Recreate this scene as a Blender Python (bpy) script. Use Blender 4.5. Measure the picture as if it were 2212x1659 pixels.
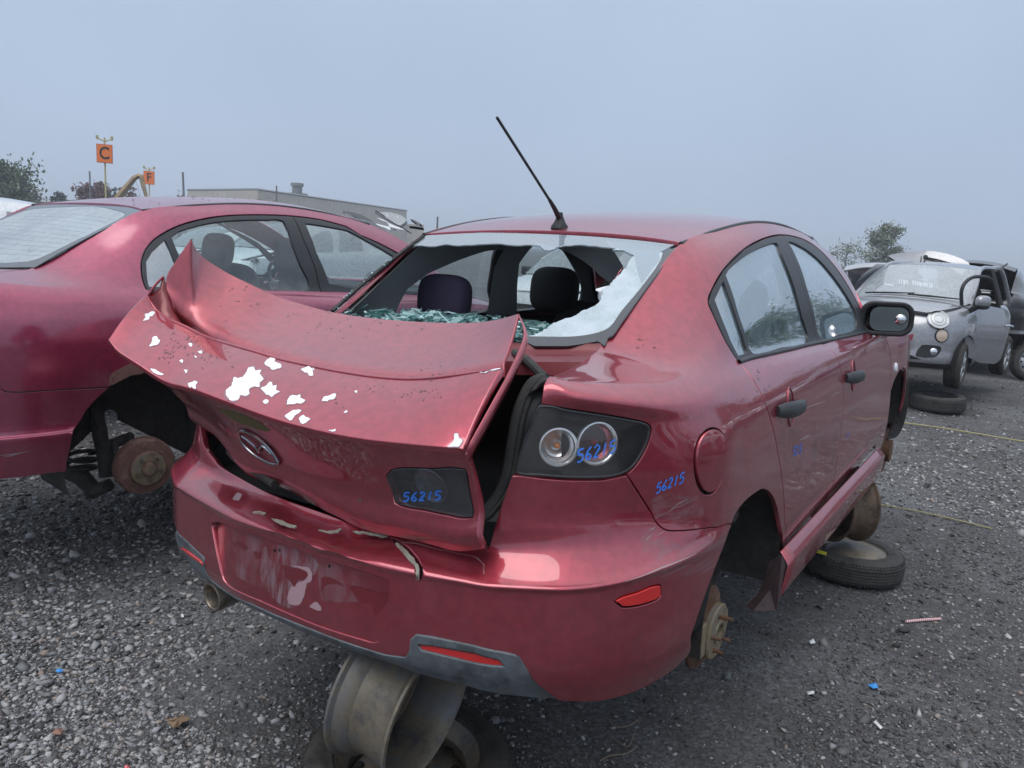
import bpy, bmesh, math, random
import numpy as np
from mathutils import Vector, Matrix
from mathutils.bvhtree import BVHTree
from mathutils.geometry import delaunay_2d_cdt

random.seed(7)
RNG = np.random.default_rng(7)
SC = bpy.context.scene
COL = SC.collection
for o in list(bpy.data.objects):
    bpy.data.objects.remove(o)

# ------------------------------------------------------------------ camera, world, sun, exposure
def rot(yaw, pitch, roll):
    cy, sy, cp, sp = math.cos(yaw), math.sin(yaw), math.cos(pitch), math.sin(pitch)
    f = np.array([-sy*cp, cy*cp, sp]); r = np.array([cy, sy, 0.]); u = np.cross(r, f)
    cr, sr = math.cos(roll), math.sin(roll)
    return cr*r+sr*u, -sr*r+cr*u, f
PW, PH, FL = 2212., 1659., 1721.5                 # photo grid used for measuring, focal length in it
CAM_POS = np.array([1.547, -1.258, 1.65])
CR, CU, CF = rot(.595155, -.1710, .065)
cam = bpy.data.cameras.new('camera')
cam.sensor_width = 36.0
cam.lens = FL/PW*36.0
cam.clip_start = 0.05
cam.clip_end = 3000
camo = bpy.data.objects.new('camera', cam)
COL.objects.link(camo)
m = Matrix.Identity(4)
for i in range(3):
    m[i][0], m[i][1], m[i][2], m[i][3] = CR[i], CU[i], -CF[i], CAM_POS[i]
camo.matrix_world = m
SC.camera = camo

world = bpy.data.worlds.new('World')
SC.world = world
world.use_nodes = True
nt = world.node_tree
nt.nodes.clear()
SUN_EL, SUN_AZ = math.radians(62), math.radians(178)
def wn(t, **k):
    n = nt.nodes.new(t)
    for a, b in k.items(): setattr(n, a, b)
    return n
sky = wn('ShaderNodeTexSky', sky_type='NISHITA')
sky.sun_disc = False
sky.sun_elevation = SUN_EL
sky.sun_rotation = SUN_AZ
sky.air_density = 1.0; sky.dust_density = 4.0; sky.ozone_density = 1.0
skb = wn('ShaderNodeBackground'); skb.inputs['Strength'].default_value = 0.05
nt.links.new(sky.outputs[0], skb.inputs['Color'])
# overcast deck: even grey blue near the horizon, brighter towards the zenith
geo = wn('ShaderNodeTexCoord')
sep = wn('ShaderNodeSeparateXYZ'); nt.links.new(geo.outputs['Generated'], sep.inputs[0])
ramp = wn('ShaderNodeValToRGB'); nt.links.new(sep.outputs['Z'], ramp.inputs[0])
e = ramp.color_ramp.elements
e[0].position = 0.0; e[0].color = (.345, .42, .54, 1)
e[1].position = 1.0; e[1].color = (.84, .90, .99, 1)
for p, c in ((.16, (.345, .430, .560, 1)), (.34, (.370, .458, .585, 1)), (.60, (.64, .70, .80, 1))):
    q = e.new(p); q.color = c
noi = wn('ShaderNodeTexNoise'); noi.inputs['Scale'].default_value = 2.2; noi.inputs['Detail'].default_value = 3
nt.links.new(geo.outputs['Generated'], noi.inputs['Vector'])
mr = wn('ShaderNodeMapRange'); mr.inputs[1].default_value = .3; mr.inputs[2].default_value = .7
mr.inputs[3].default_value = .94; mr.inputs[4].default_value = 1.06
nt.links.new(noi.outputs[0], mr.inputs[0])
mixc = wn('ShaderNodeVectorMath', operation='SCALE')
nt.links.new(ramp.outputs[0], mixc.inputs[0]); nt.links.new(mr.outputs[0], mixc.inputs['Scale'])
ovb = wn('ShaderNodeBackground'); ovb.inputs['Strength'].default_value = 1.0
nt.links.new(mixc.outputs[0], ovb.inputs['Color'])
ms = wn('ShaderNodeMixShader'); ms.inputs[0].default_value = .93
nt.links.new(skb.outputs[0], ms.inputs[1]); nt.links.new(ovb.outputs[0], ms.inputs[2])
wo = wn('ShaderNodeOutputWorld'); nt.links.new(ms.outputs[0], wo.inputs['Surface'])

sun = bpy.data.lights.new('sun', 'SUN')
sun.energy = 1.15; sun.angle = math.radians(50); sun.color = (1, .97, .93)
so = bpy.data.objects.new('sun', sun); COL.objects.link(so)
so.rotation_euler = (math.pi/2-SUN_EL, 0, math.pi-SUN_AZ)
SC.view_settings.view_transform = 'Standard'
SC.view_settings.look = 'None'
SC.view_settings.exposure = 0.45
SC.view_settings.gamma = 1.0
SC.view_settings.use_curve_mapping = False
SC.cycles.max_bounces = 8; SC.cycles.transparent_max_bounces = 24
SC.cycles.caustics_reflective = False; SC.cycles.caustics_refractive = False
SC.cycles.sample_clamp_indirect = 4

# ------------------------------------------------------------------ frames: pixel -> ray in a thing's own space
def K(x0, y0, w):
    return lambda pts: [((x0+a*w/2212)*.54004, (y0+b*w/2212)*.54004) for a, b in pts]
R1, R2, R3 = K(0, 500, 1400), K(0, 1400, 1400), K(1100, 800, 1800)
R4, R5, R6, R7 = K(2600, 800, 1496), K(1900, 1400, 1400), K(600, 1700, 1600), K(2000, 1950, 1600)
def DD(pts): return list(pts)

class Frame:
    """a local space: x right, y forward, z up from the thing's base; A is its rotation, T its origin"""
    def __init__(s, A, T):
        s.A, s.T = np.array(A, float), np.array(T, float)
        s.C = s.A.T @ (CAM_POS-s.T)
    def ray(s, p):
        return s.A.T @ (CF+CR*(p[0]-PW/2)/FL-CU*(p[1]-PH/2)/FL)
    def at(s, p, ax, v):
        d = s.ray(p); k = 'xyz'.index(ax)
        return s.C+d*(v-s.C[k])/d[k]
    def depth(s, p, t):
        return s.C+s.ray(p)*t
    def px(s, X):
        w = s.A @ np.array(X, float)+s.T-CAM_POS; z = w @ CF
        return (PW/2+FL*(w @ CR)/z, PH/2-FL*(w @ CU)/z)
    def matrix(s):
        M = Matrix.Identity(4)
        for i in range(3):
            for j in range(3): M[i][j] = s.A[i, j]
            M[i][3] = s.T[i]
        return M
def yawframe(yaw, T, pitch=0, roll=0):
    r, u, f = rot(yaw, pitch, roll)
    return Frame(np.stack([r, f, u], 1), T)
WORLD = Frame(np.eye(3), np.zeros(3))
# the wrecked sedan stands tilted on its wheel stacks
_cr, _cu, _cf = rot(.595155, -.192546, .027094)
_A = np.stack([CR, CU, CF], 1) @ np.stack([_cr, _cu, _cf], 1).T
CARF = Frame(_A, CAM_POS-_A @ np.array([1.54706638, -1.25830853, 1.38621636]))

# ------------------------------------------------------------------ objects
def link(o, parent=None):
    COL.objects.link(o)
    if parent is not None: o.parent = parent
    return o
def tag(o, label=None, cat=None, group=None, kind=None):
    if label: o['label'] = label
    if cat: o['category'] = cat
    if group: o['group'] = group
    if kind: o['kind'] = kind
    return o
def empty(name, frame, label, cat, group=None):
    o = bpy.data.objects.new(name, None); o.empty_display_size = .2
    link(o); o.matrix_world = frame.matrix()
    return tag(o, label, cat, group)
def mesh(name, V, Fc, mat=None, parent=None, smooth=True, normals=None, sharp=None):
    me = bpy.data.meshes.new(name)
    me.from_pydata([tuple(map(float, v)) for v in V], [], [tuple(int(i) for i in f) for f in Fc])
    if mat:
        for k in (mat if isinstance(mat, (list, tuple)) else [mat]): me.materials.append(k)
    if smooth:
        me.polygons.foreach_set('use_smooth', [True]*len(me.polygons))
    me.update()
    if normals is not None:
        me.normals_split_custom_set_from_vertices([tuple(map(float, n)) for n in normals])
    elif sharp:
        me.set_sharp_from_angle(angle=math.radians(sharp))
    return link(bpy.data.objects.new(name, me), parent)

class MB:
    """collects simple solids into one mesh"""
    def __init__(s): s.V, s.F, s.mi, s.cur = [], [], [], 0
    def add(s, V, F):
        b = len(s.V); s.V += [tuple(map(float, v)) for v in V]
        s.F += [tuple(b+int(i) for i in f) for f in F]; s.mi += [s.cur]*len(F)
        return s
    def box(s, c, d, R=None):
        c = np.array(c, float); h = np.array(d, float)/2
        P = np.array([(x, y, z) for x in (-1, 1) for y in (-1, 1) for z in (-1, 1)])*h
        if R is not None: P = P @ np.array(R).T
        return s.add(P+c, [(0, 1, 3, 2), (4, 6, 7, 5), (0, 4, 5, 1), (2, 3, 7, 6), (0, 2, 6, 4), (1, 5, 7, 3)])
    def tube(s, pts, r, n=8, closed=False, caps=True, flat=None):
        pts = np.array(pts, float); m_ = len(pts)
        r = np.full(m_, r, float) if np.isscalar(r) else np.array(r, float)
        if closed: T = np.roll(pts, -1, 0)-np.roll(pts, 1, 0)
        else: T = np.gradient(pts, axis=0)
        T /= np.linalg.norm(T, axis=1)[:, None]+1e-12
        ref = np.array([0, 0, 1.]) if flat is None else np.array(flat[0], float)
        if flat is None and abs(T[0] @ ref) > .9: ref = np.array([1., 0, 0])
        V = []; a = ref-(ref @ T[0])*T[0]; a /= np.linalg.norm(a)
        for i in range(m_):
            if flat is not None: a = ref-(ref @ T[i])*T[i]
            else: a = a-(a @ T[i])*T[i]
            a = a/(np.linalg.norm(a)+1e-12); b = np.cross(T[i], a)
            for k in range(n):
                t = 2*math.pi*k/n
                ra = r[i]*(flat[1] if flat is not None else 1)
                V.append(pts[i]+a*ra*math.cos(t)+b*r[i]*math.sin(t))
        F = []
        for i in range(m_ if closed else m_-1):
            for k in range(n):
                i2 = (i+1) % m_; k2 = (k+1) % n
                F.append((i*n+k, i*n+k2, i2*n+k2, i2*n+k))
        if caps and not closed:
            F.append(tuple(range(n-1, -1, -1))); F.append(tuple((m_-1)*n+k for k in range(n)))
        return s.add(V, F)
    def lathe(s, prof, c, ax, n=32, closed=False, arc=None):
        """prof: (radius, along axis)"""
        ax = np.array(ax, float); ax /= np.linalg.norm(ax)
        a = np.cross(ax, [0, 0, 1.] if abs(ax[2]) < .9 else [1., 0, 0]); a /= np.linalg.norm(a); b = np.cross(ax, a)
        V = []; c = np.array(c, float)
        for r, h in prof:
            for k in range(n):
                t = 2*math.pi*k/n
                V.append(c+ax*h+(a*math.cos(t)+b*math.sin(t))*r)
        F = []; L = len(prof)
        for i in range(L if closed else L-1):
            for k in range(n):
                i2 = (i+1) % L
                F.append((i*n+k, i*n+(k+1) % n, i2*n+(k+1) % n, i2*n+k))
        return s.add(V, F)
    def build(s, name, mat, parent=None, smooth=True, sharp=35):
        o = mesh(name, s.V, s.F, mat, parent, smooth, None, sharp if smooth else None)
        if any(s.mi): o.data.polygons.foreach_set('material_index', s.mi)
        bm = bmesh.new(); bm.from_mesh(o.data); bmesh.ops.recalc_face_normals(bm, faces=bm.faces); bm.to_mesh(o.data); bm.free()
        if smooth and sharp: o.data.set_sharp_from_angle(angle=math.radians(sharp))
        return o

# ------------------------------------------------------------------ spline surfaces and the panels cut from them
def _weights(t, knots):
    """rows of Catmull-Rom (non uniform) weights for every t"""
    t = np.atleast_1d(np.asarray(t, float)); n = len(knots)
    i = np.clip(np.searchsorted(knots, t, side='right')-1, 0, n-2)
    h = knots[i+1]-knots[i]; s_ = (t-knots[i])/h
    W = np.zeros((len(t), n)); r = np.arange(len(t))
    h00 = 2*s_**3-3*s_**2+1; h10 = s_**3-2*s_**2+s_; h01 = -2*s_**3+3*s_**2; h11 = s_**3-s_**2
    W[r, i] += h00; W[r, i+1] += h01
    def tang(j, w):
        a = np.clip(j-1, 0, n-1); b = np.clip(j+1, 0, n-1)
        hl = knots[j]-knots[a]; hr = knots[b]-knots[j]
        inner = (a != j) & (b != j)
        hl_ = np.where(hl == 0, 1, hl); hr_ = np.where(hr == 0, 1, hr); tot = hl_+hr_
        cm = np.where(inner, -hr_/(hl_*tot), np.where(b == j, -1/hl_, 0))
        cp = np.where(inner, hl_/(hr_*tot), np.where(a == j, 1/hr_, 0))
        c0 = -(cm+cp)
        W[r, a] += w*cm; W[r, b] += w*cp; W[r, j] += w*c0
    tang(i, h10*h); tang(i+1, h11*h)
    return W

class Surf:
    def __init__(s, ctrl, frame, ku=6, kv=6, flip=False, knots=None):
        s.c = np.array(ctrl, float); s.f = frame; s.sg = -1. if flip else 1.
        nu, nv = s.c.shape[:2]
        du = np.linalg.norm(np.diff(s.c, axis=0), axis=2).mean(1); dv = np.linalg.norm(np.diff(s.c, axis=1), axis=2).mean(0)
        s.ku = np.concatenate([[0], np.cumsum(np.maximum(du, .01))]); s.kv = np.concatenate([[0], np.cumsum(np.maximum(dv, .01))])
        if knots is not None: s.ku, s.kv = knots
        U = np.unique(np.concatenate([np.linspace(a, b, ku+1) for a, b in zip(s.ku[:-1], s.ku[1:])]))
        V = np.unique(np.concatenate([np.linspace(a, b, kv+1) for a, b in zip(s.kv[:-1], s.kv[1:])]))
        s.U, s.V = U, V
        P = np.einsum('ai,ijk,bj->abk', _weights(U, s.ku), s.c, _weights(V, s.kv))
        s.P = P; a, b = P.shape[:2]; s.nb = b
        idx = np.arange(a*b).reshape(a, b)
        tri = []
        for i in range(a-1):
            for j in range(b-1):
                tri.append((idx[i, j], idx[i+1, j], idx[i+1, j+1])); tri.append((idx[i, j], idx[i+1, j+1], idx[i, j+1]))
        s.tri = tri
        s.bvh = BVHTree.FromPolygons([Vector(p) for p in P.reshape(-1, 3)], tri)
    def ev(s, uv):
        uv = np.atleast_2d(uv)
        return np.einsum('ai,ijk,aj->ak', _weights(uv[:, 0], s.ku), s.c, _weights(uv[:, 1], s.kv))
    def frame_at(s, uv):
        uv = np.atleast_2d(uv).astype(float); e_ = 2e-3
        lo = np.array([s.ku[0], s.kv[0]]); hi = np.array([s.ku[-1], s.kv[-1]])
        def d(k):
            a = uv.copy(); b = uv.copy(); a[:, k] = np.clip(a[:, k]-e_, lo[k], hi[k]); b[:, k] = np.clip(b[:, k]+e_, lo[k], hi[k])
            return (s.ev(b)-s.ev(a))/(b[:, k]-a[:, k])[:, None]
        Du, Dv = d(0), d(1)
        N = np.cross(Du, Dv)*s.sg; N /= np.linalg.norm(N, axis=1)[:, None]+1e-12
        return Du, Dv, N
    def _uv(s, fi, loc):
        t = s.tri[fi]; A, B, C_ = (s.P.reshape(-1, 3)[i] for i in t)
        M = np.stack([B-A, C_-A], 1); w = np.linalg.lstsq(M, np.array(loc)-A, rcond=None)[0]
        uvs = [(s.U[i//s.nb], s.V[i % s.nb]) for i in t]
        return np.array(uvs[0])*(1-w.sum())+np.array(uvs[1])*w[0]+np.array(uvs[2])*w[1]
    def hit(s, p, miss='near'):
        d = s.f.ray(p); d = d/np.linalg.norm(d)
        loc, n, fi, dist = s.bvh.ray_cast(Vector(s.f.C), Vector(d))
        if fi is None:
            best = None
            for t in np.linspace(.5, 12, 200):
                l2, n2, f2, dd = s.bvh.find_nearest(Vector(s.f.C+d*t))
                if best is None or dd < best[0]: best = (dd, f2, l2)
            fi, loc = best[1], best[2]
        return s._uv(fi, loc)
    def near(s, X):
        l2, n2, f2, dd = s.bvh.find_nearest(Vector(X))
        return s._uv(f2, l2)
    def pix(s, pts): return np.array([s.hit(p) for p in pts])
    def xyz(s, pts): return np.array([s.near(p) for p in pts])

def dens(uv, surf, res, closed=True):
    uv = np.array(uv); P = surf.ev(uv); out = []
    n = len(uv)
    for i in range(n if closed else n-1):
        j = (i+1) % n; k = max(1, int(round(np.linalg.norm(P[j]-P[i])/res)))
        for q in range(k): out.append(uv[i]+(uv[j]-uv[i])*q/k)
    if not closed: out.append(uv[-1])
    return np.array(out)
def inpoly(pts, poly):
    x, y = pts[:, 0], pts[:, 1]; ins = np.zeros(len(pts), bool)
    px, py = poly[:, 0], poly[:, 1]; n = len(poly)
    for i in range(n):
        j = i-1
        c = ((py[i] > y) != (py[j] > y))
        xi = (px[j]-px[i])*(y-py[i])/(py[j]-py[i]+1e-30)+px[i]
        ins ^= c & (x < xi)
    return ins
def smooth_poly(pts, k=6, closed=False):
    """Catmull-Rom through 2D/3D points"""
    P = np.array(pts, float)
    if closed: P = np.concatenate([P[-2:], P, P[:2]])
    d = np.concatenate([[0], np.cumsum(np.linalg.norm(np.diff(P, axis=0), axis=1)**.5+1e-9)])
    if closed: t = np.concatenate([np.linspace(a, b, k, endpoint=False) for a, b in zip(d[2:-3], d[3:-2])])
    else: t = np.unique(np.concatenate([np.linspace(a, b, k+1) for a, b in zip(d[:-1], d[1:])]))
    return _weights(t, d) @ P

def panel(name, surf, outline, mat, parent, holes=(), gap=.002, off=0., skirt=.014, res=.02, disp=None, mirror=False, back=False, rnd=.0018):
    """a pressed panel: a region of a spline surface, rounded edge and a turned-in rim"""
    loops = [np.array(outline)]+[np.array(h) for h in holes]
    fixed = []
    for li, L in enumerate(loops):
        L = dens(L, surf, res)
        A = .5*np.sum(L[:, 0]*np.roll(L[:, 1], -1)-np.roll(L[:, 0], -1)*L[:, 1])
        if (A < 0) != (li > 0): L = L[::-1]
        fixed.append(L)
    Du0, Dv0, _ = surf.frame_at(np.concatenate(fixed))
    su, sv = np.linalg.norm(Du0, axis=1).mean(), np.linalg.norm(Dv0, axis=1).mean()
    S = np.array([su, sv])
    rings = []
    for L in fixed:
        Du, Dv, N = surf.frame_at(L)
        M = L*S
        T = np.roll(M, -1, 0)-np.roll(M, 1, 0); T /= np.linalg.norm(T, axis=1)[:, None]+1e-12
        inn = np.stack([-T[:, 1], T[:, 0]], 1)
        rings.append(((M+inn*(gap+rnd))/S, (M+inn*gap)/S))
    inner = [r[0] for r in rings]
    pts = np.concatenate(inner)
    lo, hi = inner[0].min(0), inner[0].max(0)
    gu = np.arange(lo[0], hi[0], res/su); gv = np.arange(lo[1], hi[1], res/sv)
    G = np.stack(np.meshgrid(gu, gv, indexing='ij'), -1).reshape(-1, 2)
    if len(G):
        k = inpoly(G, inner[0])
        for h in inner[1:]: k &= ~inpoly(G, h)
        G = G[k]
        if len(G):
            B = pts*S; Gm = G*S
            dmin = np.full(len(G), 1e9)
            for c in range(0, len(B), 400):
                dmin = np.minimum(dmin, ((Gm[:, None]-B[None, c:c+400])**2).sum(2).min(1))
            G = G[dmin > (res*.55)**2]
    allp = np.concatenate([pts, G]) if len(G) else pts
    edges = []; b = 0
    for L in inner:
        n = len(L); edges += [(b+i, b+(i+1) % n) for i in range(n)]; b += n
    r = delaunay_2d_cdt([Vector((float(a[0]*su), float(a[1]*sv))) for a in allp], edges, [], 0, 1e-7)
    vs = np.array([tuple(v) for v in r[0]])/S; tris = np.array([f for f in r[2] if len(f) == 3])
    if not len(tris): return None
    cen = vs[tris].mean(1)
    k = inpoly(cen, inner[0])
    for h in inner[1:]: k &= ~inpoly(cen, h)
    tris = tris[k]
    if not len(tris): return None
    orig = r[3]
    o2n = {}
    for i, lst in enumerate(orig):
        for q in lst: o2n[q] = i
    X = surf.ev(vs); _, _, N = surf.frame_at(vs)
    if disp is not None: X = X+N*np.asarray(disp(X))[:, None] if np.asarray(disp(X)).ndim == 1 else X+disp(X)
    X = X+N*off
    # face orientation
    f0 = tris[len(tris)//2]; fn = np.cross(X[f0[1]]-X[f0[0]], X[f0[2]]-X[f0[0]])
    if fn @ N[f0[0]] < 0: tris = tris[:, ::-1]
    V = [X]; NN = [N]; F = [tuple(t) for t in tris]; base = len(X); b = 0
    for L, (i_, e_) in zip(inner, rings):
        n = len(L); ids = [o2n.get(b+q, 0) for q in range(n)]; b += n
        if skirt <= 0: continue
        Xe = surf.ev(e_); _, _, Ne = surf.frame_at(e_)
        if disp is not None:
            dd = np.asarray(disp(Xe)); Xe = Xe+(Ne*dd[:, None] if dd.ndim == 1 else dd)
        Xe = Xe+Ne*(off-rnd*.8)
        out = Xe-X[ids]; out -= (out*Ne).sum(1)[:, None]*Ne; out /= np.linalg.norm(out, axis=1)[:, None]+1e-9
        V += [Xe, Xe-Ne*skirt]; NN += [out*.9+Ne*.3, out]
        r1, r2 = base, base+n; base += 2*n
        q0 = (ids[0], ids[1], r1+1, r1)
        va = np.concatenate(V); fnn = np.cross(va[q0[1]]-va[q0[0]], va[q0[2]]-va[q0[0]])
        fl = fnn @ (out[0]+Ne[0]) < 0
        for q in range(n):
            w = (q+1) % n
            for f in ((ids[q], ids[w], r1+w, r1+q), (r1+q, r1+w, r2+w, r2+q)):
                F.append(f[::-1] if fl else f)
    V = np.concatenate(V); NN = np.concatenate(NN); NN /= np.linalg.norm(NN, axis=1)[:, None]+1e-9
    if mirror:
        V = V*[-1, 1, 1]; NN = NN*[-1, 1, 1]; F = [f[::-1] for f in F]
    if back: NN = -NN; F = [f[::-1] for f in F]
    F = [f for f in F if len(set(f)) == len(f)]
    return mesh(name, V, F, mat, parent, True, NN)

def ribbon(name, surf, uv, width, mat, parent, off=.0012, n=None, mirror=False, closed=False, height=.0):
    """a flat or raised strip following a line on a surface"""
    L = dens(uv, surf, .012, closed); X = surf.ev(L); _, _, N = surf.frame_at(L)
    T = np.gradient(X, axis=0) if not closed else np.roll(X, -1, 0)-np.roll(X, 1, 0)
    T /= np.linalg.norm(T, axis=1)[:, None]+1e-12; B = np.cross(N, T)
    w = np.full(len(X), width/2) if np.isscalar(width) else np.interp(np.linspace(0, 1, len(X)), np.linspace(0, 1, len(width)), np.array(width)/2)
    w = w[:, None]
    rows = [X-B*w+N*off, X-B*w*.7+N*(off+height), X+B*w*.7+N*(off+height), X+B*w+N*off]
    V = np.concatenate(rows); n_ = len(X); F = []
    for a in range(3):
        for i in range(n_ if closed else n_-1):
            j = (i+1) % n_
            F.append((a*n_+i, a*n_+j, (a+1)*n_+j, (a+1)*n_+i))
    if mirror: V = V*[-1, 1, 1]
    return mesh(name, V, F, mat, parent, True)

def strokes(name, surf, polys, width, mat, parent, off=.0012):
    """hand written marker strokes lying on a surface"""
    mb = MB()
    for p in polys:
        uv = surf.pix(smooth_poly(p, 4) if len(p) > 2 else p)
        X = surf.ev(uv); _, _, N = surf.frame_at(uv)
        T = np.gradient(X, axis=0); T /= np.linalg.norm(T, axis=1)[:, None]+1e-12; B = np.cross(N, T)
        w = width*(.75+.5*RNG.random(len(X)))[:, None]/2
        V = np.concatenate([X-B*w+N*off, X+B*w+N*off]); n_ = len(X)
        mb.add(V, [(i, i+1, n_+i+1, n_+i) for i in range(n_-1)])
    return mesh(name, mb.V, mb.F, mat, parent, False)

def loft(name, rows, mat, parent, k=1, smooth=True, close_u=False, sharp=40, thick=0):
    """skin through rows of points (all rows equally long)"""
    R = np.array(rows, float)
    a, b = R.shape[:2]; V = R.reshape(-1, 3); F = []
    for i in range(a-1):
        for j in range(b if close_u else b-1):
            j2 = (j+1) % b
            F.append((i*b+j, i*b+j2, (i+1)*b+j2, (i+1)*b+j))
    o = mesh(name, V, F, mat, parent, smooth, None, sharp)
    if thick:
        mo = o.modifiers.new('thick', 'SOLIDIFY'); mo.thickness = thick; mo.offset = 0
    return o
# ------------------------------------------------------------------ materials
def mat(name, color=(.5, .5, .5), rough=.5, metal=0., coat=0., coatr=.03, spec=.5, emit=None):
    m_ = bpy.data.materials.new(name); m_.use_nodes = True
    b = m_.node_tree.nodes['Principled BSDF']
    b.inputs['Base Color'].default_value = (*color, 1); b.inputs['Roughness'].default_value = rough
    b.inputs['Metallic'].default_value = metal; b.inputs['Coat Weight'].default_value = coat
    b.inputs['Coat Roughness'].default_value = coatr; b.inputs['Coat IOR'].default_value = 1.8 if coat == 1. and metal > .3 else 1.5; b.inputs['Specular IOR Level'].default_value = spec
    if emit: b.inputs['Emission Color'].default_value = (*emit[0], 1); b.inputs['Emission Strength'].default_value = emit[1]
    return m_
class NT:
    def __init__(s, m_): s.t = m_.node_tree; s.b = s.t.nodes['Principled BSDF']; s.out = s.t.nodes['Material Output']
    def n(s, typ, **k):
        q = s.t.nodes.new(typ)
        for a, b in k.items():
            if hasattr(q, a): setattr(q, a, b)
        return q
    def l(s, a, b): s.t.links.new(a, b)
    def coord(s, scale=(1, 1, 1), kind='Object'):
        c = s.n('ShaderNodeTexCoord'); mp = s.n('ShaderNodeMapping'); mp.inputs['Scale'].default_value = scale
        s.l(c.outputs[kind], mp.inputs[0]); return mp.outputs[0]
    def noise(s, v, scale, detail=4, rough=.55):
        q = s.n('ShaderNodeTexNoise'); q.inputs['Scale'].default_value = scale; q.inputs['Detail'].default_value = detail
        q.inputs['Roughness'].default_value = rough; s.l(v, q.inputs['Vector']); return q.outputs[0]
    def ramp(s, f, stops):
        q = s.n('ShaderNodeValToRGB'); e_ = q.color_ramp.elements
        while len(e_) > len(stops): e_.remove(e_[-1])
        while len(e_) < len(stops): e_.new(.5)
        for k, (p, c) in zip(e_, stops):
            k.position = p; k.color = (*c, 1) if len(c) == 3 else c
        s.l(f, q.inputs[0]); return q.outputs[0]
    def val(s, f, a, b, lo=0., hi=1.):
        q = s.n('ShaderNodeMapRange'); q.inputs[1].default_value = a; q.inputs[2].default_value = b
        q.inputs[3].default_value = lo; q.inputs[4].default_value = hi; s.l(f, q.inputs[0]); return q.outputs[0]
    def mix(s, f, a, b):
        q = s.n('ShaderNodeMix', data_type='RGBA')
        for sock, v in ((q.inputs[0], f), (q.inputs[6], a), (q.inputs[7], b)):
            if isinstance(v, (tuple, list)): sock.default_value = (*v, 1) if len(v) == 3 else v
            elif isinstance(v, (int, float)): sock.default_value = v
            else: s.l(v, sock)
        return q.outputs[2]
    def math(s, op, a, b=None):
        q = s.n('ShaderNodeMath', operation=op)
        for k, v in enumerate((a, b)):
            if v is None: continue
            if isinstance(v, (int, float)): q.inputs[k].default_value = v
            else: s.l(v, q.inputs[k])
        return q.outputs[0]
    def bump(s, h, strength=.3, dist=.01):
        q = s.n('ShaderNodeBump'); q.inputs['Strength'].default_value = strength; q.inputs['Distance'].default_value = dist
        s.l(h, q.inputs['Height']); s.l(q.outputs[0], s.b.inputs['Normal']); return q.outputs[0]

def paint(name, col, dirt=(.10, .075, .065), dirt_amt=.35, metal=.55, rough=.32, coat=1., low=.7, flakes=True, coatr=.035):
    """metallic car paint under clear coat, with road film low down and fine specks"""
    m_ = mat(name, col, rough, metal, coat, coatr); t = NT(m_)
    v = t.coord()
    n1 = t.noise(v, 3.2, 6, .65); n2 = t.noise(v, 38, 3); n3 = t.noise(v, 240, 1)
    sx = t.n('ShaderNodeSeparateXYZ'); c = t.n('ShaderNodeTexCoord'); t.l(c.outputs['Object'], sx.inputs[0])
    lowm = t.val(sx.outputs['Z'], low, low-.55, 0, 1)
    d = t.math('MULTIPLY', t.val(n1, .38, .72), t.math('ADD', t.math('MULTIPLY', lowm, .8), .16))
    d = t.math('MULTIPLY', d, dirt_amt)
    specks = t.math('MULTIPLY', t.val(t.noise(v, 130, 2, .8), .66, .72), .25)
    d = t.math('ADD', d, t.math('MULTIPLY', specks, t.math('ADD', lowm, .15)))
    d = t.math('MINIMUM', d, .8)
    base = t.mix(t.val(n2, .35, .65), tuple(x*.9 for x in col), tuple(min(1, x*1.12) for x in col))
    t.l(t.mix(d, base, dirt), t.b.inputs['Base Color'])
    t.l(t.math('SUBTRACT', metal, t.math('MULTIPLY', d, metal)), t.b.inputs['Metallic'])
    t.l(t.math('SUBTRACT', coat, t.math('MULTIPLY', d, coat*.9)), t.b.inputs['Coat Weight'])
    t.l(t.math('ADD', rough, t.math('MULTIPLY', d, .4)), t.b.inputs['Roughness'])
    t.l(t.math('ADD', coatr, t.math('MULTIPLY', t.val(n1, .4, .8), .05)), t.b.inputs['Coat Roughness'])
    bn = t.n('ShaderNodeBump'); bn.inputs['Strength'].default_value = .06; bn.inputs['Distance'].default_value = .004
    t.l(t.noise(v, 9, 2), bn.inputs['Height']); t.l(bn.outputs[0], t.b.inputs['Coat Normal'])
    return m_

def rusty(name, a, b, c, scale=9, rough=.75, metal=.3):
    m_ = mat(name, a, rough, metal); t = NT(m_); v = t.coord()
    n = t.noise(v, scale, 8, .7); n2 = t.noise(v, scale*6, 4, .7)
    col = t.ramp(n, [(.36, a), (.52, b), (.66, c)])
    col = t.mix(t.math('MULTIPLY', t.val(n2, .5, .7), .5), col, tuple(x*.45 for x in b))
    t.l(col, t.b.inputs['Base Color']); t.bump(n2, .35, .003)
    return m_
M = {}
M['red'] = paint('red_paint', (.40, .044, .070), coatr=.022, metal=.82, rough=.40)
M['red2'] = paint('crimson_paint', (.33, .038, .094), coatr=.14, rough=.45, dirt_amt=.2, metal=.80)
M['grey_paint'] = paint('grey_paint', (.30, .305, .325), metal=.45)
M['white_paint'] = paint('white_paint', (.72, .73, .74), metal=0., dirt_amt=.2)
M['silver_paint'] = paint('silver_paint', (.42, .43, .45), metal=.6)
M['black_paint'] = paint('black_paint', (.012, .012, .014), metal=.2)
M['blue_paint'] = paint('blue_paint', (.03, .06, .16), metal=.4)
M['gutter_red'] = mat('bare_red_paint', (.16, .014, .022), .45, .2, .3)
M['black'] = mat('black_plastic', (.018, .018, .020), .5)
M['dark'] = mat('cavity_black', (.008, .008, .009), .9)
M['rubber'] = rusty('dusty_rubber', (.030, .030, .031), (.055, .053, .050), (.022, .022, .023), 11, .8, 0)
M['trim'] = mat('window_trim', (.035, .036, .040), .42)
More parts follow.
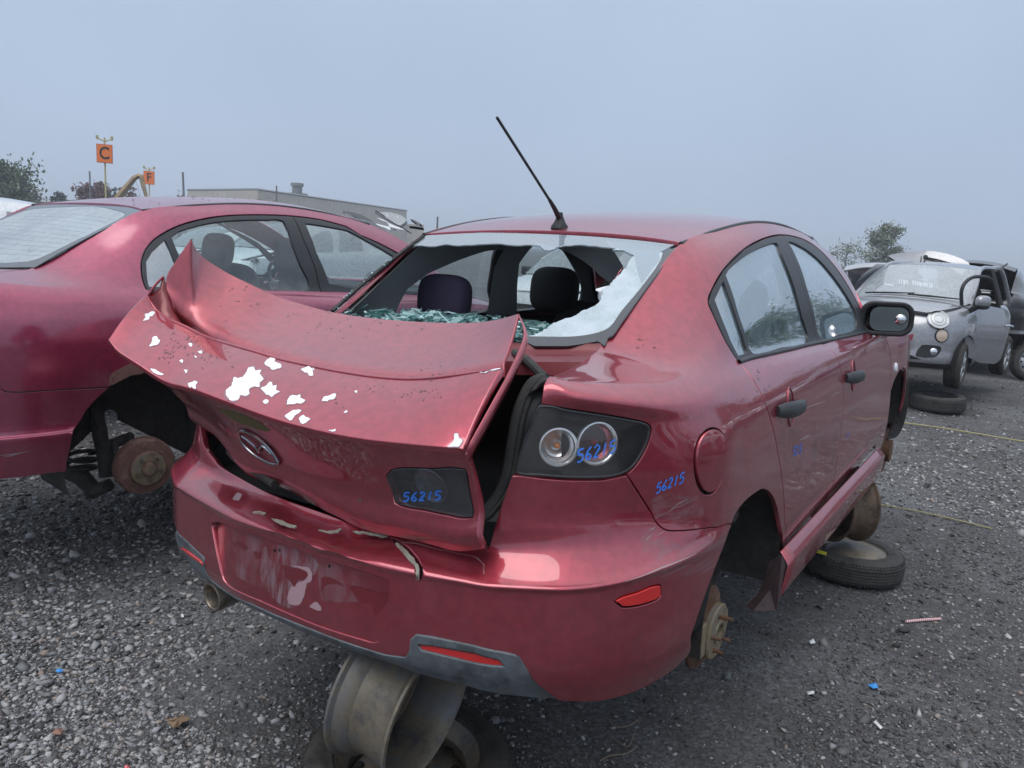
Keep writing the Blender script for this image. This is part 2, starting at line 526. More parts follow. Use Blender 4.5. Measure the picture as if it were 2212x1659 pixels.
M['frit'] = mat('frit_band', (.05, .052, .058), .12, 0, .6)
M['dullchrome'] = mat('dull_chrome', (.34, .35, .37), .22, 1.)
M['chrome'] = mat('chrome', (.75, .76, .78), .08, 1.)
M['primer'] = mat('white_primer', (.86, .88, .90), .6)
M['amber'] = mat('amber_bulb', (.80, .22, .02), .2, 0, .8)
M['redlens'] = mat('red_lens', (.62, .020, .020), .12, 0, 1.)
M['bulbred'] = mat('red_bulb', (.35, .012, .016), .15, 0, 1.)
M['blue_ink'] = mat('blue_marker', (.05, .22, .80), .5)
M['white_ink'] = mat('white_marker', (.60, .65, .68), .6)
M['purple'] = mat('purple_fabric', (.045, .035, .070), .95)
M['blackfab'] = mat('black_fabric', (.012, .012, .015), .95)
M['greyfab'] = mat('grey_fabric', (.16, .17, .18), .9)
M['greytrim'] = mat('grey_interior_trim', (.50, .51, .52), .7)
M['wood'] = mat('dry_twig', (.22, .17, .13), .9)
M['leaf_brown'] = mat('brown_leaf', (.23, .15, .09), .8)

M['rust'] = rusty('rusty_iron', (.20, .085, .042), (.13, .070, .045), (.26, .17, .11))
M['rimsteel'] = rusty('stained_rim', (.16, .165, .18), (.22, .185, .135), (.085, .085, .095), 5, .5, .4)
M['rimrust'] = rusty('rusted_rim', (.11, .07, .05), (.17, .12, .085), (.05, .04, .035), 7, .8, .2)
M['hubsteel'] = rusty('grey_hub_steel', (.22, .22, .21), (.30, .23, .14), (.13, .12, .11), 11, .7, .4)
M['pipe'] = rusty('exhaust_steel', (.33, .31, .28), (.22, .18, .14), (.42, .40, .37), 14, .35, .8)
M['dirtyblack'] = rusty('muddy_black', (.022, .021, .020), (.05, .045, .04), (.015, .015, .016), 8, .8, 0)
M['valance'] = rusty('grey_black_valance', (.075, .083, .095), (.12, .135, .15), (.05, .054, .062), 7, .42, 0)
M['silverwheel'] = mat('alloy_wheel', (.42, .43, .45), .35, .7)
M['lead'] = rusty('torn_plastic', (.36, .36, .31), (.30, .28, .23), (.22, .10, .09), 40, .7, 0)

def glass(name, tint=(.75, .82, .83), fog=.25, fogcol=(.62, .68, .72), gloss=.10, scale=5, clear=.55, streak=True, frough=.03):
    """thin auto glass: see-through, sky-bright on the surface, beaded with damp"""
    m_ = bpy.data.materials.new(name); m_.use_nodes = True; t_ = m_.node_tree; t_.nodes.clear()
    s = NT.__new__(NT); s.t = t_; s.b = None
    out = s.n('ShaderNodeOutputMaterial')
    tr = s.n('ShaderNodeBsdfTransparent'); tr.inputs[0].default_value = (*tint, 1)
    gl = s.n('ShaderNodeBsdfGlossy'); gl.inputs['Roughness'].default_value = frough; gl.inputs[0].default_value = (1, 1, 1, 1)
    fr = s.n('ShaderNodeLayerWeight'); fr.inputs[0].default_value = .5
    f1 = s.n('ShaderNodeMath', operation='ADD'); f1.use_clamp = True
    s.l(s.math('MULTIPLY', s.math('POWER', fr.outputs['Facing'], 4.0), .85), f1.inputs[0]); f1.inputs[1].default_value = gloss+.04
    m1 = s.n('ShaderNodeMixShader'); s.l(f1.outputs[0], m1.inputs[0]); s.l(tr.outputs[0], m1.inputs[1]); s.l(gl.outputs[0], m1.inputs[2])
    df = s.n('ShaderNodeBsdfDiffuse'); df.inputs[0].default_value = (*fogcol, 1)
    tl = s.n('ShaderNodeBsdfTranslucent'); tl.inputs[0].default_value = (*fogcol, 1)
    md = s.n('ShaderNodeMixShader'); md.inputs[0].default_value = .35; s.l(df.outputs[0], md.inputs[1]); s.l(tl.outputs[0], md.inputs[2])
    v = s.coord((1, 1, .22) if streak else (1, 1, 1))
    n = s.noise(v, scale*5, 5, .7); n2 = s.noise(s.coord(), scale, 3)
    f = s.math('MULTIPLY', s.val(s.math('ADD', s.math('MULTIPLY', n, .6), s.math('MULTIPLY', n2, .4)), .35, .62), fog)
    f = s.math('ADD', f, fog*.35)
    m2 = s.n('ShaderNodeMixShader'); s.l(f, m2.inputs[0]); s.l(m1.outputs[0], m2.inputs[1]); s.l(md.outputs[0], m2.inputs[2])
    s.l(m2.outputs[0], out.inputs[0])
    return m_
M['pane'] = glass('damp_window_glass', fog=.26, gloss=.38, scale=9, fogcol=(.48, .66, .76))
M['pane2'] = glass('clearer_window_glass', tint=(.80, .90, .90), fog=.12, gloss=.06, scale=14)
M['fogpane'] = glass('misted_rear_glass', fog=.70, gloss=.30, scale=3, streak=False)
M['lens'] = glass('clear_lamp_lens', tint=(.90, .90, .90), fog=.05, fogcol=(.5, .52, .55), gloss=.07, streak=False)
M['smokelens'] = glass('smoked_lamp_lens', tint=(.45, .46, .50), fog=.22, fogcol=(.24, .25, .28), gloss=.05, streak=False)
M['striplens'] = glass('sky_bright_glass', tint=(.55, .65, .72), fog=.50, fogcol=(.5, .6, .68), gloss=.35, streak=False)  # pale blue fog colour stands in for sky reflected in the strip
M['windscreen'] = glass('misted_windscreen', fog=.45, gloss=.12)
M['darkpane'] = glass('dim_car_window', tint=(.25, .28, .3), fog=.15, gloss=.22)
def crazed():
    m_ = mat('crazed_glass', (.62, .68, .72), .35, 0, .3); t = NT(m_); v = t.coord()
    w = t.n('ShaderNodeTexVoronoi', feature='DISTANCE_TO_EDGE'); w.inputs['Scale'].default_value = 140; t.l(v, w.inputs['Vector'])
    w2 = t.n('ShaderNodeTexVoronoi'); w2.inputs['Scale'].default_value = 140; t.l(v, w2.inputs['Vector'])
    c = t.mix(t.val(w.outputs['Distance'], 0, .08), (.24, .32, .35), (.46, .53, .56))
    c2 = t.mix(t.val(t.noise(v, 10, 3), .4, .7), c, (.55, .62, .67))
    t.l(c2, t.b.inputs['Base Color'])
    nm = t.n('ShaderNodeSeparateColor'); t.l(w2.outputs['Color'], nm.inputs[0])
    t.bump(nm.outputs[0], .5, .003)
    return m_
M['crazed'] = crazed()
M['shard'] = glass('green_glass_shard', tint=(.30, .62, .58), fog=.25, fogcol=(.45, .70, .70), gloss=.12, streak=False)
M['shardpale'] = mat('pale_glass_crumb', (.42, .62, .62), .15, 0, .8)

# ------------------------------------------------------------------ wrecked red sedan: the body surface
HALF = np.array([(0, 0), (.2, .008), (.35, .035), (.5, .075), (.62, .128), (.72, .202), (.80, .305), (.85, .425), (.88, .555),
                 (.892, .70), (.892, .90), (.89, 1.17), (.886, 1.45), (.882, 1.8), (.878, 2.2), (.875, 2.65), (.872, 3.1), (.878, 3.45),
                 (.885, 3.75), (.86, 4.05)])
T_ = np.gradient(HALF, axis=0); T_ /= np.linalg.norm(T_, axis=1)[:, None]
NRM = np.stack([T_[:, 1], -T_[:, 0]], 1)
NS = len(HALF)
#            s0    s1    s2    s3    s4    s5    s6    s7    s8    s9   side..
ZR = {0: [.345, .343, .335, .325, .315, .300, .285, .28, .285, .29] + [.20]*10,
      1: [.385, .385, .385, .388, .392, .385, .378, .374, .37, .37] + [.36]*10,
      2: [.49]*10 + [.50]*10,
      3: [.612, .607, .604, .603, .600, .597, .598, .602, .602, .60] + [.60]*10,
      4: [.630, .628, .626, .628, .650, .655, .652, .645, .635, .63] + [.66]*10,
      5: [.648, .646, .648, .665, .712, .712, .705, .690, .675, .67] + [.72]*10,
      6: [.66, .66, .665, .72, .84, .84, .835, .83, .83, .83] + [.83]*10,
      7: [.66, .66, .67, .78, .985, .975, .962, .945, .925, .918] + [.915]*7 + [.90, .86, .79]}
OFFR = {0: [.030]*10 + [.055]*10,
        1: [.0]*10 + [.012]*10,
        2: [.006]*10 + [.0]*10,
        3: [0.]*20,
        4: [.085, .08, .08, .078, .062, .058, .052, .040, .02, .008] + [.0]*10,
        5: [.112, .112, .112, .10, .074, .074, .071, .060, .034, .012] + [.003]*10,
        6: [.13, .13, .13, .12, .078, .077, .075, .064, .036, .018] + [.012]*10,
        7: [.16, .16, .16, .14, .080, .080, .078, .068, .050, .036] + [.030]*10}
UPPER = {4: [(.62, .235, 1.042), (.61, .26, 1.048), (.608, .264, 1.049), (.607, .268, 1.05), (.606, .272, 1.05), (.605, .276, 1.05)],
         5: [(.692, .262, 1.022), (.672, .30, 1.042), (.655, .303, 1.046), (.638, .306, 1.048), (.62, .309, 1.05), (.60, .312, 1.05)],
         6: [(.758, .362, 1.002), (.722, .392, 1.030), (.69, .395, 1.038), (.655, .398, 1.045), (.62, .40, 1.050), (.585, .402, 1.052)],
         7: [(.797, .468, .982), (.755, .49, 1.020), (.71, .494, 1.032), (.66, .497, 1.042), (.61, .50, 1.050), (.565, .503, 1.056)],
         8: [(.822, .585, .972), (.775, .60, 1.012), (.72, .60, 1.026), (.66, .60, 1.041), (.60, .60, 1.054), (.545, .60, 1.064)],
         9: [(.834, .71, .970), (.785, .72, 1.010), (.725, .71, 1.032), (.655, .70, 1.052), (.59, .69, 1.066), (.528, .68, 1.078)],
         10: [(.832, .89, .970), (.785, .89, 1.012), (.727, .895, 1.062), (.655, .90, 1.125), (.588, .91, 1.175), (.530, .92, 1.217)],
         11: [(.826, 1.17, .968), (.775, 1.17, 1.012), (.738, 1.17, 1.10), (.682, 1.17, 1.21), (.612, 1.17, 1.302), (.536, 1.171, 1.357)],
         12: [(.826, 1.45, .966), (.775, 1.45, 1.002), (.737, 1.45, 1.125), (.690, 1.45, 1.247), (.628, 1.45, 1.350), (.552, 1.45, 1.403)],
         13: [(.826, 1.8, .955), (.777, 1.8, .990), (.738, 1.8, 1.13), (.690, 1.8, 1.268), (.627, 1.8, 1.376), (.555, 1.8, 1.436)],
         14: [(.826, 2.2, .938), (.782, 2.2, .970), (.742, 2.2, 1.115), (.690, 2.2, 1.255), (.622, 2.2, 1.368), (.556, 2.2, 1.432)],
         15: [(.826, 2.65, .920), (.786, 2.65, .950), (.748, 2.65, 1.075), (.70, 2.65, 1.195), (.635, 2.65, 1.305), (.567, 2.65, 1.380)],
         16: [(.826, 3.1, .902), (.786, 3.1, .928), (.762, 3.1, .99), (.73, 3.1, 1.055), (.69, 3.1, 1.13), (.64, 3.1, 1.20)],
         17: [(.825, 3.45, .885), (.775, 3.45, .906), (.75, 3.45, .92), (.72, 3.45, .935), (.69, 3.45, .945), (.65, 3.45, .955)],
         18: [(.80, 3.75, .85), (.75, 3.75, .868), (.72, 3.75, .878), (.69, 3.75, .885), (.66, 3.75, .89), (.62, 3.75, .895)],
         19: [(.72, 4.05, .79), (.68, 4.05, .80), (.65, 4.05, .81), (.62, 4.05, .815), (.59, 4.05, .82), (.55, 4.05, .825)]}
def half_body():
    G = np.zeros((NS, 14, 3))
    for s_ in range(NS):
        for r in range(8):
            p = HALF[s_]-NRM[s_]*OFFR[r][s_]
            G[s_, r] = (p[0], p[1], ZR[r][s_])
        if s_ < 4:
            for r in range(8, 14): G[s_, r] = G[s_, 7]+(np.array([0, .02, .005])*(r-7))
        else: G[s_, 8:] = UPPER[s_]
    return G
def add_lip(G):
    # an extra row just over the bumper crease keeps that edge crisp
    L = np.zeros((NS, 1, 3))
    for s_ in range(NS):
        k = max(0., min(1., (9-s_)/2.5)); soft = (G[s_, 3]+G[s_, 4])/2
        p = HALF[s_]-NRM[s_]*.012; L[s_, 0] = np.array([p[0], p[1], G[s_, 3, 2]+.0065])*k+soft*(1-k)
    return np.concatenate([G[:, :4], L, G[:, 4:]], 1)
G14 = half_body()
for s_ in range(10): G14[s_, 2, 2] = [.590, .586, .584, .583, .580, .577, .578, .580, .575, .55][s_]; G14[s_, 2, :2] = (HALF[s_]-NRM[s_]*.001)
GR = add_lip(G14)
GL = GR[:0:-1]*[-1, 1, 1]
# the left corner of the bumper is pulled outwards
for i in range(len(GL)):
    s_ = NS-1-i
    if s_ <= 9:
        k = max(0, 1-abs(s_-6.0)/4.0)
        for r in range(8): GL[i, r] += np.array([-.028, -.035, .0])*k*(1 if r < 7 else .5)
BODY = Surf(np.concatenate([GL, GR]), CARF, 5, 5)
UC = BODY.ku[NS-1]
RIGHT = Surf(GR, CARF, 6, 6)          # the same surface, right half only: used for panels that are mirrored
car = empty('wrecked_sedan', CARF, 'dark red sedan with folded trunk lid and smashed rear window propped on old wheels', 'car')
ku, kv = RIGHT.ku, np.delete(RIGHT.kv, 4)
VM = kv[-1]
# ---- outlines read off the body
win_outer = R4([(1240, 630), (1180, 520), (1100, 400), (1000, 290), (900, 228), (775, 205), (680, 225), (560, 290), (440, 410), (368, 530), (345, 600), (380, 690), (450, 840), (512, 940)])
WOUT = RIGHT.pix(smooth_poly(win_outer, 4))
gapR = R5([(1675, 80), (1760, 190), (1820, 300), (1880, 480), (1920, 680), (1945, 850), (1956, 1000), (1960, 1292)])
arch = R5([(1952, 1292), (1940, 1160), (1922, 1050), (1898, 960), (1866, 903), (1820, 880), (1770, 905), (1710, 952), (1662, 1010), (1638, 1055), (1622, 1102)])
joint = R5([(1620, 1102), (1450, 1126), (1300, 1141), (1225, 1140), (1190, 1128), (1150, 1091), (1110, 1021), (1040, 911), (960, 786)])
lampR = R5([(960, 786), (1005, 742), (1060, 662), (1100, 572), (1114, 515), (1112, 490), (1080, 461), (1000, 441), (800, 406), (600, 376), (410, 345)])
GAPR, ARCH, JOINT, LAMPR = (RIGHT.pix(smooth_poly(p, 3)) for p in (gapR, arch, joint, lampR))
edge_top = np.array([(u, VM) for u in ku[4:17]])
fuel_c = RIGHT.hit(R5([(1503, 665)])[0])
def circle_uv(c, r, n=40, ry=None):
    Du, Dv, _ = RIGHT.frame_at(c); su, sv = np.linalg.norm(Du), np.linalg.norm(Dv)
    return np.array([(c[0]+r*math.cos(t)/su, c[1]+(ry or r)*math.sin(t)/sv) for t in np.linspace(0, 2*math.pi, n, endpoint=False)])
FUEL = circle_uv(fuel_c, .083)
side_outline = np.concatenate([LAMPR[-1:], [(ku[4], kv[8])], edge_top, [(ku[16], kv[12]+.02)], WOUT, GAPR, ARCH[1:-1], JOINT[:-1], LAMPR[:-1]])
quarter = panel('quarter_panel', RIGHT, side_outline, M['red'], car, holes=[FUEL], res=.018)
panel('quarter_panel', RIGHT, side_outline, M['red'], car, res=.025, mirror=True)
fd = panel('fuel_door', RIGHT, FUEL, M['red'], car, gap=.005, off=.005, res=.012, rnd=.003)
ribbon('fuel_door_gap', RIGHT, circle_uv(fuel_c, .0845), .004, M['dark'], fd, off=-.004, closed=True)  # black ring painting in the shade of the gap round the flap

split = R4([(786, 208), (840, 330), (905, 510), (960, 690), (1000, 842)])
SPLIT = RIGHT.pix(split)
gapB = R4([(1000, 842), (1050, 870), (1090, 905), (1128, 1000), (1145, 1150), (1140, 1280), (1120, 1450), (1086, 1659)])
GAPB = RIGHT.pix(smooth_poly(gapB, 3))
beltR = R4([(512, 940), (525, 958), (690, 912), (850, 877), (1000, 842)])
BELTR = RIGHT.pix(beltR)
beltF = R4([(1000, 842), (1100, 820), (1200, 798), (1290, 778)])
BELTF = RIGHT.pix(beltF)
def yz(y, v):  # uv from a station position along the side
    ys = HALF[10:, 1]; return (np.interp(y, ys, ku[10:]), v)
sill_v = kv[0]+(kv[1]-kv[0])*.45
bottomR = np.array([yz(2.17, sill_v), yz(1.9, sill_v), yz(1.6, sill_v)])
rear_door_o = np.concatenate([BELTR[1:], GAPB[1:], [yz(2.19, kv[1])], bottomR, [yz(1.44, sill_v)], GAPR[:0:-1]])
gapF = R4([(1392, 812), (1412, 870), (1425, 950), (1424, 1100), (1412, 1250), (1385, 1400), (1360, 1480)])
GAPF = RIGHT.pix(smooth_poly(gapF, 3))
front_door_o = np.concatenate([BELTF[1:], [GAPF[0]], GAPF[1:], [yz(3.30, sill_v), yz(3.0, sill_v), yz(2.6, sill_v), yz(2.2, sill_v), yz(2.2, kv[1])], GAPB[:0:-1]])
def door_cut(uvs): return np.array(uvs)
rd = panel('rear_door', RIGHT, rear_door_o, M['red'], car, res=.018)
panel('rear_door', RIGHT, rear_door_o, M['red'], car, res=.03, mirror=True)
fdoor = panel('front_door', RIGHT, front_door_o, M['red'], car, res=.02)
panel('front_door', RIGHT, front_door_o, M['red'], car, res=.03, mirror=True)
# front fender with its wheel arch
aF = [(3.60+.35*math.cos(t), .33+.35*math.sin(t)) for t in np.linspace(math.pi, math.pi*.02, 14)]
fender_o = np.concatenate([[GAPF[0]], [(ku[16]+.02, VM)], [(ku[17], VM), (ku[18], VM), (ku[19]-.02, VM), (ku[19]-.02, kv[2])],
                           RIGHT.xyz([(.88, y, z) for y, z in aF[::-1]]), [yz(3.28, kv[1])], GAPF[:0:-1]])
fen = panel('front_fender', RIGHT, fender_o, M['red'], car, res=.022)
panel('front_fender', RIGHT, fender_o, M['red'], car, res=.04, mirror=True)

# ---- window frames and panes
paneR = RIGHT.pix(smooth_poly(R4([(452, 445), (520, 368), (600, 312), (700, 266), (752, 256), (775, 310), (850, 500), (900, 690), (934, 838), (780, 868), (612, 905), (560, 770), (500, 590)]), 3, True))
paneQ = RIGHT.pix(R4([(386, 590), (436, 482), (470, 575), (530, 750), (582, 905), (525, 917), (480, 830), (425, 690)]))
paneF = RIGHT.pix(smooth_poly(R4([(820, 248), (900, 277), (1000, 352), (1100, 470), (1180, 590), (1215, 665), (1222, 760), (1120, 792), (1018, 818), (970, 650), (900, 430)]), 3, True))
frameR_o = np.concatenate([SPLIT[:1], RIGHT.pix(R4([(775, 207), (680, 227), (560, 292), (440, 412), (370, 530), (349, 600), (384, 690), (454, 840), (516, 935)])), BELTR[1:-1], SPLIT[::-1][:-1]])
frameF_o = np.concatenate([SPLIT, BELTF[1:], RIGHT.pix(R4([(1292, 740), (1268, 690), (1238, 632), (1180, 522), (1100, 402), (1000, 292), (900, 230), (800, 207)]))])
for mir in (False, True):
    fr = panel('window_frame', RIGHT, frameR_o, M['trim'], car, holes=[paneR, paneQ], off=-.001, gap=.001, res=.022, mirror=mir)
    panel('window_pane', RIGHT, paneR, M['pane'] if not mir else M['pane2'], fr, off=-.008, skirt=0, gap=-.004, res=.03, mirror=mir)
    panel('quarter_glass', RIGHT, paneQ, M['pane'] if not mir else M['pane2'], fr, off=-.008, skirt=0, gap=-.004, res=.03, mirror=mir)
    fr2 = panel('window_frame', RIGHT, frameF_o, M['trim'], car, holes=[paneF], off=-.001, gap=.001, res=.022, mirror=mir)
    panel('window_pane', RIGHT, paneF, M['pane'] if not mir else M['pane2'], fr2, off=-.008, skirt=0, gap=-.004, res=.03, mirror=mir)
    ribbon('belt_strip', RIGHT, np.concatenate([BELTR[1:], BELTF[1:]]), .016, M['trim'], fr, off=.001, height=.006, mirror=mir)
    # inside trim: C-pillar lining, B-pillar lining
    cp = np.concatenate([np.array([(u, VM) for u in ku[8:15]]), RIGHT.xyz([(.68, 2.1, 1.315), (.70, 1.94, 1.312), (.70, 1.74, 1.30), (.71, 1.55, 1.255), (.725, 1.36, 1.20), (.735, 1.26, 1.135), (.75, 1.235, 1.06), (.775, 1.22, 1.0)]), [(ku[9], kv[9])]])
    panel('pillar_lining', RIGHT, cp, M['greytrim'], car, off=-.03, back=True, skirt=-.02, res=.04, mirror=mir)
    al = np.concatenate([[(u, VM) for u in ku[13:17]], RIGHT.xyz([(.735, 3.10, 1.09), (.71, 2.9, 1.15), (.68, 2.6, 1.25), (.655, 2.3, 1.31), (.64, 1.9, 1.345)])])
    panel('pillar_lining', RIGHT, al, M['greytrim'], car, off=-.03, back=True, skirt=-.02, res=.05, mirror=mir)
    bp = RIGHT.pix(R4([(745, 240), (840, 240), (905, 440), (975, 650), (1030, 830), (920, 850), (880, 680), (830, 490)]))
    panel('pillar_lining', RIGHT, bp, M['greytrim'], car, off=-.05, back=True, skirt=-.03, res=.04, mirror=mir)
    # dark inner shell behind the panel gaps
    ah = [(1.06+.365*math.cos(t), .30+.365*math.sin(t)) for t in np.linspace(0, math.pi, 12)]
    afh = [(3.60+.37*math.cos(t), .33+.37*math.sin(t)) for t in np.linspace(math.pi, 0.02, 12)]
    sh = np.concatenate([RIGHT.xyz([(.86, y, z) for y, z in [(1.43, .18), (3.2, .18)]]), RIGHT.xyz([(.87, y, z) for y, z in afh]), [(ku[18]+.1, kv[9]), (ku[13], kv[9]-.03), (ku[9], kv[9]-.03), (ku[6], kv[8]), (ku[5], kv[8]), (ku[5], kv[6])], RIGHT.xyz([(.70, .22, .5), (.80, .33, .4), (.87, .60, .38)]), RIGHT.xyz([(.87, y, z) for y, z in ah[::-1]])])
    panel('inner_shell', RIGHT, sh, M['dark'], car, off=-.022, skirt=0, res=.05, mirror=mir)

# ---- roof
ys = [11, 12, 13, 14, 15]
RE = np.array([UPPER[k][5] for k in ys])
cz = [1.382, 1.428, 1.462, 1.474, 1.430]
cy_ = [1.25, 1.49, 1.82, 2.2, 2.68]
rows = []
for k in range(5):
    xe, ye, ze = RE[k]
    r_ = []
    for f in (-1, -.8, -.55, -.28, 0, .28, .55, .8, 1):
        w = 1-abs(f)**2.4
        r_.append((xe*f, ye+(cy_[k]-ye)*w, ze+(cz[k]-ze)*w))
    rows.append(r_)
rows = np.array(rows)                    # y stations x across
ROOF = Surf(np.transpose(rows, (1, 0, 2)), CARF, 6, 6)
panel('headliner', ROOF, [(ROOF.ku[0], ROOF.kv[0]), (ROOF.ku[-1], ROOF.kv[0]), (ROOF.ku[-1], ROOF.kv[-1]), (ROOF.ku[0], ROOF.kv[-1])], M['greytrim'], car, gap=.01, off=-.028, back=True, skirt=0, res=.06)
rf = panel('roof', ROOF, [(ROOF.ku[0], ROOF.kv[0]), (ROOF.ku[-1], ROOF.kv[0]), (ROOF.ku[-1], ROOF.kv[-1]), (ROOF.ku[0], ROOF.kv[-1])], M['red'], car, gap=.004, res=.03)
for s_ in (-1, 1):
    mb = MB()
    L = smooth_poly(RE, 6)*[s_, 1, 1]
    mb.tube(L+[0, 0, -.004], .0075, 8)
    mb.build('roof_moulding', M['trim'], rf)
# ribs pressed in the roof
# ---- antenna
an = MB()
b0 = ROOF.ev([ROOF.near((0.0, 1.31, 1.40))])[0]
tip = CARF.at((1073, 253), 'y', .955)
mid = CARF.at((1187, 432), 'y', 1.215)
ax_ = (tip-mid)/np.linalg.norm(tip-mid)
anb = MB(); anb.lathe([(.033, -.004), (.031, .006), (.022, .018), (.012, .040), (.009, .055), (0, .056)], b0, (0, .02, 1), 20)
ab = anb.build('antenna_base', M['black'], car)
L = smooth_poly([b0+[0, 0, .03], (b0+[0, 0, .03])*.5+mid*.5+[0, -.004, .006], mid], 6)
am = MB(); am.tube(L, np.linspace(.011, .0065, len(L)), 10)
ncoil = 46
pts = [mid+(tip-mid)*t for t in np.linspace(0, 1, ncoil*4)]
rr = [.0042+.0016*(.5+.5*math.cos(k*math.pi/2)) for k in range(ncoil*4)]
am.tube(pts, rr, 8)
am.build('antenna_mast', M['black'], ab)

# ---- rear window
def wrow(f, bul):
    out = []
    for g in (-1, -.6, -.3, 0, .3, .6, 1):
        t = np.array((g*.538, 1.172+.082*(1-abs(g)**2.2), 1.357+.022*(1-abs(g)**2.4)))
        b = np.array((g*.545, .672-.085*(1-abs(g)**2.2), 1.082-.026*(1-abs(g)**2)))
        out.append(t*(1-f)+b*f+np.array([0, -.4, .9])*bul*(1-.5*abs(g)))
    return out
RW = Surf(np.transpose(np.array([wrow(1, 0), wrow(.66, .014), wrow(.33, .014), wrow(0, 0)]), (1, 0, 2)), CARF, 6, 6)
gl_out = R3([(1000, 146), (1400, 168), (1700, 188), (1985, 219), (2008, 245), (1955, 315), (1850, 453), (1760, 570), (1690, 640), (1612, 712), (1540, 732), (1440, 739), (1320, 729), (1232, 716)])
GO = RW.pix(smooth_poly(gl_out, 3))
frit_in = R3([(1240, 662), (1330, 664), (1450, 664), (1560, 650), (1640, 620), (1700, 540), (1800, 420), (1893, 290), (1906, 250), (1880, 238), (1700, 222), (1400, 196), (1000, 176)])
FI = RW.pix(smooth_poly(frit_in, 3))
FRIT_V = RW.kv
top_left = np.array([(RW.ku[0]+.015, RW.kv[-1]-.006), (RW.ku[1], RW.kv[-1]-.004)])
frb = panel('rear_window', RW, np.concatenate([GO[4*3-3:], FI[:-1][:len(FI)-12], GO[9:10]]), M['frit'], car, off=-.004, skirt=.004, gap=.0, res=.02)
# crazed glass still stuck inside the frit
cz_in = R3([(1232, 664), (1290, 650), (1330, 622), (1368, 597), (1420, 578), (1470, 562), (1500, 540), (1560, 516), (1595, 486), (1604, 455), (1612, 430), (1635, 420), (1650, 398), (1672, 378), (1702, 342), (1730, 312), (1742, 290), (1762, 264), (1735, 252), (1700, 236), (1650, 236)])
jit = lambda P, a: [(x+random.uniform(-a, a), y+random.uniform(-a, a)) for x, y in P]
CI = RW.pix(jit(smooth_poly(cz_in, 4), 1.6))
FIc = RW.pix(smooth_poly(frit_in[:9], 3))
panel('crazed_glass', RW, np.concatenate([FIc, CI[::-1]]), M['crazed'], frb, off=-.005, skirt=.005, gap=0, res=.015)
# bright strip of glass along the roof edge
strip_lo = R3([(1762, 264), (1735, 252), (1700, 236), (1640, 228), (1540, 216), (1480, 214), (1400, 220), (1360, 236), (1330, 240), (1308, 228), (1300, 218), (1200, 216), (1100, 209), (1000, 211), (900, 216), (840, 213), (760, 222), (700, 216), (640, 226), (580, 241)])
SL = RW.pix(jit(smooth_poly(strip_lo, 3), 1.0))
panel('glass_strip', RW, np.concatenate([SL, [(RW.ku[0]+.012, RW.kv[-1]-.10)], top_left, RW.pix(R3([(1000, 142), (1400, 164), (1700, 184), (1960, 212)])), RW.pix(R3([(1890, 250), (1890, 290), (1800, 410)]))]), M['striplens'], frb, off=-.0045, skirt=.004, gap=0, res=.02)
# black bead of sealant left in the empty frame on the far side
mb = MB()
seal = RW.ev(np.array([(RW.ku[0]+.012, v) for v in np.linspace(RW.kv[0]+.02, RW.kv[-1]-.02, 60)]))
mb.tube(seal+RNG.normal(0, .0008, seal.shape)-[0, 0, .003], .008, 6)
bead = mb.build('sealant_bead', M['black'], frb)
mb = MB()
for i in range(16):
    p = seal[RNG.integers(0, 40)]+RNG.normal(0, .004, 3)+[.008, 0, .008]
    mb.box(p, RNG.uniform(.0025, .0055, 3), rot(*RNG.uniform(-1, 1, 3)))
ob = mb.build('glass_crumbs', M['shardpale'], frb, smooth=False); ob['kind'] = 'stuff'

# parcel shelf, broken glass on it
mb = MB()
mb.add([(-.62, .66, 1.035), (.62, .70, 1.035), (.66, 1.25, 1.03), (-.66, 1.25, 1.03), (-.62, .66, 1.0), (.62, .70, 1.0), (.66, 1.25, 1.0), (-.66, 1.25, 1.0)],
       [(0, 1, 2, 3), (0, 4, 5, 1), (2, 6, 7, 3), (1, 5, 6, 2), (0, 3, 7, 4)])
shelf = mb.build('parcel_shelf', M['black'], car, smooth=False)
def shard_mesh(n, mb, mixs):
    for i in range(n):
        x = RNG.uniform(-.56, .50); y = RNG.uniform(.66 if x < .15 else .74, 1.12)
        s_ = RNG.uniform(.007, .036)*RNG.uniform(.6, 1.3); k = RNG.integers(3, 6)
        a0 = RNG.uniform(0, 6.28); A = np.stack(rot(a0, RNG.normal(0, .22), RNG.normal(0, .22)), 1)
        z = 1.042+RNG.random()*.045*(1-abs(y-.8)*1.2)
        t = np.sort(RNG.uniform(0, 6.28, k))
        P = np.stack([np.cos(t)*s_, np.sin(t)*s_*RNG.uniform(.4, 1), np.zeros(k)], 1)
        Vt = np.concatenate([P+[0, 0, .0022], P-[0, 0, .0022]]) @ np.stack([A[:, 0], A[:, 2], A[:, 1]], 1).T[[0, 1, 2]] if False else np.concatenate([P+[0, 0, .0022], P-[0, 0, .0022]])
        R_ = np.array(Matrix.Rotation(RNG.normal(0, .25), 3, 'X') @ Matrix.Rotation(RNG.normal(0, .25), 3, 'Y') @ Matrix.Rotation(a0, 3, 'Z'))
        Vt = Vt @ R_.T+[x, y, z]
        mb.add(Vt, [tuple(range(k)), tuple(range(2*k-1, k-1, -1))]+[(q, k+q, k+(q+1) % k, (q+1) % k) for q in range(k)])
mb = MB(); shard_mesh(950, mb, None); ob = mb.build('broken_glass', M['shard'], shelf, smooth=False); ob['kind'] = 'stuff'
mb = MB(); shard_mesh(330, mb, None); ob = mb.build('broken_glass', M['shardpale'], shelf, smooth=False); ob['kind'] = 'stuff'

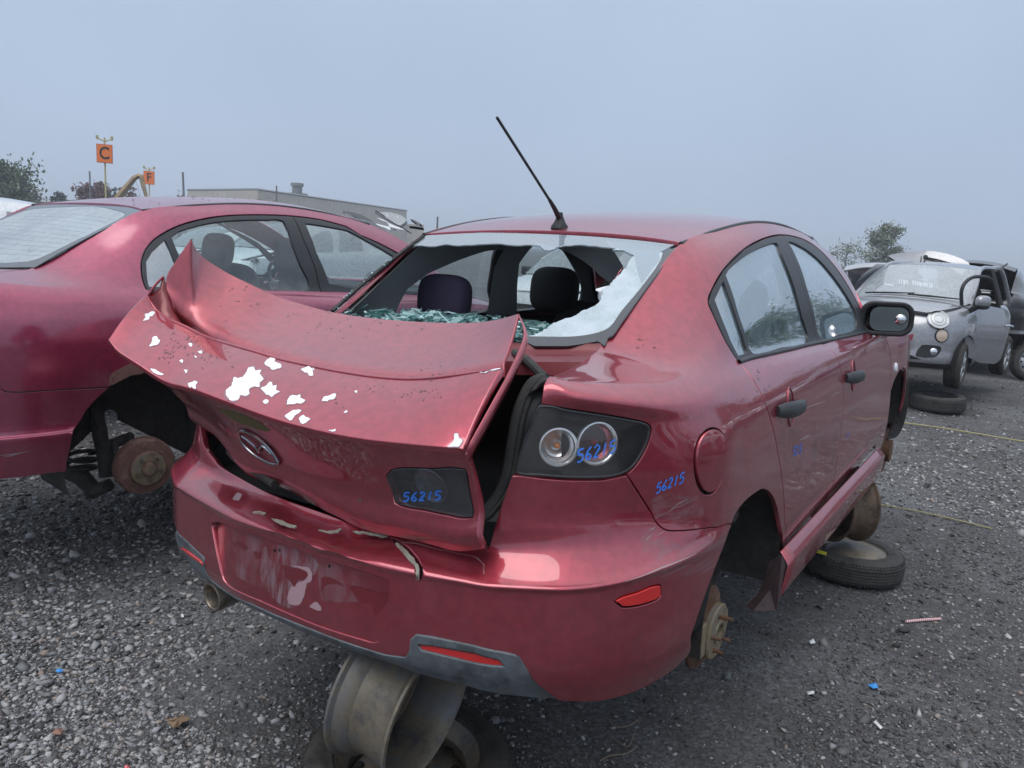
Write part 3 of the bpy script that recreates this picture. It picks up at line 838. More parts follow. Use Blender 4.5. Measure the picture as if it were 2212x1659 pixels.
wbt = RW.ev(np.array([(u, RW.kv[0]+.004) for u in np.linspace(RW.ku[0]+.01, RW.ku[-1]-.01, 30)]))
loft('window_ledge', [wbt+[0, .012, .0], wbt+[0, .006, -.014], wbt+[0, -.02, -.030], wbt+[0, -.085, -.040], wbt+[0, -.10, -.075]], M['gutter_red'], car)
# ---- windscreen, bonnet and nose (seen through the cabin and past the door)
ws = [[(x*.56/.56, 2.69-.02*0+.05*(1-(x/.56)**2), 1.385+.045*(1-(x/.56)**2)) for x in np.linspace(-.56, .56, 9)],
      [(x, 3.05+.09*(1-(x/.63)**2), 1.21+.03*(1-(x/.63)**2)) for x in np.linspace(-.63, .63, 9)],
      [(x, 3.42+.14*(1-(x/.70)**2), .965+.02*(1-(x/.7)**2)) for x in np.linspace(-.70, .70, 9)]]
WS = Surf(np.transpose(np.array(ws), (1, 0, 2)), CARF, 4, 6, flip=True)
panel('windscreen', WS, [(WS.ku[0], 0), (WS.ku[-1], 0), (WS.ku[-1], WS.kv[-1]), (WS.ku[0], WS.kv[-1])], M['windscreen'], car, skirt=.004, res=.06)
hd = [[(x*.66, 3.46+.12*(1-abs(x)**2), .955+.02*(1-x*x)) for x in np.linspace(-1, 1, 9)], [(x*.66, 3.75, .895+.045*(1-x*x)) for x in np.linspace(-1, 1, 9)],
      [(x*.62, 4.08, .82+.05*(1-x*x)) for x in np.linspace(-1, 1, 9)], [(x*.50, 4.34+.05*(1-x*x), .72+.05*(1-x*x)) for x in np.linspace(-1, 1, 9)]]
HD = Surf(np.transpose(np.array(hd), (1, 0, 2)), CARF, 4, 4)
panel('bonnet', HD, [(0, 0), (HD.ku[-1], 0), (HD.ku[-1], HD.kv[-1]), (0, HD.kv[-1])], M['red'], car, res=.05)
fb = [[(.86*math.copysign(abs(math.sin(t))**.6, math.sin(t))*k, 3.98+.44*max(0, math.cos(t))**.7-dy, z) for t in np.linspace(-math.pi/2, math.pi/2, 21)] for z, k, dy in ((.22, .93, .06), (.40, .99, .0), (.58, .99, .0), (.70, .92, .03), (.78, .80, .06))]
loft('front_bumper', fb, M['red'], car)
# ---- rear bumper
right_arch_edge = R7([(1283, 207), (1268, 240), (1210, 400), (1150, 560), (1092, 720), (1047, 850), (1012, 980)])
bot = R7([(1000, 1010), (950, 1060), (850, 1112), (700, 1180), (500, 1216), (322, 1216)])
val_top_side = R7([(200, 1072), (135, 992), (95, 932)])
val_top = R6([(2060, 1320), (2020, 1277), (1960, 1262), (1800, 1226), (1560, 1176), (1475, 1164), (1448, 1188), (1441, 1250), (1420, 1286), (1300, 1270), (1100, 1206), (900, 1131), (700, 1051), (560, 986), (420, 921), (340, 856), (305, 795)])
val_left = R6([(300, 735), (215, 655), (150, 590)])
BP = BODY.pix
leftpts = BODY.xyz([(-.845, .35, .44), (-.90, .56, .36), (-.905, .70, .47), (-.895, .80, .60), (-.89, .61, .655), (-.87, .49, .68), (-.855, .43, .70), (-.835, .38, .75), (-.80, .31, .85), (-.76, .38, .83), (-.68, .26, .83), (-.59, .185, .84)])
rimL = BODY.xyz([(-.575, .19, .76), (-.545, .195, .71), (-.50, .185, .67)])
uN = lambda k: BODY.ku[NS-1+k]
vb = np.delete(BODY.kv, 4)
rim = np.array([(uN(-3), vb[5]-.0), (uN(-2), vb[5]), (uN(-1), vb[5]), (uN(0), vb[5]), (uN(1), vb[5]), (uN(2), vb[5]), (uN(3), vb[5])])
inR = BP(R6([(1870, 690), (1905, 570), (1950, 420), (1985, 330), (2003, 285)]))
lampB = BP(R5([(245, 788), (400, 803), (600, 818), (800, 818), (930, 793)]))
JB = BP(smooth_poly(joint, 3))
bump_o = np.concatenate([JB[::-1], BP(smooth_poly(right_arch_edge, 2)), BP(bot), BP(val_top_side), BP(val_top), BP(val_left), leftpts, rimL, rim, inR, lampB])
plate_rec = R6([(338, 548), (440, 562), (800, 692), (1000, 762), (1270, 846), (1312, 866), (1318, 895), (1306, 990), (1284, 1130), (1270, 1178), (1240, 1196), (1180, 1182), (900, 1092), (600, 962), (450, 895), (405, 850), (376, 740)])
PR = BP(smooth_poly(plate_rec, 2, True))
tear = R6([(1325, 612), (1372, 634), (1402, 664), (1440, 705), (1478, 748), (1506, 790), (1502, 835), (1491, 880), (1484, 835), (1470, 782), (1430, 742), (1395, 700), (1365, 655)])
TE = BP(tear)
def ledge(X):
    zc = np.interp(X[:, 1], (.10, .159, .203, .339, .562), (.396, .394, .382, .374, .360))
    t_ = np.clip((zc-X[:, 2])/.010, 0, 1); t_ = t_*t_*(3-2*t_)
    return .009*t_*np.clip((X[:, 0]-.58)/.08, 0, 1)
def PLATE_D(X): return -.003-.017*np.clip((X[:, 2]-.39)/.16, 0, 1.1)
def crumple(X):
    """dents where the bumper was hit: the shelf buckles inward under the lid"""
    d = ledge(X)
    for cx, cz, r, a in ((.02, .63, .16, -.016), (.20, .625, .13, -.020), (.33, .62, .10, .010), (-.15, .63, .10, .006), (.12, .60, .06, .006)):
        d += a*np.exp(-(((X[:, 0]-cx)/r)**2+((X[:, 2]-cz)/.03)**2))
    m_ = np.exp(-((X[:, 0]-.15)/.22)**2)*np.exp(-((X[:, 2]-.63)/.035)**2)
    d += m_*.006*np.sin(X[:, 0]*60+X[:, 1]*45)*np.sin(X[:, 1]*50+1)
    return d
side_mark = BP(smooth_poly(R7([(632, 628), (760, 582), (884, 541), (889, 575), (886, 606), (820, 640), (700, 664), (655, 655)]), 2, True))
bumper = panel('rear_bumper', BODY, bump_o, M['red'], car, holes=[PR, TE, side_mark], res=.014, disp=crumple, skirt=.016)
panel('plate_recess', BODY, PR, M['red'], bumper, off=0, gap=-.004, skirt=0, res=.02, disp=PLATE_D)
# stains and screw holes in the plate recess
def decal(name, surf, px, mt, parent, off, res=.01, sk=0.0006):
    if surf is BODY and off < -.01: return panel(name, surf, surf.pix(px), mt, parent, off=.0005+(off+.0140)*.5, skirt=0, gap=0, rnd=.0002, res=res, disp=PLATE_D)
    return panel(name, surf, surf.pix(px), mt, parent, off=off, skirt=sk, gap=0, rnd=.0002, res=res)
M['residue'] = mat('sticker_residue', (.42, .26, .29), .7)
M['plate_dark'] = mat('wet_red_paint', (.22, .024, .036), .35, .4, .8)
M['hollow_red'] = mat('shaded_hollow_red', (.17, .010, .016), .3, .3, .6)  # body red darkened to stand for shade inside hollows
for P in ([(690, 775), (760, 790), (840, 800), (862, 815), (870, 870), (845, 885), (838, 950), (812, 1000), (760, 990), (748, 960), (770, 890), (805, 880), (828, 870), (850, 840), (800, 806), (740, 790)],
          [(870, 1010), (900, 985), (925, 1000), (935, 1030), (900, 1025)]):
    decal('glue_residue', BODY, jit(smooth_poly(R6(P), 3, True), .8), M['residue'], bumper, -.0134)
for P in ([(705, 785), (760, 800), (828, 815), (846, 835), (825, 868), (800, 870), (780, 905), (760, 880), (718, 840)],
          [(920, 855), (1000, 870), (1050, 905), (1000, 890), (950, 900), (925, 945)],
          [(1075, 905), (1170, 920), (1240, 945), (1300, 940), (1290, 1000), (1230, 1060), (1210, 1000), (1160, 1000), (1110, 960)],
          [(430, 655), (470, 662), (512, 690), (490, 700), (450, 675), (435, 690)], [(545, 710), (580, 720), (575, 750), (555, 745)]):
    decal('darker_patch', BODY, jit(smooth_poly(R6(P), 3, True), .7), M['plate_dark'], bumper, -.0132)
for p in R6([(683, 706), (656, 708), (960, 795)]):
    uv = BODY.hit(p); X = BODY.ev(uv)[0]; N = BODY.frame_at(uv)[2][0]
    mb = MB(); mb.lathe([(0, .002), (.0035, .002), (.0035, -.002)], X+N*PLATE_D(X[None])[0], N, 10)
    mb.build('screw_hole', M['dark'], bumper)
# ragged pale edge of the tear
for P in ([(1358, 655), (1392, 672), (1430, 712), (1466, 752), (1490, 800), (1486, 855), (1474, 860), (1468, 790), (1440, 760), (1400, 722), (1368, 690)],
          [(700, 520), (760, 545), (815, 562), (800, 568), (740, 556), (690, 532), (670, 515)], [(560, 490), (610, 480), (640, 492), (600, 496)], [(1120, 588), (1180, 592), (1260, 600), (1320, 614), (1300, 622), (1220, 606), (1140, 598)], [(930, 585), (1000, 588), (1060, 575), (1040, 592), (970, 598)]):
    decal('torn_edge', BODY, jit(smooth_poly(R6(P), 4, True), 1.5), M['lead'], bumper, .002, .006, .004)
sm = panel('side_marker', BODY, side_mark, M['redlens'], bumper, off=.002, skirt=.01, res=.015)
# scuffs scraped along the corner
M['scuff'] = mat('scuff', (.38, .27, .29), .8)
for a, b, w in (((690, 520), (1080, 365), .004), ((720, 530), (1000, 415), .002), ((880, 500), (1060, 420), .0016), ((800, 300), (840, 260), .003), ((860, 270), (905, 245), .002), ((1150, 340), (1210, 230), .0018), ((840, 180), (1090, 55), .0015), ((940, 120), (1040, 60), .003), ((1100, 480), (1195, 425), .002), ((860, 210), (820, 235), .003)):
    uv = BODY.pix(R7([a, ((a[0]+b[0])/2+random.uniform(-8, 8), (a[1]+b[1])/2+random.uniform(-4, 4)), b]))
    ribbon('scuff', BODY, uv, [w*.2, w, w*.3], M['scuff'], bumper, off=.0008)

# ---- lower valance with reflectors
val_bot = R6([(2212, 1528), (2150, 1530), (1950, 1512), (1700, 1482), (1450, 1412), (1300, 1352), (1100, 1287), (850, 1192), (700, 1122), (560, 1054), (450, 985), (340, 900), (270, 820), (215, 745), (170, 680), (146, 610)])
refR = BP(R6([(1478, 1203), (1560, 1207), (1800, 1250), (1935, 1288), (1980, 1336), (1900, 1334), (1700, 1294), (1500, 1246)]))
val_o = np.concatenate([BP(R6([(150, 590), (215, 655), (300, 735), (305, 795), (340, 856), (420, 921), (560, 986), (700, 1051), (900, 1131), (1100, 1206), (1300, 1270), (1420, 1286), (1441, 1250), (1448, 1188), (1475, 1164), (1560, 1176), (1800, 1226), (1960, 1262), (2020, 1277), (2060, 1320)])), BP(R7([(95, 932), (135, 992), (200, 1072), (322, 1216)])), BP(val_bot)])
val = panel('lower_valance', BODY, val_o, M['valance'], car, holes=[refR], gap=-.003, off=.004, res=.016, skirt=.06, rnd=.003)
panel('reflector', BODY, refR, M['redlens'], val, off=-.002, skirt=.004, res=.02)
refL = BP(R2([(1152, 1238), (1200, 1262), (1275, 1318), (1300, 1352), (1262, 1330), (1200, 1285)]))
panel('reflector', BODY, refL, M['redlens'], val, off=.009, skirt=.004, res=.02)

# ---- exhaust
ex = MB(); c = CARF.at((456, 1290), 'y', .06)
ex.lathe([(.034, .16), (.034, .006), (.037, .0), (.043, .0), (.0455, .005), (.0455, .16), (.030, .30), (.028, .5)], c, (.06, 1, .03), 28)
ex.build('exhaust_tip', M['pipe'], car)
mb = MB(); mb.lathe([(0, .06), (.0345, .06)], c, (.06, 1, .03), 20); mb.build('exhaust_bore', M['dark'], car)

# ---- tail lamp: lens, dark housing, two round reflectors
lamp_o = RIGHT.pix(R5([(410, 345), (600, 376), (800, 406), (1000, 441), (1080, 461), (1112, 490), (1114, 515), (1100, 572), (1060, 662), (1005, 742), (960, 780), (930, 790), (800, 814), (600, 814), (400, 800), (247, 784), (300, 620), (352, 480)]))
lamp_o = RIGHT.pix(smooth_poly(R5([(352, 480), (405, 347), (500, 360), (600, 376), (800, 406), (1000, 441), (1080, 461), (1111, 488), (1100, 572), (1060, 662), (1005, 742), (960, 778), (930, 790), (800, 814), (600, 814), (400, 800), (247, 784), (300, 620)]), 2, True))
lamp = panel('tail_lamp', RIGHT, lamp_o, M['black'], car, off=-.045, skirt=-.043, gap=.003, res=.03)
panel('lens', RIGHT, lamp_o, M['lens'], lamp, off=.002, skirt=.008, gap=.002, res=.02, rnd=.004)
M['bowl'] = mat('bright_reflector', (.92, .93, .94), .20, .75)
def bowl(pc, rad, parent, bulb, tint, depth=.03):
    uv = RIGHT.hit(R5([pc])[0]); X = RIGHT.ev(uv)[0]; N = RIGHT.frame_at(uv)[2][0]
    mb = MB(); mb.lathe([(rad*1.0, -.010), (rad*.97, -.006), (rad*.90, -.010), (rad*.84, -.018), (rad*.62, -.030), (rad*.3, -.040), (0, -.042)], X+N*.004, N, 28)
    b = mb.build('reflector_bowl', M['bowl'], parent, sharp=12)
    mb = MB(); mb.lathe([(rad*1.02, -.012), (rad*1.03, -.002), (rad*.96, -.001), (rad*.93, -.008)], X, N, 40); mb.build('bowl_ring', M['bowl'], parent)
    mb = MB(); mb.lathe([(0, -.014), (rad*.13, -.016), (rad*.18, -.024), (rad*.16, -.040)], X, N, 16)
    mb.build('bulb', bulb, parent)
    if tint is not None:
        mb = MB(); mb.lathe([(0, -.006), (rad*.6, -.008), (rad*.86, -.013)], X, N, 30); mb.build('inner_lens', tint, parent)
    return X, N
M['redglass'] = glass('red_inner_lens', tint=(.80, .42, .44), fog=.10, fogcol=(.45, .12, .14), gloss=.05, streak=False)
bowl((530, 617), .044, lamp, M['amber'], None)
bowl((778, 594), .050, lamp, M['bulbred'], M['redglass'])
rb_ = RIGHT.pix(smooth_poly(R5([(362, 484), (410, 357), (600, 388), (800, 418), (1000, 453), (1072, 470), (1098, 494), (1088, 568), (1050, 652), (995, 732), (925, 778), (800, 802), (600, 802), (400, 788), (262, 772), (312, 620)]), 2, True))
ribbon('lens_border', RIGHT, rb_, .006, M['trim'], lamp, off=.0005, height=.002, closed=True)

full = lambda S_: [(S_.ku[0], S_.kv[0]), (S_.ku[-1], S_.kv[0]), (S_.ku[-1], S_.kv[-1]), (S_.ku[0], S_.kv[-1])]
# ---- folded trunk lid
def poly3(spec, n, fr=CARF):
    """spec: ((px, py), depth along y); points resampled evenly"""
    P = np.array([fr.at(p, 'y', y) for p, y in spec]); S = smooth_poly(P, 8)
    d = np.concatenate([[0], np.cumsum(np.linalg.norm(np.diff(S, axis=0), axis=1))])
    t = np.linspace(0, d[-1], n)
    return np.stack([np.interp(t, d, S[:, k]) for k in range(3)], 1)
def spec(pts, y0, y1, ym=None):
    n = len(pts); out = []
    for i, p in enumerate(pts):
        f = i/(n-1); y = y0*(1-f)+y1*f
        if ym is not None: y += ym*4*f*(1-f)
        out.append((p, y))
    return out
NL = 15
front_e = R1([(1210, 722), (1260, 812), (1340, 873), (1500, 968), (1700, 1053)])+R3([(0, 468), (130, 510), (280, 550), (450, 576), (650, 594), (850, 603), (1000, 600), (1100, 585), (1195, 559)])
crease_t = R1([(1140, 1250), (1180, 1280), (1330, 1348), (1500, 1400), (1700, 1458)])+R3([(0, 776), (150, 810), (300, 840), (500, 870), (680, 880), (820, 870), (960, 850), (1112, 826)])
spoil_lo = R1([(682, 1356), (700, 1390), (780, 1452), (900, 1530), (960, 1572), (1100, 1642)])+R2([(1180, 232), (1400, 312)])+R3([(0, 1076), (200, 1130), (400, 1170), (600, 1195), (800, 1215), (925, 1226)])
fe = poly3(spec(front_e, .24, .36, .20), NL)
cr = poly3(spec(crease_t, .185, .165, -.02), NL)
sl = poly3(spec(spoil_lo, -.045, .01, -.035), NL)
def midrow(a, b, f, up): return a*(1-f)+b*f+np.array([0, 0, 1.])*up
crl = cr+np.array([0, .016, -.022])
lt = np.array([crl, midrow(cr, fe, .13, -.012), midrow(cr, fe, .36, -.012), midrow(cr, fe, .68, -.010), fe])
n_ = np.cross(lt[2, 2]-lt[2, 0], lt[4, 0]-lt[0, 0]); n_ /= np.linalg.norm(n_)
on_sheet = lambda p, r_: CARF.C+CARF.ray(R1([p])[0])*(((lt[r_, 0]-CARF.C) @ n_)/(CARF.ray(R1([p])[0]) @ n_))
SHEET = [on_sheet((1092, 1135), 1), on_sheet((1048, 990), 2), on_sheet((1118, 848), 3)]
left_col = np.array([crl[0]+[-.005, 0, 0]]+SHEET+[fe[0]+[-.004, 0, 0]])
lt = np.concatenate([left_col[:, None], lt], 1)
LT = Surf(np.transpose(lt, (1, 0, 2)), CARF, 4, 4)
M['red_matte'] = paint('rain_hazed_red_paint', (.40, .055, .075), coatr=.25, rough=.5, dirt_amt=.12, low=.2, metal=.85)
lid = panel('trunk_lid', LT, full(LT), M['red_matte'], car, gap=0, res=.018, skirt=.005)
# spoiler: upper left end stops at the opened flap
cr2 = poly3(spec(R1([(922, 1070), (935, 1105), (980, 1160), (1060, 1222), (1140, 1255)])+crease_t[1:], .130, .163, .0), NL+6)
sl2 = poly3(spec(spoil_lo, -.045, .01, -.035), NL+6)
NRMs = np.array([0, -1, .35])
SPF = Surf(np.transpose(np.array([sl2, midrow(sl2, cr2, .33, .0)+NRMs*.006, midrow(sl2, cr2, .66, .0)+NRMs*.006, cr2]), (1, 0, 2)), CARF, 4, 4)
spo = panel('spoiler', SPF, full(SPF), M['red'], lid, gap=0, res=.016, skirt=.012, rnd=.004)
le_ = SPF.ev(np.array([(u, SPF.kv[-1]-.001) for u in np.linspace(SPF.ku[0]+.01, SPF.ku[-1]-.005, 60)]))
mb = MB(); mb.tube(le_+[0, .001, -.0005], np.concatenate([np.linspace(.002, .0052, 8), np.full(44, .0052), np.linspace(.0052, .002, 8)]), 10); mb.build('spoiler_lip', M['red'], lid)
# open end of the spoiler: its hollow inside, with the shade put into the dark red
top_px = R1([(930, 1078), (945, 1115), (982, 1163), (1030, 1205), (1080, 1232), (1138, 1256)])
SE = SPF.ev(SPF.pix(top_px))+np.array([0, .004, .0])
tipf = on_sheet((1034, 958), 2)
inner = np.array([tipf]+[tipf*(1-t)+SHEET[1]*t for t in (.5,)]+[SHEET[1]+[0, 0, -.004], SHEET[0]+[0, 0, -.004], (SHEET[0]+crl[0])/2, crl[0]])
loft('spoiler_end', [SE, SE*.5+inner*.5+np.array([0, .012, -.004]), inner], M['hollow_red'], lid, thick=.002)
mb = MB(); mb.tube(smooth_poly([SE[0], SE[0]*.5+tipf*.5+np.array([0, 0, .004]), tipf], 4), .004, 6); mb.build('spoiler_tip', M['red'], lid)
# rear skin under the spoiler
lid_bot = R2([(1010, 225), (1080, 322), (1140, 392), (1250, 472), (1380, 562), (1440, 622), (1500, 722), (1560, 790), (1740, 858), (1920, 945)])+R6([(870, 440), (1050, 522), (1200, 582), (1350, 614), (1500, 652), (1700, 704), (1790, 716), (1838, 690)])
lid_bot = R2([(1250, 472), (1380, 562), (1440, 622), (1500, 722), (1560, 790), (1740, 858), (1920, 945)])+R6([(870, 440), (1050, 522), (1200, 582), (1350, 614), (1500, 652), (1700, 704), (1790, 716), (1838, 690)])
top_in = R1([(960, 1572), (1100, 1642)])+R2([(1180, 234), (1400, 316)])+R3([(0, 1082), (200, 1136), (400, 1176), (600, 1202), (800, 1222), (930, 1240)])
NR = 17
r_top = poly3(spec(top_in, .035, .055, -.025), NR)
r_bot = poly3(spec(lid_bot, .20, .105, -.035), NR)
mid1 = r_top*.66+r_bot*.34+np.array([0, .012, 0]); mid2 = r_top*.36+r_bot*.64+np.array([0, .012, 0]); mid3 = r_top*.14+r_bot*.86+np.array([0, -.008, 0])
LR = Surf(np.transpose(np.array([r_bot, mid3, mid2, mid1, r_top]), (1, 0, 2)), CARF, 4, 4)
ll = LR.pix(smooth_poly(R6([(1302, 290), (1330, 252), (1400, 238), (1560, 243), (1740, 246), (1758, 330), (1775, 420), (1782, 512), (1650, 500), (1500, 470), (1390, 450), (1325, 405)]), 2, True))
def lid_dent(X):
    d = -.012*np.exp(-(((X[:, 0]-.02)/.10)**2+((X[:, 2]-.70)/.06)**2))+.008*np.exp(-(((X[:, 0]-.22)/.09)**2+((X[:, 2]-.68)/.05)**2))
    return d
lrp = panel('lid_rear_skin', LR, full(LR), M['red'], lid, holes=[ll], gap=0, res=.016, skirt=.02, disp=lid_dent, rnd=.004)
# lamp set into the lid
panel('lid_lamp', LR, ll, M['black'], lid, off=-.02, skirt=-.018, gap=.002, res=.03)
lens2 = panel('lid_lamp_lens', LR, ll, M['smokelens'], lid, off=.001, skirt=.006, gap=.001, res=.02, rnd=.003)
uv = LR.hit(R6([(1545, 345)])[0]); X = LR.ev(uv)[0]; N = LR.frame_at(uv)[2][0]
mb = MB(); mb.lathe([(.046, -.006), (.044, -.004), (.040, -.009), (.02, -.016), (0, -.017)], X, N, 30); mb.build('lid_lamp_bowl', M['silver_paint'], lens2)
# lock, plate-lamp strip and pale patch left by a lost badge
uv = LR.hit(R6([(1165, 420)])[0]); X = LR.ev(uv)[0]; N = LR.frame_at(uv)[2][0]
mb = MB(); mb.lathe([(0, .004), (.006, .004), (.0065, .002), (.0125, .002), (.0135, -.004)], X, N, 20); mb.build('lid_lock', M['pipe'], lid)
M['badge_glue'] = mat('dull_yellow_glue', (.16, .13, .055), .7)
decal('badge_mark', LR, R2([(1380, 372), (1430, 374), (1530, 405), (1630, 450), (1712, 508), (1680, 516), (1600, 492), (1500, 455), (1420, 408)]), M['badge_glue'], lid, .0008)
# emblem: ring with spread wings
ec = R2([(1640, 610)])[0]
ring = R2([(1516, 512), (1545, 505), (1600, 525), (1665, 572), (1720, 630), (1758, 690), (1766, 712), (1735, 716), (1680, 695), (1615, 655), (1555, 600), (1520, 545)])
mb = MB()
Xr = LR.ev(LR.pix(smooth_poly(ring, 4, True))); Nr = LR.frame_at(LR.hit(ec))[2][0]
mb.tube(Xr+Nr*.005, .0042, 8, closed=True)
for a in ([(1540, 535), (1580, 565), (1625, 605), (1645, 640)], [(1645, 640), (1652, 612), (1668, 600), (1695, 618), (1725, 650)]):
    Xw = LR.ev(LR.pix(smooth_poly(R2(a), 4)))
    mb.tube(Xw+Nr*.006, .0042, 8)
mb.build('emblem', M['dullchrome'], lid)
# torn number-plate garnish hanging at the left of the lid
mb = MB(); Lx = [CARF.at(p, 'y', y) for p, y in zip(R2([(1455, 640), (1500, 690), (1580, 745), (1680, 810), (1740, 850)]), (.165, .155, .14, .12, .11))]
mb.tube(smooth_poly(Lx, 5), .014, 8, flat=((0, .3, 1), .9)); mb.build('hanging_garnish', M['dirtyblack'], lid)
mb = MB(); Lx = [CARF.at(p, 'y', .15) for p in R2([(1415, 583), (1440, 605), (1465, 632)])]
mb.tube(Lx, .006, 8); mb.build('latch_striker', M['chrome'], lid)
# white primer showing where paint has flaked off the spoiler
M['chipedge'] = mat('chip_edge', (.30, .14, .16), .6)
def ragged(P, a=1.1):
    P = smooth_poly(P, 2, True); n = len(P); out = []
    for i in range(n):
        p, q = P[i], P[(i+1) % n]; d = q-p; nn_ = np.array([-d[1], d[0]])/(np.linalg.norm(d)+1e-6); L = np.linalg.norm(d)
        out += [tuple(p), tuple(p+d*random.uniform(.35, .65)+nn_*random.uniform(-1, 1)*min(a, L*.45))]
    return out
chips = [R1([(905, 1240), (920, 1215), (915, 1195), (940, 1190), (960, 1178), (978, 1185), (968, 1205), (945, 1215), (932, 1245)]),
         R1([(945, 1402), (960, 1370), (965, 1345), (990, 1335), (1000, 1355), (1012, 1362), (1000, 1385), (975, 1395)]),
         R1([(1190, 1385), (1210, 1380), (1215, 1395), (1198, 1408)]), R1([(1250, 1433), (1278, 1430), (1275, 1445), (1255, 1447)]), R1([(1227, 1460), (1242, 1462), (1240, 1474), (1228, 1470)]),
         R1([(1132, 1490), (1155, 1485), (1158, 1500), (1140, 1507)]), R1([(1162, 1550), (1185, 1548), (1182, 1566), (1165, 1568)]),
         R2([(950, 122), (985, 125), (1010, 145), (1036, 152), (1020, 160), (985, 150), (960, 140)]), R2([(1188, 215), (1215, 205), (1230, 196), (1250, 205), (1235, 225), (1240, 245), (1205, 240), (1190, 232)]),
         R2([(1432, 290), (1432, 250), (1462, 232), (1470, 205), (1480, 170), (1510, 180), (1540, 165), (1560, 140), (1572, 112), (1605, 110), (1612, 130), (1655, 125), (1640, 150), (1668, 185), (1640, 210), (1640, 235), (1600, 232), (1570, 250), (1580, 275), (1550, 290), (1520, 285), (1510, 310), (1470, 322), (1440, 310)]),
         R2([(1672, 90), (1690, 60), (1715, 50), (1740, 55), (1735, 75), (1775, 90), (1780, 110), (1755, 118), (1735, 125), (1712, 122), (1705, 100)]),
         R2([(1648, 245), (1685, 225), (1700, 205), (1718, 205), (1722, 228), (1748, 222), (1745, 255), (1770, 262), (1735, 280), (1720, 300), (1700, 285), (1672, 285)]),
         R2([(1660, 325), (1682, 312), (1698, 320), (1690, 340), (1668, 342)]), R2([(1812, 345), (1830, 300), (1850, 285), (1875, 290), (1900, 280), (1900, 305), (1930, 320), (1905, 340), (1875, 335), (1850, 350)]),
         R2([(1902, 125), (1945, 105), (1950, 98), (1980, 102), (1975, 130), (1978, 162), (1950, 160), (1945, 145), (1915, 145)]),
         R2([(2035, 325), (2045, 300), (2080, 290), (2108, 276), (2125, 280), (2110, 310), (2080, 315), (2060, 335)]),
         R2([(1800, 420), (1830, 395), (1860, 380), (1905, 380), (1890, 400), (1862, 415), (1850, 440), (1815, 445)]), R2([(1890, 435), (1920, 412), (1935, 425), (1962, 435), (1940, 455), (1910, 468), (1895, 455)]),
         R2([(2075, 510), (2105, 505), (2122, 500), (2118, 515), (2090, 518)]), R2([(2172, 398), (2192, 382), (2198, 390), (2185, 402)]),
         R3([(848, 1215), (870, 1195), (882, 1170), (880, 1152), (900, 1148), (905, 1170), (922, 1180), (912, 1205), (890, 1220)]), R3([(1005, 848), (1060, 830), (1108, 822), (1105, 832), (1050, 842), (1010, 854)]),
         R3([(388, 945), (402, 936), (406, 946), (396, 952)]), R1([(985, 975), (1010, 960), (1028, 955), (1020, 966), (995, 985)])]
for c_ in chips:
    rg_ = np.array(ragged(c_)); cc_ = rg_.mean(0); decal('chip_edge', SPF, [tuple(q) for q in cc_+(rg_-cc_)*1.10+rg_.std(0).mean()*.05*np.sign(rg_-cc_)], M['chipedge'], spo, .0005, .006)
    decal('paint_chip', SPF, [tuple(q) for q in rg_], M['primer'], spo, .0012, .006)
# turned flange down the open right edge of the lid
fl = []
for p, y in zip(R3([(1195, 559), (1222, 655), (1152, 830), (1060, 1000), (935, 1226)]), (.36, .30, .19, .10, .02)): fl.append(CARF.at(p, 'y', y))
fl = smooth_poly(fl, 5)
loft('lid_flange', [fl+[.001, 0, -.002], fl+[.004, .012, -.014], fl+[-.006, .02, -.035]], M['red'], lid, thick=.002)

# ---- trunk opening: weatherstrip, gutter, dark load space
ge = RIGHT.ev(np.array([(u, VM) for u in np.linspace(ku[4]+.03, ku[9]-.0, 24)]))
k1 = np.linspace(0, 1, 24)[:, None]
g1 = ge+np.concatenate([-.012-.0*k1, -.0*k1, -.020-.0*k1], 1); g2 = ge+np.concatenate([-.05-.06*k1, -.01-.02*k1, -.045-.02*k1], 1)
loft('trunk_gutter', [ge+[0, 0, -.006], g1, g2], M['gutter_red'], car)
ws_px = R3([(1190, 755), (1240, 800), (1285, 850), (1300, 890)])
ws2 = R3([(1322, 872), (1262, 902), (1215, 985), (1185, 1080), (1165, 1200), (1145, 1320), (1115, 1420), (1070, 1490), (1010, 1552), (965, 1575)])
wpts = [CARF.at(p, 'y', y) for p, y in zip(ws2, (.35, .31, .28, .26, .25, .24, .225, .205, .18, .165))]
mb = MB(); mb.tube(smooth_poly(wpts, 5), .0135, 10); mb.tube(smooth_poly(np.array(wpts)+[.016, .004, .0], 5), .006, 8); mb.build('weatherstrip', M['rubber'], car)
wb = np.array(wpts)
loft('opening_flange', [smooth_poly(wb+[.004, .004, -.004], 5), smooth_poly(wb+[.05, .03, 0.0], 5), smooth_poly(wb+[.075, .05, .01], 5)], M['black'], car)
wq = [CARF.at(p, 'y', y) for p, y in zip(R3([(1180, 750), (1240, 790), (1290, 840), (1325, 872)]), (.60, .50, .41, .35))]
mb = MB(); mb.tube(smooth_poly(wq, 5), .012, 8); mb.build('weatherstrip', M['rubber'], car)
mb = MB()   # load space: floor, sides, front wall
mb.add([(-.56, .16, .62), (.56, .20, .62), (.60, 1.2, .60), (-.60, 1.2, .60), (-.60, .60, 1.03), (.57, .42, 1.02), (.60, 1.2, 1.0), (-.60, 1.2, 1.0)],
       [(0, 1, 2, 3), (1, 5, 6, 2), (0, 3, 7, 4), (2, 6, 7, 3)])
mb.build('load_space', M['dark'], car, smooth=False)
mb = MB()   # cabin tub so that the body is closed below
mb.box((0, 2.35, .30), (1.60, 1.75, .06)); mb.box((0, .62, .46), (.95, .7, .12)); mb.box((0, 3.6, .55), (1.1, .9, .5)); mb.box((0, 3.28, .72), (1.4, .06, .55))
mb.build('underbody', M['dirtyblack'], car)

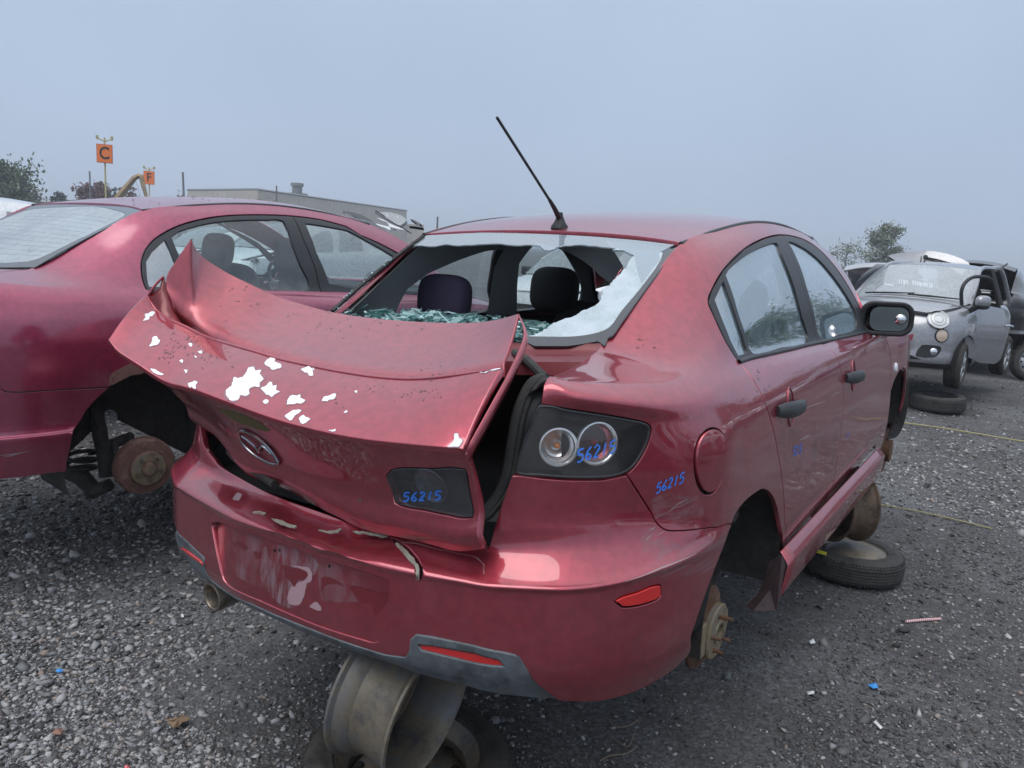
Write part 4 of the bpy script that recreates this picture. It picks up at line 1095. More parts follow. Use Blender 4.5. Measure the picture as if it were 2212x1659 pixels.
# ---- seats and head restraints
def pillow(name, c, d, mt, parent, tilt=0.12, p=3.2, n=(20, 14)):
    V = []; F = []
    for i in range(n[1]+1):
        f = -math.pi/2+math.pi*i/n[1]
        for j in range(n[0]):
            t = 2*math.pi*j/n[0]
            sg = lambda v, e_: math.copysign(abs(v)**e_, v)
            V.append((sg(math.cos(f), 2/p)*sg(math.cos(t), 2/p)*d[0]/2, sg(math.cos(f), 2/p)*sg(math.sin(t), 2/p)*d[1]/2, sg(math.sin(f), 2/p)*d[2]/2))
    for i in range(n[1]):
        for j in range(n[0]): F.append((i*n[0]+j, i*n[0]+(j+1) % n[0], (i+1)*n[0]+(j+1) % n[0], (i+1)*n[0]+j))
    Rm = np.array(Matrix.Rotation(-tilt, 3, 'X')); V = np.array(V) @ Rm.T+np.array(c)
    return mesh(name, V, F, mt, parent)
hr = CARF.at((960, 645), 'y', 1.30)
rs = pillow('rear_seat', (0, 1.36, .72), (1.25, .20, .62), M['purple'], car, .25)
pillow('head_restraint', (hr[0], 1.30, hr[2]+.0), (.25, .12, .20), M['purple'], rs)
hr2 = CARF.at((1300, 665), 'y', 1.30)
pillow('head_restraint', (.36, 1.30, hr[2]+.0), (.25, .12, .20), M['purple'], rs)
for x in (-.36, .36):
    s_ = pillow('front_seat', (x, 2.25, .72), (.50, .20, .66), M['blackfab'], car, .25)
    c_ = CARF.at((1197, 640), 'y', 2.28) if x < 0 else np.array([.36, 2.28, 1.12])
    pillow('head_restraint', (c_[0] if x < 0 else .36, 2.28, 1.08), (.27, .12, .24), M['blackfab'], s_)
    pillow('seat_cushion', (x, 2.6, .42), (.50, .55, .20), M['blackfab'], s_, 0)
mb = MB(); t = np.linspace(0, 2*math.pi, 32, endpoint=False)
wc = np.array([-.36, 2.82, .88]); Rw = np.array(Matrix.Rotation(math.radians(-62), 3, 'X'))
mb.tube(np.stack([np.cos(t)*.185, np.sin(t)*.185, t*0], 1) @ Rw.T+wc, .014, 8, closed=True)
for a in (0.2, 2.9, 4.7): mb.tube([wc, wc+Rw @ np.array([math.cos(a)*.18, math.sin(a)*.18, 0])], .013, 6)
mb.lathe([(0, .02), (.06, .01), (.07, -.02)], wc, Rw @ np.array([0, 0, 1.]), 16)
mb.build('steering_wheel', M['black'], car)
mb = MB(); mb.box((0, 3.16, .86), (1.35, .42, .20)); mb.build('dashboard', M['black'], car)

# ---- door mirror
mc = CARF.at((1916, 689), 'y', 3.02)
def rrect(w, h, r, n=7):
    P = []
    for cx, cy, a0 in ((w/2-r, h/2-r, 0), (-w/2+r, h/2-r, 90), (-w/2+r, -h/2+r, 180), (w/2-r, -h/2+r, 270)):
        for k in range(n): a = math.radians(a0+90*k/(n-1)); P.append((cx+r*math.cos(a), cy+r*math.sin(a)))
    return np.array(P)
yawm = math.radians(18)
Rm = np.array(Matrix.Rotation(yawm, 3, 'Z'))
def sec(w, h, r, y, z=0): return np.array([(x, y, zz+z) for x, zz in rrect(w, h, r)]) @ Rm.T+mc
mir = loft('door_mirror', [sec(.205, .125, .045, .004), sec(.235, .155, .055, -.004), sec(.245, .168, .06, .0), sec(.245, .168, .06, .03), sec(.20, .14, .055, .075), sec(.12, .08, .035, .105), sec(.02, .02, .008, .112)], M['black'], car, close_u=True, sharp=60)
mb = MB(); P = sec(.175, .118, .042, .0); P = P+Rm @ np.array([.010, 0, 0]); mb.add(np.concatenate([P, [P.mean(0)]]), [(i, (i+1) % len(P), len(P)) for i in range(len(P))])
M['mirror'] = mat('mirror_glass', (.30, .36, .38), .05, 1.)
mb.build('mirror_glass', M['mirror'], mir)
mb = MB(); mb.lathe([(0, .014), (.012, .0125), (.022, .008), (.027, .0)], mc+Rm @ np.array([.062, .0, .0]), Rm @ np.array([0, -1., 0]), 20); mb.build('blind_spot_bubble', M['chrome'], mir)
mb = MB(); mb.tube([mc+Rm @ np.array([-.09, .04, -.02]), (.80, 3.06, mc[2]-.05)], [.04, .035], 10); mb.build('mirror_arm', M['black'], mir)

# ---- door handles with finger cups
def handle(px0, px1, parent, drop):
    a, b = RIGHT.hit(px0), RIGHT.hit(px1)
    L = np.array([a+(b-a)*t for t in np.linspace(0, 1, 9)]); X = RIGHT.ev(L); N = RIGHT.frame_at(L)[2]
    lift = np.array([.004, .018, .028, .032, .033, .032, .028, .018, .006])[:, None]
    mb = MB(); mb.tube(X+N*lift, [.018, .025, .027, .026, .025, .024, .022, .019, .014], 14, flat=(N[4], .50))
    mb.build('door_handle', M['trim'], parent)
    c_ = a*.45+b*.55
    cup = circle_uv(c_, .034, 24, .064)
    panel('handle_cup', RIGHT, cup, M['hollow_red'], parent, off=.0015, skirt=0, gap=0, res=.012)  # flat patch, the shade of the recess is put into its darker red
    ribbon('handle_cup_rim', RIGHT, cup, .004, M['red'], parent, off=.001, height=.003, closed=True)
handle(R4([(748, 1250)])[0], R4([(890, 1205)])[0], rd, 0)
handle(R4([(1155, 1055)])[0], R4([(1238, 1028)])[0], fdoor, 0)
for (p, q, w) in (((885, 1420), (950, 1390), .006), ((910, 1235), (1040, 1190), .004), ((1060, 1165), (1135, 1130), .003)):
    ribbon('scuff', RIGHT, RIGHT.pix(R4([p, ((p[0]+q[0])/2, (p[1]+q[1])/2-3), q])), [w*.3, w, w*.2], M['scuff'], rd, off=.0008)
uv = RIGHT.hit(R4([(1452, 990)])[0]); X = RIGHT.ev(uv)[0]; N = RIGHT.frame_at(uv)[2][0]
mb = MB(); mb.lathe([(0, .010), (.020, .008), (.027, .0)], X, N, 20); mb.build('side_repeater', M['primer'], fen)

# ---- side skirt, splash flap, wheel well, hub
prof = [(.872, .320), (.878, .318), (.904, .288), (.908, .280), (.907, .272), (.903, .215), (.888, .158), (.86, .145)]
sk = []
for y in np.linspace(1.40, 3.26, 20):
    dz = -.030*(y-1.4)/1.86
    sk.append([(x-.01*(y-1.4)/1.8, y+.05*(z-.3)/.15*(1 if y < 1.41 else 0), z+dz) for x, z in prof])
loft('side_skirt', sk, M['red'], car, thick=.003)
sk = [[(-x, y, z) for x, y, z in r_] for r_ in sk]; loft('side_skirt', sk, M['red'], car)
fp = [CARF.at(p, 'x', x) for p, x in zip(R7([(1485, 412), (1560, 375), (1582, 450), (1530, 682), (1400, 684), (1352, 655), (1430, 575), (1470, 490)]), (.86, .90, .90, .90, .84, .80, .83, .85))]
mb = MB(); mb.add(np.concatenate([fp, np.array(fp)+[0, .004, 0]]), [tuple(range(8)), tuple(range(15, 7, -1))]+[(i, (i+1) % 8, 8+(i+1) % 8, 8+i) for i in range(8)])
M['flap'] = rusty('scuffed_flap', (.055, .030, .036), (.08, .05, .05), (.03, .022, .025), 10, .6, 0)
mb.build('splash_flap', M['flap'], car, smooth=False)
for s_ in (1, -1):
    mb = MB(); th = np.linspace(-.25, math.pi+.15, 26); V = []
    for t in th:
        r_ = .362
        V += [(s_*.868, 1.06+r_*math.cos(t), .29+r_*math.sin(t)), (s_*.60, 1.06+(r_-.03)*math.cos(t), .29+(r_-.03)*math.sin(t)), (s_*.585, 1.06+.2*math.cos(t), .29+.2*math.sin(t))]
    mb.add(V, [f for i in range(len(th)-1) for f in ((3*i, 3*i+3, 3*i+4, 3*i+1), (3*i+1, 3*i+4, 3*i+5, 3*i+2))])
    mb.build('wheel_well', M['dirtyblack'], car)
    mb = MB(); V = []
    for t in np.linspace(-.1, math.pi+.1, 22):
        r_ = .362
        V += [(s_*.85, 3.60+r_*math.cos(t), .32+r_*math.sin(t)), (s_*.58, 3.60+(r_-.03)*math.cos(t), .32+(r_-.03)*math.sin(t))]
    mb.add(V, [(2*i, 2*i+2, 2*i+3, 2*i+1) for i in range(21)]); mb.build('wheel_well', M['dirtyblack'], car)
def hub(parent, c, s_, droop=0):
    c = np.array(c, float); ax = np.array([s_, 0, -.04])
    mb = MB(); mb.lathe([(.060, -.055), (.125, -.055), (.132, -.050), (.132, -.040), (.125, -.036), (.09, -.034), (.088, -.015)], c, ax, 40)
    h = mb.build('brake_disc', M['rust'], parent)
    mb = MB(); mb.lathe([(.088, -.02), (.088, .0), (.084, .004), (.036, .004), (.034, .010), (.030, .010), (.028, -.03), (0, -.03)], c, ax, 36)
    mb.build('hub_flange', M['hubsteel'], h)
    for k in range(5):
        a = .5+k*2*math.pi/5
        mb = MB(); p = c+np.array([0, math.cos(a)*.057, math.sin(a)*.057]); mb.tube([p, p+ax*.010, p+ax*.032], [.008, .0062, .0058], 8); mb.build('wheel_stud', M['rust'], h)
    mb = MB(); mb.box(c+[s_*-.030, -.112, .015], (.060, .040, .105)); mb.box(c+[s_*-.070, -.10, .02], (.035, .07, .08)); mb.tube([c+[s_*-.02, -.115, .075], c+[s_*-.02, -.115, -.045]], .011, 8)
    bmo = mb.build('brake_caliper', M['hubsteel'], parent)
    bv = bmo.modifiers.new('bevel', 'BEVEL'); bv.width = .012; bv.segments = 2
    return h
hub(car, (.815, .985, .185), 1)
hub(car, (-.815, .985, .185), -1)
mb = MB(); mb.tube([(.72, .98, .19), (.35, 1.05, .26), (0, 1.1, .3)], [.03, .028, .03], 10); mb.tube([(-.72, .98, .19), (-.35, 1.05, .26), (0, 1.1, .3)], [.03, .028, .03], 10)
mb.tube([(.70, 1.0, .20), (.66, 1.03, .60)], [.026, .03], 10); mb.tube([(.74, .95, .21), (.70, .93, .36)], [.045, .05], 12)
mb.tube([(.72, 1.0, .17), (.62, 1.7, .28)], .022, 8); mb.build('rear_suspension', M['dirtyblack'], car)
# front corner: torn liner and rusty hub
Lf = [CARF.at(p, 'x', x) for p, x in zip(R4([(1535, 1050), (1528, 1180), (1505, 1310), (1470, 1390), (1425, 1412)]), (.87, .87, .85, .83, .80))]
Lf = smooth_poly(Lf, 4)
loft('torn_liner', [Lf, Lf+[-.05, -.04, .0], Lf+[-.16, -.03, .01]], M['dirtyblack'], car, thick=.004)
c_ = CARF.at(R4([(1395, 1480)])[0], 'x', .78)
mb = MB(); mb.lathe([(.05, -.03), (.14, -.03), (.14, -.005), (.07, -.005), (.07, .03), (0, .03)], c_, (1, 0, 0), 30); mb.build('brake_disc', M['rust'], car)

# ---- washed-out streaks, scraped film and rain flecks: thin films with gaps
def film(name, col, cover, scale=(60, 60, 9), lo=.45, hi=.62, rough=.7):
    m_ = mat(name, col, rough); t = NT(m_); n_ = t.noise(t.coord(scale), 1.0, 5, .7)
    t.l(t.math('MULTIPLY', t.val(n_, lo, hi), cover), t.b.inputs['Alpha']); return m_
M['wash'] = film('pale_wash', (.46, .34, .38), .55, (34, 34, 5), .42, .66)
M['wash2'] = film('pale_wash_thin', (.44, .32, .36), .28, (20, 20, 7), .42, .68)
M['scrape'] = film('scraped_film', (.40, .30, .33), .28, (30, 5, 45), .46, .66)
M['mudfilm'] = film('mud_film', (.24, .18, .18), .34, (9, 9, 9), .42, .75)
M['fleck'] = mat('dark_rain_fleck', (.13, .012, .018), .3, 0, .8)
def dcl(surf, px, mt, parent, off, name='washed_film'): return decal(name, surf, smooth_poly(px, 2, True), mt, parent, off, .02, 0)
dcl(BODY, R6([(590, 690), (700, 680), (860, 740), (900, 790), (860, 880), (800, 1010), (720, 1000), (620, 900), (580, 800)]), M['wash'], bumper, -.0136)
dcl(BODY, R6([(880, 780), (1240, 880), (1230, 960), (1000, 990), (880, 940)]), M['wash2'], bumper, -.0136)
dcl(BODY, R6([(420, 600), (600, 660), (640, 900), (500, 860), (440, 800)]), M['wash2'], bumper, -.0136)
dcl(RIGHT, R5([(1110, 940), (1250, 900), (1420, 930), (1440, 1030), (1380, 1100), (1250, 1120), (1160, 1090), (1110, 1010)]), M['scrape'], quarter, .0008, 'scraped_film')
dcl(BODY, R7([(790, 200), (900, 250), (1000, 320), (1180, 250), (1250, 230), (1200, 420), (1060, 480), (900, 520), (800, 420), (780, 300)]), M['scrape'], bumper, .0008, 'scraped_film')
dcl(BODY, R7([(330, 1205), (340, 1110), (520, 1090), (760, 1040), (960, 900), (1010, 960), (960, 1050), (850, 1105), (700, 1170), (500, 1205)]), M['mudfilm'], bumper, .0008, 'mud_film')
dcl(RIGHT, R5([(1600, 1040), (1640, 990), (1670, 1010), (1640, 1090), (1560, 1100), (1480, 1105), (1490, 1080)]), M['mudfilm'], quarter, .0008, 'mud_film')
dcl(RIGHT, R4([(700, 1420), (900, 1330), (1120, 1280), (1130, 1400), (1100, 1560), (950, 1640), (800, 1640)]), M['mudfilm'], rd, .0008, 'mud_film')
#dcl(LR, R6([(560, 150), (900, 260), (1250, 330), (1260, 420), (1000, 360), (700, 300)]), M['mudfilm'], lid, .0008, 'mud_film')
def flecks(surf, areas, parent, off=.0006, s0=2.2):
    mb = MB()
    for (cx, cy, rx, ry, n_) in areas:
        for i in range(n_):
            p = (cx+random.gauss(0, rx), cy+random.gauss(0, ry)); a = random.uniform(-.5, .9); l_ = s0*random.uniform(.5, 1.6); w_ = l_*random.uniform(.3, .7)
            d_ = ((math.cos(a)*l_, -math.sin(a)*l_), (math.sin(a)*w_, math.cos(a)*w_))
            uv = surf.pix([(p[0]+x*d_[0][0]+y*d_[1][0], p[1]+x*d_[0][1]+y*d_[1][1]) for x, y in ((1, 0), (.5, .8), (-.5, .9), (-1, 0), (-.4, -.8), (.5, -.7))])
            mb.add(surf.ev(uv)+surf.frame_at(uv)[2]*off, [tuple(range(6))])
    o = mesh('rain_flecks', mb.V, mb.F, M['fleck'], parent, False); o['kind'] = 'stuff'
flecks(SPF, [(410, 735, 26, 14, 40), (370, 760, 20, 12, 24), (450, 770, 25, 12, 22), (800, 850, 60, 18, 24), (920, 850, 30, 12, 16)], spo)
flecks(LT, [(500, 640, 30, 14, 10), (800, 705, 90, 14, 22), (640, 670, 40, 10, 8), (960, 800, 40, 12, 14)], lid)
flecks(RIGHT, [(1385, 740, 14, 8, 12), (1370, 560, 8, 22, 8), (1640, 830, 10, 30, 14)], quarter, s0=2.6)
# ---- yard numbers in blue marker
D5 = {'5': [[(.9, 0), (.15, .05), (.05, .45)], [(.05, .45), (.7, .45), (.85, .75), (.45, 1.0), (0, .95)]],
      '6': [[(.75, 0), (.2, .4), (.1, .85), (.55, 1.0), (.85, .75), (.5, .55), (.12, .75)]],
      '2': [[(.05, .2), (.45, 0), (.85, .2), (.5, .6), (.05, 1.0)], [(.05, 1.0), (.9, .95)]],
      '1': [[(.5, 0), (.42, .5), (.4, 1.0)]]}
def number(txt, org, adv, up, wid):
    """strokes of a number; org lower left of first digit in photo units, adv step per digit, up = height vector"""
    out = []
    for i, ch in enumerate(txt):
        o = np.array(org)+np.array(adv)*i
        for st in D5[ch]:
            out.append([tuple(o+np.array(adv)*.78*x+np.array(up)*(1-y)) for x, y in st])
    return out
strokes('marker_number', RIGHT, number('56215', (1195+50, 998), (17.2, -4.6), (3, -27), 0), .0040, M['blue_ink'], lamp, off=.0045)
strokes('marker_number', RIGHT, number('56215', (1416, 1066), (12.4, -5.2), (4, -22), 0), .0040, M['blue_ink'], quarter, off=.0012)
strokes('marker_number', LR, number('56215', (872, 1082), (17, -.8), (3, -19), 0), .0048, M['blue_ink'], lens2, off=.003)
strokes('marker_number', RIGHT, number('5215', (1713, 984), (4.6, -1.6), (2, -19), 0), .005, M['blue_ink'], rd, off=.0012)
strokes('marker_number', RIGHT, [R4([(1160, 1390), (1155, 1410)]), R4([(1166, 1385), (1174, 1384), (1170, 1408)])], .005, M['blue_ink'], fdoor, off=.0012)
# ------------------------------------------------------------------ neighbouring red sedan on the left
GR2 = G14.copy()
for s_ in range(NS):
    p, n_ = HALF[s_], NRM[s_]
    for r, off in ((0, .03), (1, -.004), (2, .012), (3, .006), (4, .004), (5, .004), (6, .010), (7, .032)):
        if s_ <= 9 or r in (1, 2):
            z = {0: .235, 1: .40, 2: .475, 3: .60, 4: .66, 5: .72, 6: .83, 7: .915}[r] if s_ <= 9 else GR[s_, r, 2]
            q = p-n_*(off if s_ <= 9 else OFFR[r][s_]); GR2[s_, r] = (q[0], q[1], z)
    if s_ < 4:
        for r in range(8, 14): GR2[s_, r] = GR2[s_, 7]+np.array([0, .03, .012])*(r-7)
GR2 = np.concatenate([GR2[:, :4], (GR2[:, 3:4]+GR2[:, 4:5])/2, GR2[:, 4:]], 1)
GL2 = GR2[:0:-1]*[-1, 1, 1]
LEFTF = Frame(np.eye(3), (-2.65, -.25, .35))
LS = Surf(GR2, LEFTF, 6, 6, knots=(RIGHT.ku, RIGHT.kv))
car2 = empty('parked_sedan', LEFTF, 'crimson sedan without wheels beside the wrecked car, misted rear window and rusty brake drum', 'car')
splitL = LS.pix(R2([(690, 236), (300, 256), (120, 268), (40, 264), (5, 245)]))
wL = R1([(2190, 640), (2030, 597), (1840, 573), (1660, 566), (1500, 568), (1380, 577), (1250, 600), (1140, 632), (1060, 668), (975, 722), (920, 785), (893, 860), (893, 930), (905, 990), (922, 1035)])
WL = LS.pix(smooth_poly(wL, 2))
beltL = LS.xyz([(.785, y, z) for y, z in ((1.10, 1.005), (1.6, 1.0), (2.2, .985), (2.9, .955))])
front_top = LS.xyz([(.69, 3.0, 1.12), (.66, 2.75, 1.22), (.64, 2.5, 1.30)])
aL = LS.xyz([(.86, 1.01+.385*math.cos(t), .265+.385*math.sin(t)) for t in np.linspace(-.05, math.pi+.05, 24)])
iA = int(np.argmin(np.linalg.norm(LS.ev(aL)-LS.ev(splitL[:1]), axis=1)))-1
m5 = M['red2']
qo = np.concatenate([[(ku[5], kv[8]), (ku[5]+.05, VM)], [(u, VM) for u in ku[6:17]], [(ku[16], kv[12])], front_top, WL, GAPR[2:4], LS.xyz([(.87, 1.30, .72), (.87, 1.38, .52)]), aL[2:iA+1], splitL[:-1], [(ku[5], kv[3])]])
panel('quarter_panel', LS, qo, m5, car2, res=.03)
panel('quarter_panel', LS, qo, m5, car2, res=.05, mirror=True)
bo = np.concatenate([[(ku[3], kv[5]), (ku[5], kv[4])], splitL[::-1], aL[iA+1:], [(ku[8], kv[0]+.01), (ku[5], kv[0]+.01), (ku[3], kv[0]+.01)]])
panel('rear_bumper', LS, bo, m5, car2, res=.03)
panel('rear_bumper', LS, bo, m5, car2, res=.05, mirror=True)
dl = np.concatenate([beltL, [yz(3.0, kv[7]), yz(3.2, kv[3]), yz(3.2, sill_v), yz(2.2, sill_v), yz(1.45, sill_v)], LS.xyz([(.87, 1.385, .52), (.87, 1.31, .72)]), GAPR[3:1:-1]])
panel('door_side', LS, dl, m5, car2, res=.04); panel('door_side', LS, dl, m5, car2, res=.06, mirror=True)
fl_ = np.concatenate([[yz(3.02, kv[8]), yz(3.0, kv[9]), (ku[16], VM), (ku[17], VM), (ku[18], VM), (ku[19]-.02, VM), (ku[19]-.02, kv[1])], LS.xyz([(.88, 3.6+.37*math.cos(t), .30+.37*math.sin(t)) for t in np.linspace(.1, math.pi-.1, 12)]), [yz(3.22, kv[1])]])
for mir in (False, True): panel('front_fender', LS, fl_, m5, car2, res=.06, mirror=mir)
pnR = LS.pix(smooth_poly(R1([(1085, 708), (1200, 652), (1350, 617), (1500, 603), (1700, 600), (1792, 606), (1850, 760), (1905, 900), (1962, 1040), (1750, 1042), (1500, 1040), (1215, 1036), (1150, 890)]), 2, True))
pnQ = LS.pix(R1([(1042, 727), (965, 800), (925, 865), (930, 950), (945, 1020), (1180, 1025), (1110, 880)]))
pnF = np.concatenate([LS.pix(R1([(1930, 622), (2060, 640), (2200, 668)])), LS.xyz([(.66, 2.55, 1.265), (.70, 2.8, 1.16), (.755, 3.0, 1.03), (.785, 2.9, .975), (.785, 2.45, .985)]), LS.pix(R1([(2082, 1000), (2000, 800)]))])
fo1 = np.concatenate([LS.pix(R1([(1850, 577), (1920, 730), (1990, 900), (2030, 1045)])), beltL[::-1][1:3], LS.pix(R1([(930, 1040), (909, 985), (897, 930), (897, 862), (924, 787), (978, 725), (1063, 671), (1142, 635), (1252, 603), (1382, 580), (1500, 571), (1660, 569)]))])
fo1 = np.concatenate([LS.pix(R1([(1850, 577), (1920, 730), (1990, 900), (2030, 1052), (1700, 1056), (1300, 1052), (935, 1042), (909, 985), (897, 930), (897, 862), (924, 787), (978, 725), (1063, 671), (1142, 635), (1252, 603), (1382, 580), (1500, 571), (1660, 569)]))])
fo2 = np.concatenate([LS.pix(R1([(2033, 1052), (1993, 900), (1923, 730), (1853, 577), (2030, 600), (2188, 643)])), LS.xyz([(.645, 2.52, 1.295), (.675, 2.78, 1.205), (.735, 3.05, 1.07), (.79, 3.0, .955), (.79, 2.6, .965)])])
for mir in (False, True):
    f_ = panel('window_frame', LS, fo1, M['trim'], car2, holes=[pnR, pnQ], off=-.001, gap=.001, res=.03, mirror=mir)
    panel('window_pane', LS, pnR, M['pane2'], f_, off=-.008, skirt=0, gap=-.004, res=.05, mirror=mir)
    panel('quarter_glass', LS, pnQ, M['pane'], f_, off=-.008, skirt=0, gap=-.004, res=.05, mirror=mir)
    f_ = panel('window_frame', LS, fo2, M['trim'], car2, holes=[pnF], off=-.001, gap=.001, res=.03, mirror=mir)
    panel('window_pane', LS, pnF, M['pane2'], f_, off=-.008, skirt=0, gap=-.004, res=.05, mirror=mir)
    cp2 = np.concatenate([[(u, VM) for u in ku[8:15]], fo1[:1], fo1[:6:-1], [(ku[9], kv[9])]])
    panel('pillar_lining', LS, cp2, M['greytrim'], car2, off=-.03, back=True, skirt=-.02, res=.06, mirror=mir)
ribbon('panel_seam', LS, LS.pix(R2([(690, 236), (500, 246), (300, 256), (120, 268), (40, 264), (5, 245)])), .004, M['dark'], car2, off=.0006)
ROOF2 = Surf(ROOF.c+np.array([0, 0, .0]), LEFTF, 6, 6)
rf2 = panel('roof', ROOF2, full(ROOF2), M['red2'], car2, gap=.004, res=.04)
M['debris'] = mat('dead_leaf_bits', (.035, .025, .018), .9)
mb = MB()
for i in range(60):
    X = ROOF2.ev([(RNG.uniform(ROOF2.ku[0]+.05, ROOF2.ku[-1]-.02), RNG.uniform(ROOF2.kv[0]+.02, ROOF2.kv[-1]-.1))])[0]
    a = RNG.uniform(0, 6.28); s_ = RNG.uniform(.004, .011)
    mb.add([X+np.array([math.cos(a+k)*s_*RNG.uniform(.5, 1), math.sin(a+k)*s_*RNG.uniform(.4, 1), .002+.004*RNG.random()]) for k in (0, 1.6, 3.1, 4.7)], [(0, 1, 2, 3)])
ob = mb.build('leaf_bits', M['debris'], rf2, smooth=False); ob['kind'] = 'stuff'
for s_ in (-1, 1):
    mb = MB(); mb.tube(smooth_poly(RE, 6)*[s_, 1, 1]+[0, 0, -.004], .0075, 8); mb.build('roof_moulding', M['trim'], rf2)
RW2 = Surf(RW.c, LEFTF, 6, 6)
kU, kV = RW2.ku, RW2.kv
ins = [(kU[0]+.10, kV[0]+.06), (kU[-1]-.10, kV[0]+.06), (kU[-1]-.06, kV[0]+.14), (kU[-1]-.05, kV[-1]-.14), (kU[-1]-.10, kV[-1]-.07), (kU[0]+.10, kV[-1]-.07), (kU[0]+.05, kV[-1]-.14), (kU[0]+.06, kV[0]+.14)]
ins = smooth_poly(ins, 2, True)
fr2 = panel('rear_window', RW2, full(RW2), M['frit'], car2, holes=[ins], off=-.004, skirt=.004, gap=.003, res=.04)
panel('window_pane', RW2, ins, M['fogpane'], fr2, off=-.0045, skirt=0, gap=-.003, res=.05)
M['wire'] = mat('heater_wire', (.26, .31, .34), .6)
mb = MB()
for k in range(11):
    v = kV[0]+.12+k*(kV[-1]-kV[0]-.26)/10
    X = RW2.ev([(u, v) for u in np.linspace(kU[0]+.09, kU[-1]-.09, 20)]); mb.tube(X-[0, 0, .0050], .0006, 4)
ob = mb.build('heater_wires', M['wire'], fr2); ob['kind'] = 'stuff'
WS2 = Surf(WS.c, LEFTF, 4, 6, flip=True)
panel('windscreen', WS2, full(WS2), M['windscreen'], car2, skirt=.004, res=.08)
HD2 = Surf(HD.c, LEFTF, 4, 4); panel('bonnet', HD2, full(HD2), M['red2'], car2, res=.08)
loft('front_bumper', fb, M['red2'], car2)
tl = [[(x*.54, .665-.075*(1-abs(x)**2.2), 1.07-.02*(1-x*x)) for x in np.linspace(-1, 1, 9)], [(x*.58, .36, 1.045+.012*(1-x*x)) for x in np.linspace(-1, 1, 9)], [(x*.60, .20-.09*(1-x*x), 1.03+.02*(1-x*x)) for x in np.linspace(-1, 1, 9)],
      [(x*.60, .17-.10*(1-x*x), .98) for x in np.linspace(-1, 1, 9)], [(x*.58, .14-.11*(1-x*x), .70) for x in np.linspace(-1, 1, 9)]]
TL = Surf(np.transpose(np.array(tl[::-1]), (1, 0, 2)), LEFTF, 4, 4)
panel('trunk_lid', TL, full(TL), M['red2'], car2, res=.05)
mb = MB(); mb.box((0, 2.4, .32), (1.55, 1.75, .06)); mb.box((0, .9, .62), (.95, .9, .10)); mb.box((0, .30, .60), (1.05, .24, .5)); mb.box((0, 3.6, .55), (1.1, .9, .5)); mb.box((0, 1.30, .80), (1.25, .06, .5)); mb.box((0, 1.0, 1.02), (1.2, .6, .02)); mb.box((0, 3.14, .86), (1.35, .42, .2))
mb.build('underbody', M['dirtyblack'], car2)
for x in (-.36, .36):
    s2 = pillow('front_seat', (x, 2.28, .74), (.50, .20, .68), M['greyfab'], car2, .25)
    c_ = LEFTF.at(R1([(1610, 830)])[0], 'y', 2.28)
    pillow('head_restraint', (x, 2.22, c_[2]+.02), (.27, .11, .22), M['greyfab'], s2)
    s2 = pillow('rear_seat', (x, 1.40, .70), (.56, .2, .56), M['greyfab'], car2, .25)
    pillow('head_restraint', (x, 1.36, 1.10), (.27, .11, .19), M['greyfab'], s2)
mb = MB(); t = np.linspace(0, 2*math.pi, 32, endpoint=False); wc = np.array([-.36, 2.80, .93])
mb.tube(np.stack([np.cos(t)*.185, np.sin(t)*.185, t*0], 1) @ Rw.T+wc, .014, 8, closed=True)
mb.tube([wc, wc+Rw @ np.array([.18, 0, 0])], .02, 6); mb.tube([wc, wc-Rw @ np.array([.18, 0, 0])], .02, 6)
mb.build('steering_wheel', M['greytrim'], car2)
# wheel well, drum, strut, coil spring, arm
for s_ in (1, -1):
    mb = MB(); V = []; th = np.linspace(-.35, math.pi+.35, 28)
    for t in th: V += [(s_*.85, 1.01+.392*math.cos(t), .265+.392*math.sin(t)), (s_*.56, 1.01+.37*math.cos(t), .265+.37*math.sin(t)), (s_*.50, 1.01+.04*math.cos(t), .36+.04*math.sin(t))]
    mb.add(V, [f for i in range(len(th)-1) for f in ((3*i, 3*i+3, 3*i+4, 3*i+1), (3*i+1, 3*i+4, 3*i+5, 3*i+2))])
    mb.build('wheel_well', M['dirtyblack'], car2)
dc = LEFTF.at((318, 1010), 'x', .80)
RZ = K(0, 1400, 800)
M['drumrust'] = rusty('brown_drum_rust', (.24, .13, .105), (.17, .09, .075), (.30, .18, .15), 12, .75, .2)
ax = np.array([.985, -.14, -.10])
mb = MB(); mb.lathe([(.05, -.07), (.128, -.07), (.136, -.06), (.136, -.015), (.130, -.004), (.085, .0), (.083, -.004), (.080, .016), (.034, .018), (.032, .030), (.026, .034), (0, .034)], dc, ax, 44)
dr = mb.build('brake_drum', M['drumrust'], car2)
mb = MB(); mb.lathe([(.080, .0155), (.079, .0195), (.036, .021), (.034, .019)], dc, ax, 40); mb.build('drum_face', M['hubsteel'], dr)
a1 = np.cross(ax, [0, 0, 1.]); a1 /= np.linalg.norm(a1); b1 = np.cross(ax, a1)
for k in range(5):
    t = k*2*math.pi/5+.35; p = dc+ax/np.linalg.norm(ax)*.020+(a1*math.cos(t)+b1*math.sin(t))*.057
    mb = MB(); mb.tube([p, p+ax*.008, p+ax*.022], [.009, .0075, .007], 8); mb.build('wheel_stud', M['pipe'], dr)
mb = MB(); mb.lathe([(0, .0345), (.018, .0348), (.026, .0342)], dc, ax, 20); mb.build('hub_cap', M['hubsteel'], dr)
P = lambda p, x: LEFTF.at(RZ([p])[0], 'x', x)
mb = MB(); mb.tube([P((1050, 620), .55), P((1100, 900), .58), P((1180, 1330), .62)], [.030, .034, .030], 12); mb.tube([P((1150, 1000), .60), P((1190, 1400), .63)], .037, 12); mb.build('strut', M['dirtyblack'], car2)
c0, c1 = P((905, 1120), .48), P((900, 1340), .48)
